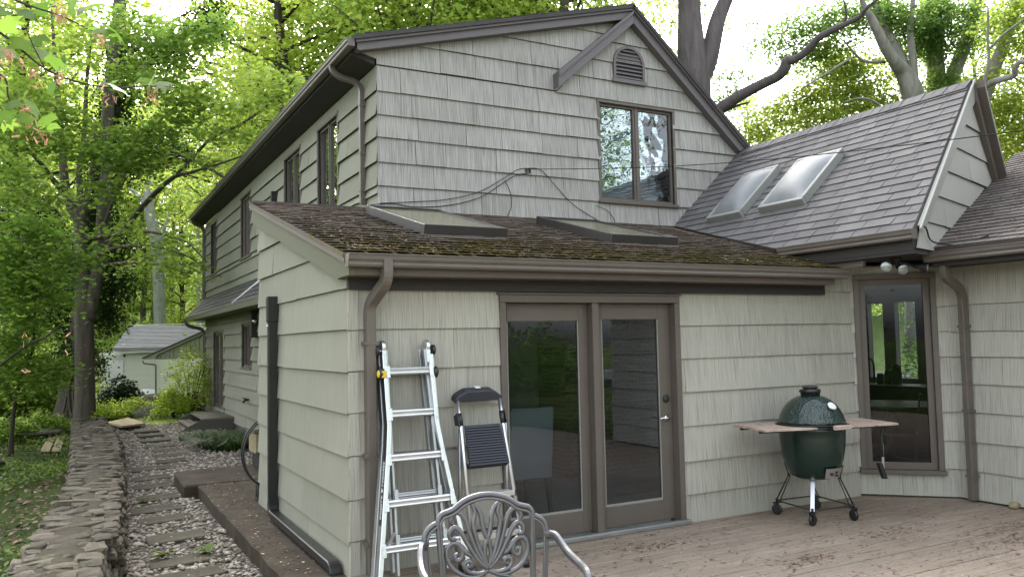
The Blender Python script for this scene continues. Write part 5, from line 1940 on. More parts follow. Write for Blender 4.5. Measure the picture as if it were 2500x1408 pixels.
for s_ in (-1, 1):
    base = Cz(1345 + s_ * 565, 590)
    A = [base, base + cf * .05 + cu_ * s_ * .035 + np.array((0, 0, .000)), base + cf * .16 + cu_ * s_ * .055 + np.array((0, 0, -.055)), base + cf * .30 + cu_ * s_ * .06 + np.array((0, 0, -.075)), base + cf * .42 + cu_ * s_ * .05 + np.array((0, 0, -.085)), base + cf * .47 + cu_ * s_ * .04 + np.array((0, 0, -.15)), base + cf * .44 + cu_ * s_ * .03 + np.array((0, 0, -.30))]
    a_ = MB()
    a_.tube(smooth_pts(A, 5), .0185, 8, prof=[(-1, -.55), (-.5, -.85), (.5, -.85), (1, -.55), (1, .4), (.4, .7), (-.4, .7), (-1, .4)], up=(cf[0], cf[1], 0))
    a_.build('arm', 'cast', chr_)
    for fr_ in (0.02, .46):
        l_ = MB()
        p_ = c0 + cu_ * s_ * .27 + cf * fr_
        l_.tube([p_ + np.array((0, 0, .45)), p_ + cu_ * s_ * .015 + np.array((0, 0, .2)), p_ + cu_ * s_ * .03 + cf * (-.05 if fr_ < .1 else .02) + np.array((0, 0, .0))], [.018, .014, .016], 8)
        l_.build('leg', 'cast', chr_)
se = MB()
for i in range(9):
    f_ = .02 + i * .055
    se.bar(c0 + cu_ * -.27 + cf * f_ + np.array((0, 0, .44)), c0 + cu_ * .27 + cf * f_ + np.array((0, 0, .44)), .035, .016)
se.build('seat', 'cast', chr_)

# ------------------------------------------------------------------ kamado grill
GC = np.array((4.315, -.50, 0.0))
gf = np.array((-.20, -.98, 0.0))
gs = np.array((gf[1], -gf[0], 0.0))                # towards the image left
gr = thing('kamado_grill', 'green egg-shaped ceramic grill on a wheeled stand, with wooden side shelves', 'grill', tuple(GC))
up_ = np.array((0, 0, 1.0))
G = lambda s_, f_, z_: GC + gs * s_ + gf * f_ + up_ * z_
mb = MB()
mb.lathe(GC, [(.10, .372), (.165, .378), (.205, .40), (.245, .47), (.272, .56), (.288, .66), (.296, .76), (.298, .82), (.303, .826), (.303, .846), (.296, .850)], 40)
bowl = mb.build('bowl', 'kamado_base', gr)
mb = MB()
mb.lathe(GC, [(.296, .884), (.305, .888), (.305, .912), (.296, .918), (.285, .955), (.262, 1.005), (.225, 1.058), (.178, 1.10), (.125, 1.128), (.088, 1.138), (.07, 1.142)], 40)
dome = mb.build('dome', 'kamado', gr)
mb = MB()
mb.lathe(GC, [(.308, .850), (.312, .852), (.312, .864), (.300, .866)], 40)
mb.lathe(GC, [(.308, .872), (.312, .874), (.312, .884), (.300, .886)], 40)
mb.box(GC[0] - .05, GC[0] + .05, GC[1] - .33, GC[1] - .29, .845, .89)
mb.build('band', 'black_metal', gr)
mb = MB()
mb.lathe(GC, [(.082, 1.136), (.088, 1.14), (.088, 1.165), (.095, 1.168), (.095, 1.192), (.085, 1.198), (.062, 1.20), (.062, 1.212), (.078, 1.214), (.076, 1.222), (.03, 1.228)], 28)
mb.bar(G(.08, .0, 1.18), G(.115, .0, 1.18), .02, .02)
mb.build('chimney_cap', 'black_plastic', gr)
th = .66
td = gf * math.cos(.20) + gs * -math.sin(.20)
tn = td * math.cos(.75) + up_ * math.sin(.75)
tc = GC + td * .238 + up_ * 1.045
mb = MB()
mb.lathe(tc, [(.044, 0), (.046, .004), (.046, .014), (.042, .018)], 24, tn)
tb = mb.build('thermometer', 'chrome', gr)
mb = MB()
mb.lathe(tc, [(.041, .0181), (.038, .0195), (.001, .020)], 24, tn)
mb.build('dial', 'white', tb)
mb = MB()                                          # draught door
vd = []
for i in range(9):
    a = (-.34 + .68 * i / 8)
    d_ = gf * math.cos(a - .1) + gs * math.sin(a - .1)
    vd.append((GC + d_ * .244 + up_ * .40, GC + d_ * .276 + up_ * .492))
for (p0, p1), (q0, q1) in zip(vd[:-1], vd[1:]):
    o1 = (p0 + q0) / 2 - GC
    o1[2] = 0
    o1 /= np.linalg.norm(o1)
    mb.prism([p0, q0, q1, p1], [p + o1 * .006 for p in (p0, q0, q1, p1)])
dd = mb.build('draught_door', 'alu', gr)
mb = MB()
for a, z, w in ((-.08, .44, .022), (-.28, .455, .018), (-.30, .425, .016)):
    d_ = gf * math.cos(a - .1 + .2) + gs * math.sin(a - .1 + .2)
    p_ = GC + d_ * (.264) + up_ * z
    t_ = np.cross(up_, d_)
    mb.prism([p_ - t_ * w / 2 - up_ * w / 2, p_ + t_ * w / 2 - up_ * w / 2, p_ + t_ * w / 2 + up_ * w / 2, p_ - t_ * w / 2 + up_ * w / 2], [p_ - t_ * w / 2 - up_ * w / 2 + d_ * .012, p_ + t_ * w / 2 - up_ * w / 2 + d_ * .012, p_ + t_ * w / 2 + up_ * w / 2 + d_ * .012, p_ - t_ * w / 2 + up_ * w / 2 + d_ * .012])
mb.build('door_vent', 'black_metal', dd)
mb = MB()                                          # lifting handle
mb.bar(G(-.13, .385, .872), G(.06, .395, .872), .03, .04)
hd = mb.build('lid_handle', 'shelf', gr, bevel=0.006)
mb = MB()
mb.bar(G(.035, .30, .875), G(.045, .395, .872), .02, .018)
mb.bar(G(-.115, .30, .875), G(-.115, .39, .872), .02, .018)
mb.build('handle_bracket', 'black_metal', gr)


def shelf(s0, s1, rot, zt):
    mb = MB()
    sgn = 1 if s1 > 0 else -1
    inner = []
    for i in range(9):
        f_ = -.30 + .60 * i / 8
        inner.append((sgn * math.sqrt(max(.02, .335 ** 2 - f_ * f_)), f_))
    outl = inner + [(s1, .27), (s1, -.27)]
    ca, sa = math.cos(rot), math.sin(rot)
    pts = [(s_ * ca - f_ * sa, s_ * sa + f_ * ca) for s_, f_ in outl]
    mb.prism([G(a, b, zt - .016) for a, b in pts], [G(a, b, zt + .004) for a, b in pts])
    sh = mb.build('side_shelf', 'shelf', gr, bevel=0.003)
    mb = MB()
    for f_ in (-.16, .16):
        a0, b0 = sgn * .30 * ca - f_ * sa, sgn * .30 * sa + f_ * ca
        a1, b1 = s1 * .97 * ca - f_ * sa, s1 * .97 * sa + f_ * ca
        mb.bar(G(a0, b0, zt - .028), G(a1, b1, zt - .028), .025, .022)
    mb.build('shelf_bracket', 'black_metal', sh)
    return sh


shelf(.33, .68, -.02, .868)
shelf(-.33, -.74, -.05, .868)
cast = [(4.128, -.206), (4.03, -.723), (4.502, -.776), (4.601, -.25)]
for i, (x, y) in enumerate(cast):
    c_ = np.array((x, y, 0.0))
    w = MB()
    d_ = np.array((math.cos(i * 1.3 + .4), math.sin(i * 1.3 + .4), 0))
    w.lathe(c_ + up_ * .051 - d_ * .014, [(.040, 0), (.0495, .004), (.0495, .024), (.040, .028)], 22, d_)
    cst = w.build('caster', 'black_plastic', gr)
    f_ = MB()
    f_.box(x - .03, x + .03, y - .03, y + .03, .112, .118)
    t_ = np.cross(up_, d_)
    for q in (-.021, .018):
        f_.bar(c_ + d_ * q + up_ * .112 + t_ * .01, c_ + d_ * q + up_ * .048, .004, .03, t_)
    f_.lathe(c_ + up_ * .118, [(.012, 0), (.012, .035)], 10)
    f_.build('fork', 'black_metal', cst)
mb = MB()
for i in range(4):
    x, y = cast[i]
    x2, y2 = cast[(i + 1) % 4]
    mb.tube([(x, y, .135), (x2, y2, .135)], .0065, 8)
ring = mb.build('base_ring', 'black_metal', gr)
for i, (x, y) in enumerate(cast):
    o_ = np.array((x, y, 0)) - GC
    o_[2] = 0
    o_ /= np.linalg.norm(o_)
    t_ = np.cross(up_, o_)
    mb = MB()
    if i == 1:
        mb.bar(np.array((x, y, .125)), GC + o_ * .15 + up_ * .385, .035, .012, o_)
        mb.build('leg', 'alu', gr)
        continue
    tp_ = GC + o_ * .262 + up_ * .50
    kn = GC + o_ * .228 + up_ * .385
    mb.tube([tp_, kn, np.array((x, y, .14)) + t_ * .02], .0065, 8)
    mb.tube([GC + o_ * .20 + up_ * .385 + t_ * .07, np.array((x, y, .14)) + t_ * -.03 + o_ * -.03], .005, 8)
    mb.lathe(kn, [(.013, -.012), (.013, .012)], 8)
    mb.build('leg', 'black_metal', gr)
# tools hanging from the right shelf
b0 = G(-.60, .22, .84)
mb = MB()
mb.tube([b0 + up_ * .015, b0 + up_ * -.03], .005, 6)
mb.tube([b0 + up_ * -.03, b0 + up_ * -.09, b0 + up_ * -.20, b0 + up_ * -.285], [.008, .013, .010, .012], 10)
br = mb.build('grill_brush', 'black_plastic', None, tuple(b0))
tag(br, 'long grill brush with black handle, hanging from the right shelf of the grill', 'brush')
mb = MB()
mb.bar(b0 + up_ * -.285, b0 + up_ * -.42, .022, .003, gf)
mb.build('shank', 'alu', br)
mb = MB()
mb.prism([b0 + up_ * -.34 + gs * .06 + gf * -.02, b0 + up_ * -.34 + gs * .02 + gf * -.02, b0 + up_ * -.485 + gs * -.03 + gf * -.02, b0 + up_ * -.485 + gs * .01 + gf * -.02], [b0 + up_ * -.34 + gs * .06 + gf * .02, b0 + up_ * -.34 + gs * .02 + gf * .02, b0 + up_ * -.485 + gs * -.03 + gf * .02, b0 + up_ * -.485 + gs * .01 + gf * .02])
mb.build('bristles', 'black_metal', br)
b1 = G(-.715, .10, .84)
mb = MB()
mb.tube([b1 + up_ * .015, b1 + up_ * -.02], .005, 6)
mb.tube([b1 + up_ * -.015, b1 + up_ * -.06, b1 + up_ * -.15], [.013, .017, .013], 10)
hk = mb.build('ash_hook', 'black_plastic', None, tuple(b1))
tag(hk, 'thin steel ash hook with black handle, hanging right of the grill brush', 'hook')
mb = MB()
mb.tube([b1 + up_ * -.15, b1 + up_ * -.46, b1 + up_ * -.475 + gs * -.03], .004, 6)
mb.build('shank', 'alu', hk)

# ------------------------------------------------------------------ side of the house: wooden steps, planter, hoop, planks, spouts
po = thing('porch_steps', 'low grey wooden steps and landing at the side door', 'steps', (1.0, 14.3, -.1))
mb = MB()
for i in range(6):
    y0 = 13.3 + i * .36
    mb.box(.70, 1.385, y0, y0 + .345, .105, .135, rg.random())
mb.build('landing', 'wood_grey', po)
mb = MB()
for i in range(2):
    mb.box(.42 + i * .14, .55 + i * .14, 13.42, 15.35, -.055, -.022)
mb.build('tread', 'wood_grey', po)
for y0 in (13.30, 15.40):
    mb = MB()
    mb.prism([(1.38, y0, -.22), (.16, y0, -.22), (.22, y0, -.13), (.68, y0, .102), (1.38, y0, .102)], [(1.38, y0 + .05, -.22), (.16, y0 + .05, -.22), (.22, y0 + .05, -.13), (.68, y0 + .05, .102), (1.38, y0 + .05, .102)])
    mb.build('stringer', 'wood_dark', po)
pl = thing('planter_box', 'slatted planter box with a dark base behind the corner of the extension', 'planter', (.75, 6.0, 0))
mb = MB()
for i in range(14):
    mb.box(.42 + i * .05, .46 + i * .05, 5.78, 5.82, .24, .50, rg.random())
mb.box(.42, 1.12, 5.82, 6.3, .22, .50)
mb.build('slats', 'wood_tan', pl)
mb = MB()
mb.box(.38, 1.16, 5.74, 6.34, .50, .56)
mb.build('rim', 'wood_grey', pl, bevel=0.01)
mb = MB()
mb.box(.46, 1.1, 5.79, 6.28, -.008, .225)
mb.build('base', 'black_metal', pl, bevel=0.01)
hp = thing('wire_hoop', 'round black wire firewood hoop standing on the concrete behind the extension', 'hoop', (.30, 3.62, -.01))
for dy in (0.0, .09):
    mb = MB()
    mb.tube([(.30 + .44 * math.sin(a), 3.58 + dy * 1.2, .50 + .44 * math.cos(a)) for a in np.linspace(0, 2 * math.pi, 49)], .011, 8, False)
    mb.build('ring', 'black_metal', hp)
mb = MB()
for x in (.02, .58):
    mb.tube([(x, 3.58, .15), (x, 3.58, -.002), (x, 3.70, -.002), (x, 3.70, .15)], .010, 8)
mb.build('stand', 'black_metal', hp)
for i, (pts, lb) in enumerate((([(-2.36, 12.3), (-2.20, 12.2), (-2.11, 15.3), (-2.26, 15.35)], 'weathered plank on the lawn left of the stone wall, the left one of two'), ([(-2.17, 12.15), (-2.02, 12.1), (-1.945, 15.2), (-2.09, 15.25)], 'weathered plank on the lawn left of the stone wall, the one nearer the wall'))):
    mb = MB()
    zz = -.235
    mb.prism([(x, y, zz + (y - 12.2) * .02) for x, y in pts], [(x, y, zz + .04 + (y - 12.2) * .02) for x, y in pts], .6)
    tag(mb.build('plank', 'wood_tan', None, (pts[0][0], pts[0][1], zz), bevel=0.004), lb, 'plank', 'planks lying on the lawn')

# ------------------------------------------------------------------ cables on the gable
GY = 3.365
def cable(name, pts, r, label):
    mb = MB()
    mb.tube(smooth_pts(pts, 5), r, 6)
    return tag(mb.build(name, 'wire', None, tuple(pts[0])), label, 'cable')
gy = lambda px, py: tuple(CAM + ray(px, py) * ((GY - CAM[1]) / ray(px, py)[1]))
an = gy(1288, 413)
far = CAM + ray(2515, 317) * 6.6
cable('service_cable', [an] + [tuple(np.array(an) * (1 - t) + far * t + np.array((0, 0, -.10 * math.sin(math.pi * t)))) for t in (.2, .4, .6, .8, 1.0)], .0045, 'overhead cable running from the gable wall across the wing roof to the right')
cable('loose_cable', [gy(928, 496), gy(1000, 493), gy(1090, 487), gy(1170, 468), gy(1225, 438), gy(1262, 415), gy(1285, 411)], .0045, 'upper loose cable sagging from the corner of the gable to the bracket')
cable('loose_cable', [gy(905, 500), gy(960, 497), gy(1010, 505), gy(1090, 502), gy(1170, 483), gy(1220, 452), gy(1260, 428), gy(1290, 424)], .005, 'lower loose cable that starts at the left skylight and rises to the bracket')
cable('loose_cable', [gy(1285, 411), gy(1320, 415), gy(1355, 452), gy(1400, 500), gy(1460, 538)], .0045, 'loose cable dropping from the bracket towards the right skylight')
cable('loose_cable', [gy(1232, 440), gy(1246, 470), gy(1248, 505), gy(1238, 530)], .004, 'short loose cable hanging straight down below the bracket')
cable('loose_cable', [gy(1456, 502), gy(1480, 512), gy(1495, 528), gy(1502, 542)], .004, 'short loose cable hanging below the upper window')
cable('eave_cable', [tuple(G0 + GU * .05 + GN * .03 + np.array((0, 0, 2.74))), tuple(G0 + GU * .18 + GN * .05 + np.array((0, 0, 2.72))), tuple(G0 + GU * .36 + GN * .05 + np.array((0, 0, 2.60))), (5.80, -1.10, 2.56), (5.86, -1.35, 2.62)], .008, 'cable looping over the gable end of the wing down to the right roof')
mb = MB()
for x in lin(0, 1, 2):
    mb.box(an[0] - .03 + x * .05, an[0] - .01 + x * .05, GY - .02, GY + .02, an[2] - .05, an[2] + .01)
mb.build('cable_bracket', 'black_metal', house)

# ------------------------------------------------------------------ vegetation helpers
def rnd_norm(rng, n, up=.7):
    N_ = rng.normal(size=(n, 3))
    N_ /= np.linalg.norm(N_, axis=1, keepdims=True)
    N_[:, 2] = np.abs(N_[:, 2])
    return N_ * .9 + np.array((0, 0, up))


def sprays(rng, centres, per, sig, flat=.35):
    """leaf positions round cluster centres, each cluster a flattened, slightly drooping spray"""
    centres = np.asarray(centres)
    n = len(centres)
    P = rng.normal(size=(n, per, 3)) * sig
    P[:, :, 2] *= flat
    r2 = np.linalg.norm(P[:, :, :2], axis=2)
    P[:, :, 2] -= .18 * r2 ** 2 / sig
    return (centres[:, None, :] + P).reshape(-1, 3)


def tint_of(rng, P, n_per, lo=.15, hi=.85):
    n = len(P)
    cl = rng.uniform(lo, hi, n // n_per + 1)
    return np.repeat(cl, n_per)[:n] * .75 + rng.uniform(0, 1, n) * .25


def grow(seed, H, crown0, spread, nb=22, trunk_r=.22, wob=.35, per=34, size=.16, sig=.42, sub=7):
    """generic forest tree: trunk and limbs as tubes, leaf sprays round the outer limbs"""
    rg = random.Random(seed)
    rng = np.random.default_rng(seed)
    mb = MB()
    n = 12
    pts = []
    x = y = 0.0
    for i in range(n + 1):
        pts.append((x, y, H * .93 * i / n))
        x += rg.uniform(-wob, wob) * .5
        y += rg.uniform(-wob, wob) * .5
    mb.tube(pts, [trunk_r * (1.35 if i == 0 else 1) * (1 - .85 * i / n) + .02 for i in range(n + 1)], 8)
    C = []
    for b in range(nb):
        f = crown0 + (1 - crown0) * (b + rg.random()) / nb
        k_ = f * n * .96
        i = min(int(k_), n - 1)
        p = np.array(pts[i]) + (np.array(pts[i + 1]) - np.array(pts[i])) * (k_ - i)
        az = b * 2.4 + rg.uniform(-.5, .5)
        shape = math.sin(math.pi * min(1, (1 - (f - crown0) / (1 - crown0)) * .75 + .2)) ** .8
        L = spread * shape * rg.uniform(.65, 1.15)
        el_ = rg.uniform(.15, .75)
        d = np.array((math.cos(az) * math.cos(el_), math.sin(az) * math.cos(el_), math.sin(el_)))
        bp = [p]
        for j in range(1, 6):
            d = d + np.array((rg.uniform(-.18, .18), rg.uniform(-.18, .18), rg.uniform(-.14, .10)))
            d /= np.linalg.norm(d)
            bp.append(bp[-1] + d * L / 5)
        r0 = trunk_r * .38 * (1 - .6 * f) + .012
        mb.tube(bp, [r0 * (1 - .17 * j) for j in range(6)], 5)
        for s_ in range(sub):
            t = rg.uniform(.28, 1.0) * 5
            i2 = min(int(t), 4)
            q = bp[i2] + (bp[i2 + 1] - bp[i2]) * (t - i2)
            off = np.array((rg.gauss(0, 1), rg.gauss(0, 1), rg.gauss(0, .55))) * L * .20
            C.append(q + off)
            if s_ < 2:
                mb.tube([q, q + off * .9], [.014, .006], 4)
    P = sprays(rng, C, per, sig)
    tint = tint_of(rng, P, per) + .10 * (P[:, 2] / H - .5)
    return mb, P, tint, rng, size


def plant_tree(root_name, label, cat, base, spec, leaf, bark, group=None, shape=RHOMB, up=.6):
    mb, P, tint, rng, size = spec
    t_ = thing(root_name, label, cat, base, group)
    b_ = np.array(base)
    mb.v = [(a + b_[0], b + b_[1], c + b_[2]) for a, b, c in mb.v]
    mb.build('trunk', bark, t_)
    leaf_mesh('crown', P + b_, rnd_norm(rng, len(P), up), size * rng.uniform(.65, 1.25, len(P)), tint, leaf, shape, t_, seed=1)
    return t_


def dup(root, loc, rz, sc_, label=None, group=None):
    r = root.copy()
    COL.objects.link(r)
    r.location = loc
    r.rotation_euler = (0, 0, rz)
    r.scale = (sc_[0], sc_[0], sc_[1])
    if label:
        r['label'] = label
    if group:
        r['group'] = group
    for ch_ in list(root.children):
        c = ch_.copy()
        COL.objects.link(c)
        c.parent = r
        for g2 in ch_.children:
            d = g2.copy()
            COL.objects.link(d)
            d.parent = c
    return r


# ------------------------------------------------------------------ woods
WOODL = 'tall leafy tree with yellow-green spring foliage in the woods beyond the path'
ROOFL = 'tall leafy tree with bright green foliage rising behind the long roof of the house'
RIGHTL = 'leafy tree with pale green foliage rising behind the wing roof on the right'
REARL = 'tree on the far side of the garden, seen only as a reflection in the glass'
HALL = [(15, 24), (60, 22), (130, 30)]
protos = []
for i, (H, c0_, spd, leaf, bark) in enumerate([(24, .18, 5.2, 'leaf_wood', 'bark'), (22, .12, 4.6, 'leaf_wood', 'bark_dark'), (26, .25, 5.6, 'leaf_pale', 'bark'), (23, .10, 5.0, 'leaf_yellow', 'bark_dark'), (22, .16, 5.0, 'leaf_deep', 'bark_dark')]):
    protos.append(grow(100 + i, H, c0_, spd, 38, .26, .35, 42, .215, .50, 9))
left_spots = [(20, 30, 3), (40, 38, 0), (110, 54, 3), (720, 29, 3), (640, 38, 3), (590, 44, 0), (720, 32, 1), (680, 50, 3), (780, 42, 3), (830, 34, 0), (860, 52, 3), (270, 72, 3), (350, 70, 0), (450, 70, 3), (560, 62, 0), (60, 48, 0), (170, 60, 3), (310, 78, 1), (420, 76, 0), (580, 58, 3), (610, 70, 2), (-60, 38, 1), (-40, 62, 3), (240, 78, 0), (370, 84, 3), (480, 90, 1), (100, 80, 2), (680, 62, 0), (330, 88, 3), (-120, 28, 0)]
roof_spots = [(940, 28, 3), (1040, 27, 0), (1200, 28, 3), (1390, 27, 0), (1110, 44, 3), (1290, 45, 0), (900, 40, 2), (985, 34, 0), (1080, 38, 1), (1160, 33, 3), (1250, 36, 0), (1330, 32, 1), (1420, 37, 3), (1500, 42, 0), (1040, 52, 3), (1210, 55, 0), (1380, 54, 1)]
right_spots = [(1620, 46, 2), (1860, 40, 2), (1960, 44, 3), (2080, 38, 2), (2450, 33, 3), (2560, 30, 2), (2350, 48, 0), (2180, 50, 2)]
rear_spots = [(8, -19, 3), (-10, -36, 2), (-14, -22, 0), (-6, -27, 1), (3, -24, 2), (12, -27, 0), (20, -20, 1), (-22, -14, 2), (26, -12, 0), (30, 2, 1), (-16, 2, 0), (-13, 12, 1), (14, -34, 2)]
made = {}
rg = random.Random(77)


def spawn(loc, kind, label, group, sc_):
    if (kind, label) not in made and kind not in made:
        specs = protos[kind]
        leaf = ['leaf_wood', 'leaf_wood', 'leaf_pale', 'leaf_yellow', 'leaf_deep'][kind]
        bark = ['bark', 'bark_dark', 'bark', 'bark_dark', 'bark_dark'][kind]
        made[kind] = plant_tree('forest_tree', label, 'tree', (0, 0, 0), specs, leaf, bark, group)
        o = made[kind]
        o.location = loc
        o.rotation_euler = (0, 0, rg.uniform(0, 6.28))
        o.scale = (sc_[0], sc_[0], sc_[1])
        return o
    return dup(made[kind], loc, rg.uniform(0, 6.28), sc_, label, group)


def pos(px, depth):
    p = at(px, 840, depth)
    return (p[0], p[1], gz(p[0], p[1]) - .2)


for px, d, kd in left_spots:
    s_ = rg.uniform(.85, 1.1)
    spawn(pos(px, d), kd, WOODL, 'trees of the woods beyond the path', (s_ * 1.05, s_ * (1 + max(0, d - 45) * .006)))
for px, d, kd in roof_spots:
    s_ = rg.uniform(.85, 1.05)
    spawn(pos(px, d), kd, ROOFL, 'trees behind the long roof', (s_, s_))
for px, d, kd in right_spots:
    s_ = rg.uniform(.58, .72)
    spawn(pos(px, d), kd, RIGHTL, 'trees behind the wing roof', (s_ * 1.1, s_))
for x, y, kd in rear_spots:
    s_ = rg.uniform(.75, .95)
    spawn((x, y, gz(x, y)), 4, REARL, 'trees reflected in the windows', (s_ * 1.15, s_))  # darker leaf puts the backlit look of these crowns into the colour

# bushes of the understorey
def bush_spec(seed, r, h, n=150, per=26, size=.10, sig=.22):
    rg = random.Random(seed)
    rng = np.random.default_rng(seed)
    mb = MB()
    C = []
    for i in range(n):
        a, q, t = rg.uniform(0, 6.28), math.sqrt(rg.random()) * r, rg.random()
        hh = h * (1 - .55 * (q / r) ** 2) * (.25 + .75 * t) * rg.uniform(.8, 1.12)
        C.append((q * math.cos(a), q * math.sin(a), hh))
        if i % 7 == 0:
            mb.tube([(rg.uniform(-.1, .1) * r, rg.uniform(-.1, .1) * r, 0), (q * .5 * math.cos(a), q * .5 * math.sin(a), hh * .55), (q * math.cos(a), q * math.sin(a), hh)], [.022 * h / 2, .012 * h / 2, .004], 4)
    P = sprays(rng, C, per, sig)
    return mb, P, tint_of(rng, P, per), rng, size


ub = plant_tree('understorey_bush', 'leafy green bush in the woodland undergrowth left of the path', 'bush', (0, 0, 0), bush_spec(5, 1.6, 2.6, 210, 30, .13, .26), 'leaf_wood', 'bark_dark', 'bushes of the woodland undergrowth')
first = True
for px, d in [(-60, 23.5), (5, 24), (60, 25.5), (110, 28), (-20, 28), (-110, 22), (70, 33), (-20, 31), (350, 62), (420, 58), (500, 66), (300, 68), (560, 60), (230, 64), (560, 50), (100, 52), (40, 44), (395, 74), (520, 80), (270, 60), (-140, 26)]:
    p = pos(px, d)
    s_ = rg.uniform(.75, 1.15) * (1 if d < 35 else 1.5)
    if first:
        ub.location = p
        ub.scale = (s_, s_, s_)
        first = False
    else:
        dup(ub, p, rg.uniform(0, 6.28), (s_, s_ * rg.uniform(.8, 1.2)))
rb = plant_tree('reflection_bush', 'added bush out of view across the garden, seen only as a reflection in the glass', 'bush', (-16, -24, gz(-16, -24)), bush_spec(6, 1.6, 2.6, 130, 24, .15, .28), 'leaf_deep', 'bark_dark', 'bushes reflected in the windows')  # added out of view to give the door reflection some texture
for x, y in [(-8, -15), (-3, -19), (1, -14), (5, -20), (9, -15), (13, -19), (18, -13), (-13, -17), (22, -20), (-4, -26), (4, -28), (11, -27)]:
    s_ = rg.uniform(.8, 1.5)
    dup(rb, (x, y, gz(x, y)), rg.uniform(0, 6.28), (s_, s_), 'added bush out of view across the garden, seen only as a reflection in the glass', 'bushes reflected in the windows')
# far wood edge that reads as one mass
rng = np.random.default_rng(50)
n = 5200
ang = rng.uniform(-.75, .95, n)
dist = rng.uniform(92, 125, n)
C = np.stack([CAM[0] + np.sin(ang + .25) * dist, CAM[1] + np.cos(ang + .25) * dist, rng.uniform(0, 24, n) * rng.uniform(.5, 1, n)], 1)
C[:, 2] += np.array([gz(a, b) for a, b in C[:, :2]])
P = sprays(rng, C, 12, 1.3)
o = leaf_mesh('far_wood', P, rnd_norm(rng, len(P), .3), .75 * rng.uniform(.6, 1.3, len(P)), tint_of(rng, P, 12), 'leaf_wood', RHOMB)
tag(o, 'far leafy wood closing the view', kind='stuff')

# ------------------------------------------------------------------ the trees in the picture's foreground and behind the roofs
def limb(mb, pts, n=8):
    """pts: (px, py, width px, depth)"""
    P = [at(a, b, d) for a, b, w, d in pts]
    R_ = [w / 2 * d / FPX for a, b, w, d in pts]
    k_ = 5
    SP = smooth_pts(P, k_)
    SR = np.interp(np.linspace(0, len(P) - 1, len(SP)), range(len(P)), R_)
    mb.tube(SP, list(SR), n)


def blobs(seed, lst, per=30, sig=.30, dens=1.0, lo=.15, hi=.85, flat=.35):
    """lst: (px, py, rx, ry, depth, n, tone shift) -> leaf positions in real ellipsoids at those distances"""
    rng = np.random.default_rng(seed)
    PP, TT = [], []
    for px, py, rx, ry, d, n, ts in lst:
        c = at(px, py, d)
        n = int(n * dens)
        q = rng.normal(size=(n, 3))
        q /= np.linalg.norm(q, axis=1, keepdims=True)
        q *= rng.random((n, 1)) ** .45
        a = q[:, 0:1] * rx * d / FPX
        b = q[:, 1:2] * ry * d / FPX
        e = q[:, 2:3] * (rx + ry) * .5 * d / FPX
        C = c + a * ROT[0] + b * ROT[1] + e * ROT[2]
        P = sprays(rng, C, per, sig, flat)
        PP.append(P)
        TT.append(tint_of(rng, P, per, lo, hi) + ts)
    return np.concatenate(PP), np.concatenate(TT), rng


def ground_at(px, py, d):
    p = at(px, py, d)
    return (p[0], p[1], gz(p[0], p[1]))


# maple beside the end of the stone wall
D = 20.6
ma = thing('maple_tree', 'maple with several upright stems at the far end of the stone wall', 'tree', ground_at(207, 1022, D))
mb = MB()
limb(mb, [(206, 1040, 62, D), (207, 1000, 50, D), (207, 900, 45, D), (205, 760, 43, D), (202, 666, 36, D), (199, 599, 31, D), (194, 542, 29, D), (174, 503, 25, D), (162, 471, 23, D), (156, 421, 20, D), (150, 330, 16, D), (140, 220, 12, D), (128, 60, 7, D), (120, -60, 4, D)], 12)
limb(mb, [(218, 780, 30, D), (231, 702, 31, D), (245, 627, 30, D), (250, 542, 29, D), (256, 471, 28, D), (261, 407, 27, D + .3), (262, 300, 27, D + .4), (270, 194, 27, D + .5), (280, 104, 25, D + .5), (287, 30, 23, D + .5), (292, -60, 20, D + .5), (298, -170, 14, D + .5)], 10)
limb(mb, [(197, 560, 20, D), (196, 471, 16, D), (193, 418, 14, D), (205, 330, 12, D), (212, 200, 9, D), (225, 60, 6, D)])
limb(mb, [(200, 545, 18, D), (210, 489, 15, D), (220, 436, 13, D), (235, 380, 11, D - .3), (232, 300, 9, D - .4)])
limb(mb, [(244, 640, 18, D), (256, 613, 17, D - .1), (295, 570, 15, D - .5), (337, 517, 14, D - 1), (387, 464, 12, D - 1.5), (426, 432, 10, D - 2), (470, 420, 7, D - 2.4), (560, 392, 5, D - 3), (612, 372, 3, D - 3.2)])
limb(mb, [(418, 440, 8, D - 1.9), (470, 385, 8, D - 2.2), (517, 338, 7, D - 2.6), (597, 298, 6, D - 3), (686, 229, 5, D - 3.6), (736, 164, 3, D - 4)])
limb(mb, [(213, 583, 12, D), (302, 567, 9, D - .7), (360, 566, 7, D - 1), (419, 578, 6, D - 1.4), (460, 595, 4, D - 1.8), (505, 640, 2.5, D - 2)], 6)
limb(mb, [(231, 625, 11, D), (284, 604, 9, D - .5), (340, 600, 7, D - .9), (391, 604, 6, D - 1.2), (460, 627, 4, D - 1.6), (495, 652, 2.5, D - 1.8)], 6)
limb(mb, [(258, 645, 8, D), (337, 641, 6, D - .8), (400, 650, 4, D - 1.2), (455, 667, 3, D - 1.5)], 6)
limb(mb, [(185, 665, 16, D), (142, 620, 13, D - .8), (70, 590, 10, D - 1.6), (7, 570, 8, D - 2.2), (-60, 540, 6, D - 3)], 7)
limb(mb, [(112, 588, 9, D - 1.2), (60, 540, 9, D - 1.7), (7, 496, 8, D - 2.3), (-50, 450, 6, D - 3)], 7)
limb(mb, [(166, 480, 16, D), (146, 460, 14, D - .4), (120, 425, 12, D - .9), (96, 395, 10, D - 1.3), (40, 340, 7, D - 2), (-40, 300, 5, D - 2.8)], 7)
limb(mb, [(252, 560, 10, D), (300, 430, 8, D - .8), (360, 330, 7, D - 1.6), (440, 250, 5, D - 2.6), (520, 200, 3, D - 3.4)], 6)
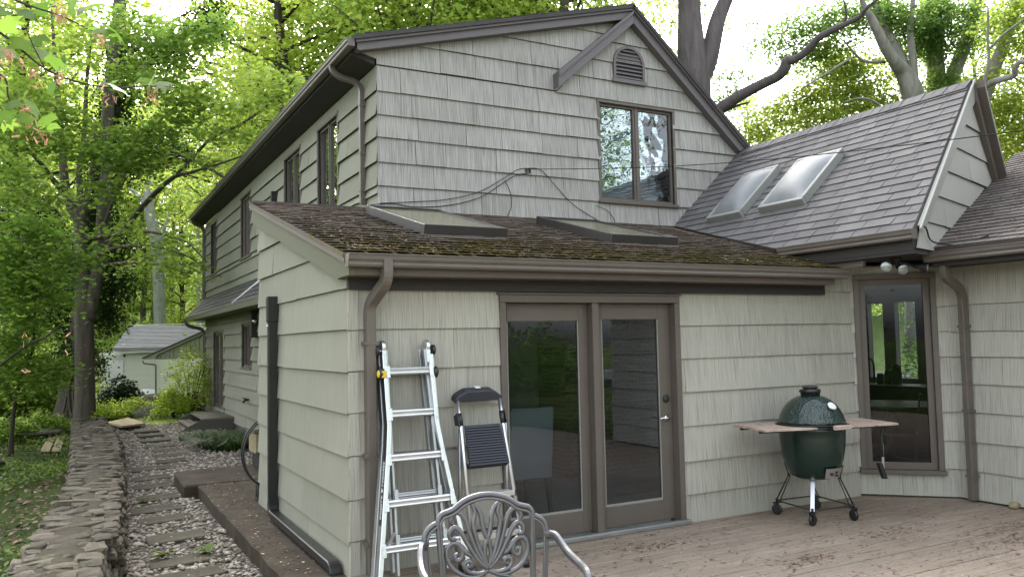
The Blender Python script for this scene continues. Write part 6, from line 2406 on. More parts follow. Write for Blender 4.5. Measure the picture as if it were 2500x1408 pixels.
limb(mb, [(272, 200, 10, D + .4), (330, 120, 8, D - .4), (410, 60, 6, D - 1.2), (500, 10, 4, D - 2)], 6)
mb.build('trunk', 'bark', ma)
BL = [(70, 470, 110, 45, 17, 95, 0), (60, 560, 110, 55, 16, 120, -.12), (150, 620, 100, 45, 17, 95, -.08), (60, 660, 110, 45, 16, 90, -.1), (120, 720, 70, 40, 17.5, 60, -.05),
      (170, 300, 120, 45, 18, 120, -.02), (260, 370, 120, 40, 18, 120, .0), (330, 330, 110, 42, 18.5, 105, -.05), (60, 330, 100, 50, 17, 95, .05), (110, 230, 100, 45, 18, 85, .05), (420, 300, 95, 36, 18, 80, .02), (420, 215, 110, 45, 18, 115, -.12),
      (330, 180, 90, 45, 19.5, 95, -.1), (480, 230, 80, 30, 17.5, 60, .05), (400, 110, 110, 50, 18.5, 130, -.15), (330, 60, 100, 50, 19, 110, -.12), (480, 60, 80, 45, 18, 80, -.18), (210, 110, 80, 60, 20, 65, 0), (60, 140, 90, 60, 18, 70, .05), (160, 30, 90, 40, 19, 50, 0),
      (250, 460, 80, 35, 18.5, 55, 0), (340, 400, 80, 30, 18, 50, .05), (560, 320, 70, 24, 17.5, 40, .12), (620, 250, 70, 26, 17, 40, .12), (690, 200, 60, 28, 16.6, 34, .12), (600, 170, 70, 30, 17, 36, .1), (480, 380, 70, 22, 18, 30, .1),
      (300, 560, 70, 20, 19, 30, .05), (400, 590, 70, 22, 19, 34, .08), (440, 640, 60, 26, 18.8, 36, .05), (360, 640, 70, 20, 19, 30, .05), (30, 760, 60, 50, 15.5, 55, -.05), (10, 420, 60, 60, 16, 50, 0), (0, 250, 60, 60, 17, 45, .05)]
P, T_, rng = blobs(1, BL, 24, .26, .30)
leaf_mesh('crown', P, rnd_norm(rng, len(P), .9), .125 * rng.uniform(.7, 1.25, len(P)), T_ + .12, 'leaf_maple', MAPLE, ma, seed=2)

# ivy-clad tree just behind it
D = 21.9
iv = thing('ivy_clad_tree', 'leaning tree smothered in dark ivy, directly behind the maple', 'tree', ground_at(165, 1030, D))
mb = MB()
tr_ = [(160, 1045, 80, D), (170, 980, 56, D), (182, 880, 46, D), (200, 760, 42, D), (216, 650, 40, D), (236, 520, 36, D), (262, 380, 32, D), (284, 240, 28, D), (296, 120, 24, D), (300, -60, 18, D)]
limb(mb, tr_, 10)
limb(mb, [(230, 560, 20, D), (320, 400, 18, D - .5), (380, 345, 16, D - .8), (430, 370, 14, D - 1.2), (490, 400, 9, D - 1.5), (560, 440, 6, D - 1.8)], 7)
limb(mb, [(285, 230, 18, D), (360, 160, 15, D - .5), (440, 90, 12, D - .8), (520, 40, 8, D - 1.2)], 7)
for x0, x1 in ((150, 168), (176, 172), (168, 200), (186, 182)):
    limb(mb, [(x0, 1030, 7, D - .5), (x1 - 4, 960, 6, D - .5), (x1 + 10, 880, 6, D - .5), (x1 + 14, 790, 5, D - .5)], 5)
mb.build('trunk', 'bark', iv)
IB = [(185, 860, 42, 80, D - .1, 75, -.1), (150, 740, 50, 90, D + .4, 75, -.15), (215, 650, 45, 110, D, 95, -.1), (240, 500, 40, 100, D, 85, -.1), (265, 370, 42, 90, D, 75, -.1), (276, 700, 52, 80, D - .6, 80, .1), (256, 775, 32, 40, D - .6, 36, .25), (260, 600, 55, 70, D - .2, 75, 0), (238, 880, 18, 40, D - .4, 14, .1),
      (140, 620, 50, 70, D + .6, 60, -.1), (110, 520, 50, 60, D + .6, 45, -.1), (330, 390, 50, 30, D - .5, 45, 0), (385, 355, 50, 24, D - .8, 45, 0), (430, 372, 40, 22, D - 1.2, 32, 0), (290, 250, 40, 80, D, 55, -.1), (300, 140, 40, 60, D, 40, -.1), (400, 130, 80, 36, D - .6, 60, -.05), (490, 70, 60, 36, D - 1, 50, -.05), (520, 30, 40, 24, D - 1.2, 26, 0), (160, 910, 40, 60, D + .4, 40, -.1)]
P, T_, rng = blobs(2, IB, 30, .17, 1.0, .1, .7, .8)
leaf_mesh('ivy', P, rnd_norm(rng, len(P), .1), .10 * rng.uniform(.6, 1.2, len(P)), T_, 'leaf_ivy', RHOMB, iv, seed=3)

# pale dead trunk in the woods
D = 58
dt_ = thing('dead_tree', 'bleached pale dead trunk standing in the woods beyond the path', 'tree', ground_at(385, 830, D))
mb = MB()
limb(mb, [(392, 830, 30, D), (388, 700, 30, D), (382, 600, 30, D), (366, 520, 27, D), (362, 440, 22, D), (372, 400, 12, D)], 8)
limb(mb, [(366, 520, 16, D), (340, 480, 10, D), (310, 455, 5, D)], 6)
limb(mb, [(384, 620, 16, D), (400, 560, 10, D), (415, 520, 5, D)], 6)
mb.build('trunk', 'bark_white', dt_)
D = 62
dt2 = thing('birch_tree', 'pale grey trunk far off in the woods, beside the far corner of the house', 'tree', ground_at(492, 870, D))
mb = MB()
limb(mb, [(492, 900, 24, D), (491, 760, 21, D), (489, 640, 19, D), (486, 540, 16, D), (484, 470, 10, D), (480, 420, 4, D)], 8)
mb.build('trunk', 'bark_white', dt2)
P, T_, rng = blobs(12, [(478, 470, 50, 60, D, 60, .1), (520, 420, 60, 60, D, 50, .1), (450, 420, 60, 50, D, 50, .1), (486, 560, 22, 30, D - .4, 10, .1)], 28, .3)
leaf_mesh('crown', P, rnd_norm(rng, len(P)), .13 * rng.uniform(.7, 1.25, len(P)), T_, 'leaf_wood', RHOMB, dt2, seed=4)

# forked dark trunk behind the steep roof, with the long limb to the right
D = 26
ft = thing('forked_tree', 'big forked dark trunk with one long crooked limb, behind the peak of the house', 'tree', ground_at(1705, 840, D))
mb = MB()
limb(mb, [(1705, 860, 120, D), (1708, 600, 92, D), (1706, 400, 80, D), (1700, 260, 72, D), (1696, 190, 74, D), (1688, 120, 68, D), (1684, 60, 58, D), (1682, 0, 54, D), (1676, -120, 46, D), (1670, -260, 34, D)], 14)
limb(mb, [(1706, 210, 44, D), (1728, 150, 46, D), (1740, 100, 42, D), (1752, 50, 38, D), (1772, 0, 34, D), (1800, -60, 28, D), (1850, -160, 20, D)], 12)
limb(mb, [(1716, 330, 40, D), (1748, 276, 30, D - .3), (1800, 238, 28, D - .8), (1860, 206, 26, D - 1.3), (1900, 186, 25, D - 1.7), (1916, 166, 27, D - 1.9), (1922, 150, 25, D - 2), (1945, 143, 19, D - 2.2), (1975, 120, 19, D - 2.5), (2000, 92, 18, D - 2.8), (2050, 66, 15, D - 3.2), (2098, 42, 12, D - 3.6), (2112, 24, 10, D - 3.8), (2140, 0, 7, D - 4.1), (2180, -40, 5, D - 4.6)], 10)
limb(mb, [(1740, 290, 9, D - .3), (1790, 262, 7, D - .5), (1830, 250, 4, D - .8)], 5)
limb(mb, [(2052, 66, 9, D - 3.2), (2066, 40, 6, D - 3.4), (2060, 0, 4, D - 3.6)], 5)
mb.build('trunk', 'bark_purple', ft)
FB = [(2010, 60, 110, 60, 22, 105, -.1), (1930, 110, 70, 50, 22.5, 40, -.05), (2110, 30, 110, 50, 21.5, 110, -.1), (1890, 60, 55, 40, 23, 18, -.05), (2230, 40, 110, 60, 21, 130, -.02), (1790, 190, 45, 50, 25.5, 24, .0), (1760, 240, 40, 30, 25.5, 18, 0), (1850, 120, 40, 30, 24, 10, 0), (2320, 60, 80, 50, 21, 60, 0), (1715, 20, 30, 26, 25, 7, 0), (1775, 45, 30, 26, 25, 5, 0), (2240, 110, 70, 40, 21.5, 50, .05), (1980, 140, 50, 30, 22.5, 22, 0), (1650, 60, 40, 40, 26, 9, .1)]
FB = [(a, b, c, d, e + 3.4, f * 1.15, g + .05) for a, b, c, d, e, f, g in FB]
P, T_, rng = blobs(3, FB, 26, .27, .8)
leaf_mesh('crown', P, rnd_norm(rng, len(P), .5), .125 * rng.uniform(.65, 1.2, len(P)), T_, 'leaf_deep', RHOMB, ft, seed=5)

# pale mottled tree behind the wing ridge
D = 24
pt = thing('mottled_tree', 'pale mottled trunk splitting into two leaning stems, behind the wing ridge', 'tree', ground_at(2245, 840, D))
mb = MB()
limb(mb, [(2250, 860, 80, D), (2246, 500, 62, D), (2240, 300, 54, D), (2226, 220, 50, D), (2206, 178, 40, D), (2186, 152, 30, D - .2), (2164, 120, 27, D - .3), (2148, 88, 24, D - .4), (2130, 50, 20, D - .5), (2112, 20, 14, D - .6), (2090, -40, 8, D - .8)], 10)
limb(mb, [(2224, 210, 30, D), (2206, 160, 28, D + .2), (2186, 120, 26, D + .3), (2164, 78, 24, D + .4), (2146, 40, 20, D + .4), (2136, -10, 14, D + .4)], 10)
limb(mb, [(2232, 200, 24, D), (2228, 140, 20, D), (2222, 80, 17, D), (2228, 20, 12, D), (2234, -60, 8, D)], 8)
limb(mb, [(2160, 152, 8, D), (2110, 150, 7, D - .5), (2084, 128, 6, D - .8), (2060, 100, 4, D - 1)], 6)
limb(mb, [(2190, 300, 7, D - 1), (2140, 252, 6, D - 1.3), (2100, 240, 5, D - 1.5), (2060, 250, 3, D - 1.8)], 5)
limb(mb, [(2080, 140, 6, D - .8), (2020, 178, 5, D - 1.4), (1960, 215, 4, D - 2)], 5)
mb.build('trunk', 'bark_pale', pt)
PB = [(2030, 200, 110, 50, 23, 85, .1), (2110, 240, 110, 50, 22.5, 95, .15), (1960, 250, 80, 40, 23.5, 50, .05), (2040, 290, 110, 36, 22.5, 75, .2), (2150, 300, 60, 36, 22, 40, .15), (1900, 290, 70, 40, 24, 40, .1), (2090, 160, 70, 40, 23, 50, .05), (1850, 320, 60, 30, 25, 30, .15), (2020, 120, 60, 40, 23, 30, 0), (2190, 175, 26, 22, 23, 12, .1), (2230, 230, 30, 22, 23, 10, .1)]
PB = [(a, b, c, d, e + 2.6, f, g) for a, b, c, d, e, f, g in PB]
P, T_, rng = blobs(4, PB, 26, .27, 1.05)
leaf_mesh('crown', P, rnd_norm(rng, len(P), .6), .13 * rng.uniform(.65, 1.2, len(P)), T_, 'leaf_pale', RHOMB, pt, seed=6)

# ivy-covered stems further right
D = 25
gt = thing('ivy_stem_tree', 'trunk wrapped in bright green ivy with a second leaning stem, above the wing gable', 'tree', ground_at(2300, 840, D))
mb = MB()
limb(mb, [(2300, 860, 70, D), (2296, 500, 52, D), (2288, 240, 44, D), (2282, 120, 38, D), (2278, 0, 32, D), (2276, -120, 22, D)], 10)
limb(mb, [(2310, 230, 36, D), (2340, 150, 34, D - .2), (2366, 80, 30, D - .4), (2384, 10, 26, D - .5), (2396, -80, 18, D - .6)], 10)
mb.build('trunk', 'bark_pale', gt)
GB = [(2286, 210, 26, 50, D - .3, 60, .15), (2282, 110, 30, 60, D - .3, 70, .1), (2280, 30, 40, 50, D - .3, 70, .0), (2320, 190, 24, 40, D - .4, 34, .2), (2350, 110, 28, 40, D - .5, 36, .1), (2380, 30, 50, 40, D - .6, 50, 0), (2260, 60, 60, 50, D - .6, 60, 0), (2400, 90, 40, 40, D - .5, 22, .1)]
P, T_, rng = blobs(5, GB, 24, .17, .85, .2, .8, .8)
leaf_mesh('ivy', P, rnd_norm(rng, len(P), .3), .095 * rng.uniform(.65, 1.2, len(P)), T_, 'leaf_deep', RHOMB, gt, seed=7)

D = 22
ht = thing('leaning_tree', 'mossy leaning trunk with a dark bent limb at the right edge, behind the gable', 'tree', ground_at(2390, 840, D))
mb = MB()
limb(mb, [(2385, 860, 70, D), (2384, 500, 52, D), (2386, 330, 46, D), (2396, 250, 40, D), (2418, 190, 32, D), (2446, 120, 28, D), (2466, 60, 24, D), (2482, -20, 18, D)], 10)
limb(mb, [(2366, 262, 22, D - .8), (2390, 226, 19, D - 1), (2412, 206, 17, D - 1.2), (2446, 194, 16, D - 1.4), (2476, 184, 15, D - 1.6), (2478, 166, 13, D - 1.7), (2490, 153, 12, D - 1.8), (2520, 150, 10, D - 2), (2580, 130, 7, D - 2.4)], 8)
limb(mb, [(2402, 206, 9, D - 1.2), (2414, 150, 7, D - 1.3), (2412, 110, 6, D - 1.3), (2412, 20, 4, D - 1.4)], 6)
limb(mb, [(2412, 124, 6, D - 1.3), (2450, 85, 6, D - 1.5), (2500, 48, 5, D - 1.8), (2540, 20, 3, D - 2)], 6)
mb.build('trunk', 'bark_pale', ht)
HB = [(2450, 50, 60, 60, D - .5, 50, 0), (2500, 100, 50, 60, D - .8, 30, .05), (2440, 290, 60, 60, D, 60, .25), (2490, 330, 50, 60, D, 60, .25), (2470, 240, 60, 40, D, 36, .2), (2400, 190, 24, 40, D - .2, 22, .2), (2380, 270, 20, 40, D - .3, 18, .2), (2520, 220, 50, 60, D, 34, .2), (2500, 10, 60, 40, D - .5, 36, 0), (2430, 370, 40, 40, D, 30, .25), (2500, 380, 40, 40, D, 30, .25)]
P, T_, rng = blobs(6, HB, 26, .24, .85)
leaf_mesh('crown', P, rnd_norm(rng, len(P), .6), .115 * rng.uniform(.65, 1.2, len(P)), T_, 'leaf_pale', RHOMB, ht, seed=8)

# bare-stemmed trees just behind the ridge
for px, w, lean, lb in ((1165, 20, -14, 'slim dark trunk rising behind the long roof, the thin one on the left'), (1250, 26, 4, 'dark double trunk rising behind the middle of the long roof'), (1300, 34, 6, 'thick ivy-flecked trunk behind the long roof, nearest the peak')):
    D = 31
    t_ = thing('roof_tree', lb, 'tree', ground_at(px, 840, D), 'dark trunks behind the long roof')
    mb = MB()
    limb(mb, [(px, 860, w * 1.5, D), (px, 300, w * 1.2, D), (px + 2, 120, w, D), (px + lean * .4, 60, w * .92, D), (px + lean, 0, w * .85, D), (px + lean * 2, -120, w * .6, D)], 8)
    limb(mb, [(px, 90, w * .5, D), (px + 22, 20, w * .4, D), (px + 40, -60, w * .3, D)], 6)
    mb.build('trunk', 'bark_dark', t_)
    P, T_, rng = blobs(20 + px, [(px - 40, 40, 60, 40, D - .5, 26, .15), (px + 30, 20, 50, 40, D - .5, 20, .1), (px, -40, 80, 40, D, 40, .05)], 24, .25)
    leaf_mesh('crown', P, rnd_norm(rng, len(P), .6), .14 * rng.uniform(.65, 1.2, len(P)), T_, 'leaf_wood', RHOMB, t_, seed=9)

# thin young tree on the lawn
D = float(ROT[2] @ (np.array((-2.87, 12.77, -.3)) - CAM))
yt = thing('young_tree', 'thin dark young tree on the lawn at the left edge', 'tree', (-2.87, 12.77, -.32))
mb = MB()
limb(mb, [(26, 1112, 16, D), (29, 1060, 10, D), (34, 1000, 9, D), (44, 950, 8, D), (62, 900, 7, D), (80, 850, 6, D), (84, 780, 5, D), (90, 700, 4, D)], 7)
limb(mb, [(36, 990, 6, D), (10, 940, 5, D), (-20, 900, 4, D)], 5)
limb(mb, [(-10, 898, 6, D - 1), (30, 868, 6, D - .9), (70, 840, 6, D - .8), (112, 822, 5, D - .8), (150, 792, 3, D - .6)], 6)
mb.build('trunk', 'bark_dark', yt)
P, T_, rng = blobs(7, [(60, 820, 90, 50, D, 55, .1), (20, 900, 80, 60, D - .4, 55, .1), (110, 900, 60, 50, D + .4, 40, .15), (80, 700, 90, 60, D, 55, .0), (20, 620, 70, 50, D, 30, 0)], 26, .2)
leaf_mesh('crown', P, rnd_norm(rng, len(P), .8), .095 * rng.uniform(.65, 1.2, len(P)), T_, 'leaf_maple', MAPLE, yt, seed=10)

# overhanging maple spray close to the camera, with seed keys
D = 4.3
ob_ = thing('overhanging_branch', 'maple twigs with large leaves and reddish winged seeds hanging into the top left corner', 'branch', tuple(at(-60, 40, D)))
mb = MB()
limb(mb, [(-60, 40, 7, D), (20, 95, 6, D), (110, 168, 5, D), (200, 203, 4, D), (280, 215, 3.5, D), (360, 210, 3, D - .05), (432, 214, 2.2, D - .05)], 6)
limb(mb, [(-60, 150, 6, D + .1), (10, 190, 5, D + .1), (20, 235, 4, D + .1), (42, 275, 3, D + .1), (100, 300, 2.5, D + .1)], 6)
limb(mb, [(-60, -40, 6, D + .05), (60, 10, 5, D), (150, 40, 3.5, D), (230, 78, 3, D), (262, 84, 2, D)], 6)
limb(mb, [(110, 168, 3, D), (80, 110, 3, D), (60, 60, 2, D)], 5)
mb.build('twig', 'bark_dark', ob_)
rng = np.random.default_rng(44)
LP = [(250, 74, 1), (285, 82, 1), (228, 68, .8), (262, 204, 1), (292, 214, 1.05), (244, 206, .8), (368, 192, 1), (396, 205, 1.1), (355, 198, .8), (20, 55, 1.3), (70, 30, 1.2), (45, 100, 1.2), (110, 130, 1.2), (90, 95, 1.1), (150, 165, 1), (140, 150, 1), (10, 120, 1.2), (200, 20, 1.1), (170, 5, 1.2), (230, 10, 1.1), (110, 290, 1), (85, 262, 1.1), (60, 285, .9), (120, 305, .9), (10, 280, 1), (30, 250, 1), (95, 20, 1.1), (-10, 20, 1.3), (20, 300, .9), (130, 215, .8), (-15, 210, 1.1), (112, 318, .7)]
C = np.array([at(a, b, D + rng.uniform(-.15, .15)) for a, b, s_ in LP])
N_ = rng.normal(size=(len(LP), 3)) * .5 + np.array((-.15, -.45, .75))
leaf_mesh('leaves', C, N_, .135 * np.array([s_ for a, b, s_ in LP]), rng.uniform(.1, .6, len(LP)), 'leaf_maple', MAPLE, ob_, seed=11, curl=.25)
WING = [(-.5, -.03), (-.42, -.14), (-.30, -.10), (.1, -.16), (.42, -.14), (.5, 0), (.3, .10), (-.1, .05), (-.32, .07), (-.44, .08)]
for a, b, n_ in [(150, 40, 20), (140, 25, 14), (250, 100, 9), (240, 95, 7), (258, 232, 6), (270, 238, 5), (372, 226, 9), (360, 218, 5), (378, 235, 6), (12, 132, 12), (24, 142, 9), (48, 160, 6), (78, 182, 8), (88, 190, 6), (150, 200, 7), (62, 268, 8), (72, 300, 12), (80, 310, 9), (108, 334, 9), (10, 302, 6), (38, 320, 4), (165, 831, 4), (60, 822, 4), (56, 905, 3), (5, 190, 8)]:
    SC, SN = [], []
    for _ in range(n_):
        SC.append(at(a + rng.normal() * 9, b + rng.normal() * 11, D + rng.normal() * .05))
        SN.append(rng.normal(size=3) * np.array((1, 1, .25)))
    SC, SN = np.array(SC), np.array(SN)
    leaf_mesh('seed_cluster', SC, SN, .036 * rng.uniform(.75, 1.2, len(SC)), rng.random(len(SC)), 'samara', WING, ob_, seed=12, curl=.2)

# ------------------------------------------------------------------ shrubs at the end of the path
def shrub_at(px, py, D, r, h, name, label, leaf, n, per, size, sig, seed, shape=RHOMB, bark='bark_dark', sq=(1, 1)):
    p = ground_at(px, py, D)
    t_ = plant_tree(name, label, 'shrub', (0, 0, 0), bush_spec(seed, r, h, n, per, size, sig), leaf, bark, None, shape)
    t_.location = p
    t_.scale = (sq[0], sq[1], 1)
    return t_


shrub_at(300, 985, 25, .62, 1.05, 'yew_shrub', 'small dark green conifer shrub in front of the white house', 'leaf_yew', 150, 34, .085, .10, 61, BLADE if False else RHOMB)
shrub_at(468, 1000, 21.5, .68, 1.85, 'yellow_bush', 'tall bright yellow-green bush against the far corner of the house', 'leaf_yellow', 125, 20, .085, .14, 62)
shrub_at(425, 1000, 20.8, .45, .85, 'yellow_bush', 'smaller yellow-green bush in front of the tall one, above the boulder', 'leaf_yellow', 90, 22, .08, .13, 63)
shrub_at(262, 1008, 21, .55, .42, 'low_shrub', 'low light green shrub right of the maple trunk', 'leaf_yellow', 110, 22, .075, .12, 64)
shrub_at(330, 1006, 21.6, .6, .48, 'low_shrub', 'low light green shrub between the conifer shrub and the tan board', 'leaf_yellow', 120, 22, .075, .12, 65)
shrub_at(390, 1002, 22.4, .55, .5, 'low_shrub', 'low light green shrub behind the big boulder', 'leaf_yellow', 100, 22, .075, .12, 66)
shrub_at(105, 1040, 18.5, .45, .5, 'fern_bush', 'soft green bush at the foot of the ivy-clad tree', 'leaf_wood', 90, 24, .08, .14, 67)
shrub_at(20, 1010, 17.5, .5, .5, 'fern_bush', 'soft green bush left of the flat rock on the lawn', 'leaf_wood', 120, 24, .085, .15, 68)

# strap-leaved clump beside the wooden steps
def blades(name, centre, rx, ry, n, L, mat, label, cat, seed, w=.012):
    rng = np.random.default_rng(seed)
    mb = MB()
    for i in range(n):
        a, q = rng.uniform(0, 6.28), math.sqrt(rng.random())
        b = np.array((centre[0] + rx * q * math.cos(a), centre[1] + ry * q * math.sin(a), centre[2]))
        d = np.array((math.cos(a + rng.normal() * .6), math.sin(a + rng.normal() * .6), 0))
        s_ = np.cross(d, (0, 0, 1)) * w * rng.uniform(.7, 1.3)
        l_ = L * rng.uniform(.6, 1.2)
        pts = [b + d * l_ * t * (.35 + .45 * t) + np.array((0, 0, l_ * (1.05 * t - .75 * t * t))) for t in (0, .33, .66, 1)]
        t0 = rng.random()
        ids = []
        for k_, p in enumerate(pts):
            f_ = 1 - k_ * .3
            ids.append((mb.addv(p - s_ * f_, t0), mb.addv(p + s_ * f_, t0)))
        for (p, q_), (r, s2) in zip(ids[:-1], ids[1:]):
            mb.face((p, q_, s2, r), True)
    return tag(mb.build(name, mat, None, tuple(centre)), label, cat)


blades('strap_leaf_plant', (.72, 10.4, gz(.7, 10.4)), .45, 1.0, 760, .60, 'leaf_grass', 'clump of dark strap-leaved plants between the planter and the wooden steps', 'plant', 70)
blades('strap_leaf_plant', (.42, 11.6, gz(.4, 11.6)), .32, .6, 260, .45, 'leaf_grass', 'smaller strap-leaved clump spilling in front of the wooden steps', 'plant', 71)
o = blades('short_grass', (-.05, 15.9, gz(0, 15.9)), .9, .9, 900, .13, 'leaf_yellow', 'short yellowish grass at the end of the gravel', 'grass', 72, .006)
o['kind'] = 'stuff'
# round-leaved weeds between the stepping stones
for i, (px, py, n_, lb) in enumerate([(395, 1362, 9, 'small round-leaved weed on the gravel, left of the second stone'), (500, 1352, 12, 'larger round-leaved weed at the right end of the second stone'), (350, 1228, 10, 'pale small-leaved weed beside the fifth and sixth stones')]):
    p = onz(px, py, -.15)
    rng = np.random.default_rng(80 + i)
    C = p + rng.normal(size=(n_, 3)) * np.array((.055, .055, .012)) + np.array((0, 0, .05))
    ang = np.linspace(0, 2 * math.pi, 9)[:-1]
    RND = [(.5 * math.cos(a), .5 * math.sin(a)) for a in ang]
    t_ = thing('weed', lb, 'weed', tuple(p))
    leaf_mesh('leaves', C, rnd_norm(rng, n_, 1.6), (.075 if i < 2 else .05) * rng.uniform(.7, 1.2, n_), rng.uniform(.4, .9, n_), 'leaf_cover', RND, t_, seed=i)
    mb = MB()
    for c in C:
        mb.tube([p, (p + c) / 2 + np.array((.01, 0, .02)), c], .003, 4)
    mb.build('stems', 'leaf_cover', t_)

# ground cover and fallen leaves
rng = np.random.default_rng(90)
n = 46000
X_ = -1.9 - 5.5 * rng.random(n) ** 1.2
Y_ = .2 + 17 * rng.random(n) ** 1.25
den = np.sin(X_ * 2.1 + 1.2) * np.cos(Y_ * .9 + X_ * .6) + .5 * np.sin(X_ * 5 + Y_ * 3.1)
bare = ((X_ + 2.2) / .55) ** 2 + ((Y_ - 6.5) / 2.6) ** 2 < 1
ok = (den + rng.normal(size=n) * .45 > -.45) & ~bare
ok &= X_ < np.array([WL_X(v) for v in Y_]) + .02
X_, Y_ = X_[ok], Y_[ok]
Z_ = np.array([gz(a, b) for a, b in zip(X_, Y_)]) + rng.uniform(.0, .11, len(X_)) - .02
P = np.stack([X_, Y_, Z_], 1)
tag(leaf_mesh('ground_cover', P, rnd_norm(rng, len(P), 1.0), .06 * rng.uniform(.6, 1.4, len(P)), np.clip(.5 + .25 * np.sin(X_ * 3 + Y_ * 2) + rng.normal(size=len(P)) * .2, 0, 1), 'leaf_cover', OVAL), 'low green ground cover left of the stone wall', kind='stuff')
n = 1400
X_ = np.concatenate([-2.2 + .42 * rng.normal(size=n // 2), -1.9 - 5 * rng.random(n // 2)])
Y_ = np.concatenate([6.5 + 2.0 * rng.normal(size=n // 2), .5 + 16 * rng.random(n // 2)])
ok = X_ < np.array([WL_X(v) for v in Y_]) + .02
X_, Y_ = X_[ok], Y_[ok]
P = np.stack([X_, Y_, np.array([gz(a, b) for a, b in zip(X_, Y_)]) + rng.uniform(-.03, .06, len(X_))], 1)
tag(leaf_mesh('fallen_leaves', P, rnd_norm(rng, len(P), 1.2), .07 * rng.uniform(.6, 1.3, len(P)), rng.uniform(0, .78, len(P)), 'dead_leaf', OVAL), 'brown fallen leaves on the ground left of the stone wall', kind='stuff')
n = 1500
X_ = np.concatenate([-1.6 + 3 * rng.random(n // 3), -.44 + .44 * rng.random(n // 3), 1.35 * rng.random(n // 3)])
Y_ = np.concatenate([.3 + 14 * rng.random(n // 3), .2 + 5 * rng.random(n // 3), 3.5 + 2.9 * rng.random(n // 3)])
Z_ = np.array([(-.004 if (x > -.44 and y < 5.1) or (x > -.1 and 3.4 < y < 6.4) else gz(x, y) + .03) for x, y in zip(X_, Y_)])
P = np.stack([X_, Y_, Z_], 1)
tag(leaf_mesh('path_litter', P, rnd_norm(rng, len(P), 3), .028 * rng.uniform(.5, 1.4, len(P)), rng.random(len(P)) ** 1.5, 'dead_leaf', OVAL), 'small leaf litter on the path and the concrete', kind='stuff')
# litter on the deck
n = 5000
X_ = .2 + 6.0 * rng.random(n)
Y_ = -.02 - 5.2 * rng.random(n)
cl = np.array([(4.4, -1.25, .22), (3.1, -1.5, .16), (5.3, -1.7, .3), (4.9, -2.0, .25), (2.4, -.5, .2)])
for k_, (cx_, cy_, s_) in enumerate(cl):
    sl = slice(k_ * 130, k_ * 130 + 130)
    X_[sl] = cx_ + rng.normal(size=130) * s_
    Y_[sl] = cy_ + rng.normal(size=130) * s_ * .4
lim = np.where(X_ > 5.54, -(X_ - 5.54) - .03, -.02)
ok = (Y_ < lim) & (X_ < 6.2)
P = np.stack([X_[ok], Y_[ok], np.full(ok.sum(), .003) + rng.uniform(0, .004, ok.sum())], 1)
tag(leaf_mesh('deck_litter', P, rnd_norm(rng, len(P), 5), .036 * rng.uniform(.35, 1.4, len(P)), rng.random(len(P)) ** 1.1, 'rust_leaf', [(-.5, -.06), (-.1, -.12), (.5, -.03), (.4, .08), (-.2, .10)]), 'rust-brown leaf litter scattered over the deck', kind='stuff')
n = 850
X_ = .2 + 6.0 * rng.random(n)
Y_ = -.1 - 5 * rng.random(n)
ok = (Y_ < np.where(X_ > 5.54, -(X_ - 5.54) - .05, -.05))
P = np.stack([X_[ok], Y_[ok], np.full(ok.sum(), .006)], 1)
tag(leaf_mesh('fallen_petals', P, rnd_norm(rng, len(P), 5), .042 * rng.uniform(.5, 1.3, len(P)), .75 + .25 * rng.random(len(P)), 'dead_leaf', [(-.5, -.05), (0, -.15), (.5, -.04), (.45, .06), (0, .12)]), 'pale petals and winged seeds scattered over the deck', kind='stuff')
# litter on the two low roofs
n = 5200
X_ = -.05 + 5.7 * rng.random(n)
Y_ = -.2 + 3.6 * rng.random(n) ** 1.2
Z_ = np.array([ZR(v) for v in Y_]) + .016 + rng.uniform(0, .012, n)
ok = Z_ > np.array([WR(v) for v in X_]) + .02
cor = rng.normal(size=(700, 2))
vy = rng.uniform(.7, 3.3, 700)
vx = 5.35 + (vy - .75) * .22 - np.abs(cor[:, 0]) * .16
P = np.concatenate([np.stack([X_[ok], Y_[ok], Z_[ok]], 1), np.stack([vx, vy, ZR(vy) + .02 + np.abs(cor[:, 1]) * .012], 1)])
tn_ = np.concatenate([rng.random(ok.sum()) ** 1.1, rng.uniform(.1, .5, 700)])
tag(leaf_mesh('roof_litter', P, rnd_norm(rng, len(P), 2.5), .034 * rng.uniform(.4, 1.5, len(P)), tn_, 'dead_leaf', [(-.5, -.05), (0, -.12), (.5, -.03), (.4, .08), (0, .10)]), 'leaf litter on the mossy low roof', kind='stuff')
n = 1500
a_ = rng.random(n) * 3.2
P = np.stack([5.76 + a_, np.minimum(-.95 + a_ * .3, .2) - 3.2 * rng.random(n) ** 1.3, 2.56 + .435 * (a_ + .02) + .012], 1)
tag(leaf_mesh('roof_litter', P, rnd_norm(rng, len(P), 2.5), .036 * rng.uniform(.4, 1.5, len(P)), rng.random(n) * .85, 'rust_leaf', [(-.5, -.05), (0, -.12), (.5, -.03), (.4, .08), (0, .10)]), 'rusty leaf litter on the right-hand roof', kind='stuff')

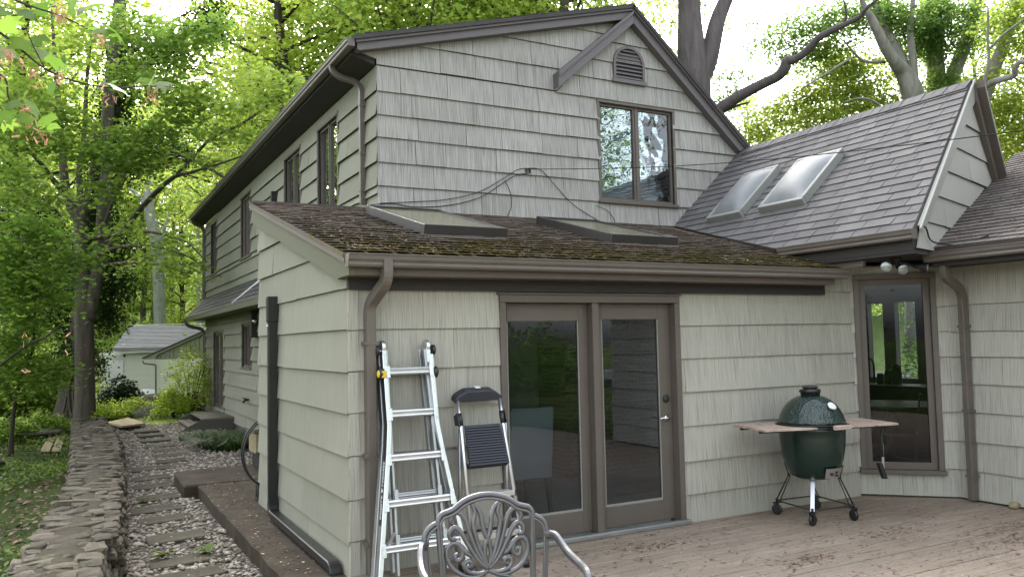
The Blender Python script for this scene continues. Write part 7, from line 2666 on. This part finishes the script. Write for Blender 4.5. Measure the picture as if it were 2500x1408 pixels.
# ------------------------------------------------------------------ the neighbour's house
D = 46.0
NU = np.array((ROT[0][0], ROT[0][1], 0))
NU /= np.linalg.norm(NU)
NF = np.array((ROT[2][0], ROT[2][1], 0))
NF /= np.linalg.norm(NF)
NO = at(235, 970, D)
SCL = .005225
nx = lambda X, Y: ((X - 374) * SCL, (924 - Y) * SCL)
nh = thing('neighbour_house', 'low pale-sided house with a grey roof, far off behind the garden', 'house', tuple(NO))
Zv = (0, 0, 1)
M['pale_siding'] = plain('pale_lap_siding', (0.66, 0.66, 0.57), 0.7, var=.08)
M['green_board'] = plain('green_vertical_boards', (0.24, 0.245, 0.17), 0.7, var=.1)
def npart(name, mat, polys, parent=nh, bevel=0):
    mb = MB()
    for poly, d0, d1 in polys:
        k_ = (D - d1) / D
        mb.frame_prism(at(235, 970, D - d1), NU, Zv, -NF, [(nx(*p)[0] * k_, nx(*p)[1] * k_) for p in poly], d0 - d1, 0)
    return mb.build(name, mat, parent, bevel=bevel)
npart('wall', 'pale_siding', [([(690, 1000), (690, 440), (1700, 440), (1700, 1000)], -3, 0), ([(400, 1000), (400, 440), (690, 440), (690, 1000)], -3, -.6)])
mb = MB()
for (X0, X1, d_) in ((690, 1050, 0.0), (410, 690, -.6)):
    y = 1000
    a0, a1 = (X0 - 374) * SCL, (X1 - 374) * SCL
    pl_ = [(a0, (924 - 1000) * SCL), (a1, (924 - 1000) * SCL), (a1, (924 - 455) * SCL), (a0, (924 - 455) * SCL)]
    courses(mb, NO - NF * d_, NU, Zv, -NF, pl_, [(924 - 1000) * SCL + i * .15 for i in range(20)], (), 2, 4, .07, .002, .001, .004, 5, .03)
mb.build('siding', 'pale_siding', nh)
npart('fascia', 'white', [([(545, 460), (545, 402), (1700, 385), (1700, 440)], 0.05, .5)])
npart('roof', 'roof_far', [([(455, 412), (455, 402), (560, 396), (560, 412)], -3, .6)])
mb = MB()
q = [(555, 396), (1700, 380), (1700, 155), (735, 155)]
pts = []
for i, (a, b) in enumerate(q):
    pts.append(at(150 + a / 4.4, 760 + b / 4.4, D - (.5 if i < 2 else -3.4)))
mb.prism([p - np.array((0, 0, .12)) for p in pts], pts)
e0, e1, t0, t1 = pts[0], pts[1], pts[3], pts[2]
rg = random.Random(6)
for i in range(16):
    f0, f1 = i / 16, (i + 1) / 16
    a, b, c, d = e0 + (t0 - e0) * f0, e1 + (t1 - e1) * f0, e1 + (t1 - e1) * f1, e0 + (t0 - e0) * f1
    u_ = np.array((0, 0, .045))
    mb.prism([a, b, c, d], [a + u_, b + u_, c + u_ * .2, d + u_ * .2], rg.random())
rf = mb.build('roof', 'roof_far', nh)
npart('roof_vent', 'white', [([(652, 392), (652, 352), (676, 352), (676, 392)], .2, .32)], rf)
npart('ridge_cap', 'white', [([(730, 158), (730, 150), (1700, 150), (1700, 158)], -3.5, -3.3)], rf)
npart('door', 'white', [([(497, 1000), (497, 532), (658, 532), (658, 1000)], -.58, -.52)])
npart('gable_wall', 'green_board', [([(1022, 530), (1022, 470), (1640, 195), (1640, 530)], 0, 2.6)])
npart('batten', 'green_board', [([(X_ - 3, 525), (X_ - 3, 520 - (X_ - 1022) * .44 - 30), (X_ + 3, 520 - (X_ - 1022) * .44 - 30), (X_ + 3, 525)], 2.6, 2.64) for X_ in range(1060, 1600, 46)])
npart('garage_wall', 'pale_siding', [([(1030, 1000), (1030, 531), (1640, 531), (1640, 1000)], 0, 2.58)])
mb = MB()
pl_ = [nx(1030, 1000), nx(1640, 1000), nx(1640, 531), nx(1030, 531)]
k_ = (D - 2.6) / D
pl_ = [(a * k_, b * k_) for a, b in pl_]
courses(mb, at(235, 970, D - 2.6), NU, Zv, -NF, pl_, [(924 - 1000) * SCL * k_ + i * .15 for i in range(18)], (), 2, 4, .07, .002, .001, .004, 6, .03)
mb.build('siding', 'pale_siding', nh)
npart('gable_roof', 'roof_dark', [([(862, 520), (862, 508), (1640, 178), (1640, 196)], -.5, 2.8)])
npart('gable_fascia', 'green_board', [([(866, 527), (872, 521), (1640, 197), (1640, 215), (1030, 478), (1000, 525)], 2.5, 2.75)])
mb = MB()
mb.tube([at(150 + a / 4.4, 760 + b / 4.4, D - 2.75) for a, b in ((876, 528), (882, 555), (920, 562), (1005, 572), (1014, 590), (1014, 980))], .045, 6)
mb.build('downspout', 'gutter', nh)
mb = MB()
mb.rock(NO + NU * ((636 - 374) * SCL) + np.array((0, 0, (924 - 482) * SCL)) + NF * .45, (.09, .09, .09), 2, 1, 2, .5, 0)
mb.build('porch_lamp', 'black_metal', nh)
dk = thing('white_railing', 'white deck railing beside the maple trunk, at the far house', 'railing', tuple(NO + NU * -.3 + (-NF) * 2.0))
def rpart(name, polys):
    mb = MB()
    for poly, d0, d1 in polys:
        k_ = (D - d1) / D
        mb.frame_prism(at(235, 970, D - d1), NU, Zv, -NF, [(nx(*p)[0] * k_, nx(*p)[1] * k_) for p in poly], d0 - d1, 0)
    return mb.build(name, 'white', dk)
rpart('top_rail', [([(180, 780), (180, 768), (470, 768), (470, 780)], 1.9, 2.05)])
rpart('bottom_rail', [([(180, 938), (180, 928), (470, 928), (470, 938)], 1.95, 2.02)])
for X_ in range(190, 470, 22):
    rpart('baluster', [([(X_, 928), (X_, 780), (X_ + 8, 780), (X_ + 8, 928)], 1.96, 2.01)])
for X_ in (340, 420):
    rpart('post', [([(X_, 960), (X_, 760), (X_ + 18, 760), (X_ + 18, 960)], 1.9, 2.04)])
npart('deck', 'wood_grey', [([(180, 1000), (180, 945), (690, 945), (690, 1000)], .2, 2.1)])
a, b = nx(362, 745)
um = thing('folded_umbrella', 'folded faded pink umbrella beside the white railing', 'umbrella', tuple(NO + NU * a + np.array((0, 0, b)) + (-NF) * 1.5))
uc = at(232, 929, D - 1.5) - np.array((0, 0, b))
mb = MB()
mb.lathe(uc + np.array((0, 0, b - .15)), [(.10, 0), (.15, .1), (.15, .8), (.13, 1.2), (.05, 1.36), (.01, 1.4)], 14)
mb.build('canopy', 'pink', um)
mb = MB()
mb.tube([uc + np.array((0, 0, b - .9)), uc + np.array((0, 0, b - .1))], .02, 6)
mb.build('pole', 'white', um)
a, b = nx(915, 890)
bc = at(150 + 915 / 4.4, 760 + 890 / 4.4, D - 1.2)
bn = thing('garden_bench', 'white curved garden bench in front of the pale siding of the far house', 'bench', tuple(bc))
mb = MB()
mb.frame_prism(bc, NU, Zv, -NF, [(-.6, .0), (.6, .0), (.6, .05), (-.6, .05)], 0, .4)
mb.build('seat', 'white', bn)
mb = MB()
mb.frame_prism(bc, NU, Zv, -NF, [(-.6, .06), (.6, .06), (.55, .2), (.3, .29), (0, .32), (-.3, .29), (-.55, .2)], 0, .04)
mb.build('backrest', 'white', bn)
for s_ in (-.5, .5):
    mb = MB()
    mb.frame_prism(bc, NU, Zv, -NF, [(s_ - .03, -.45), (s_ + .03, -.45), (s_ + .03, -.001), (s_ - .03, -.001)], .02, .36)
    mb.build('leg', 'white', bn)
# bush outside the far kitchen window
shr = plant_tree('street_bush', 'large dim green bush beyond the far kitchen window, seen through the tall window', 'shrub', (0, 0, 0), bush_spec(95, 1.5, 2.9, 170, 24, .12, .22), 'leaf_deep', 'bark_dark')
shr.location = (14.2, 4.1, -.1)
mb = MB()
mb.prism([(17, -30, -.3), (27, -30, -.3), (27, 60, -.3), (17, 60, -.3)], [(17, -30, .02), (27, -30, .02), (27, 60, .35), (17, 60, .35)])
M['asphalt'] = plain('pale_asphalt', (0.16, 0.155, 0.15), 0.9, scale=1.5)
tag(mb.build('road', 'asphalt'), kind='structure')
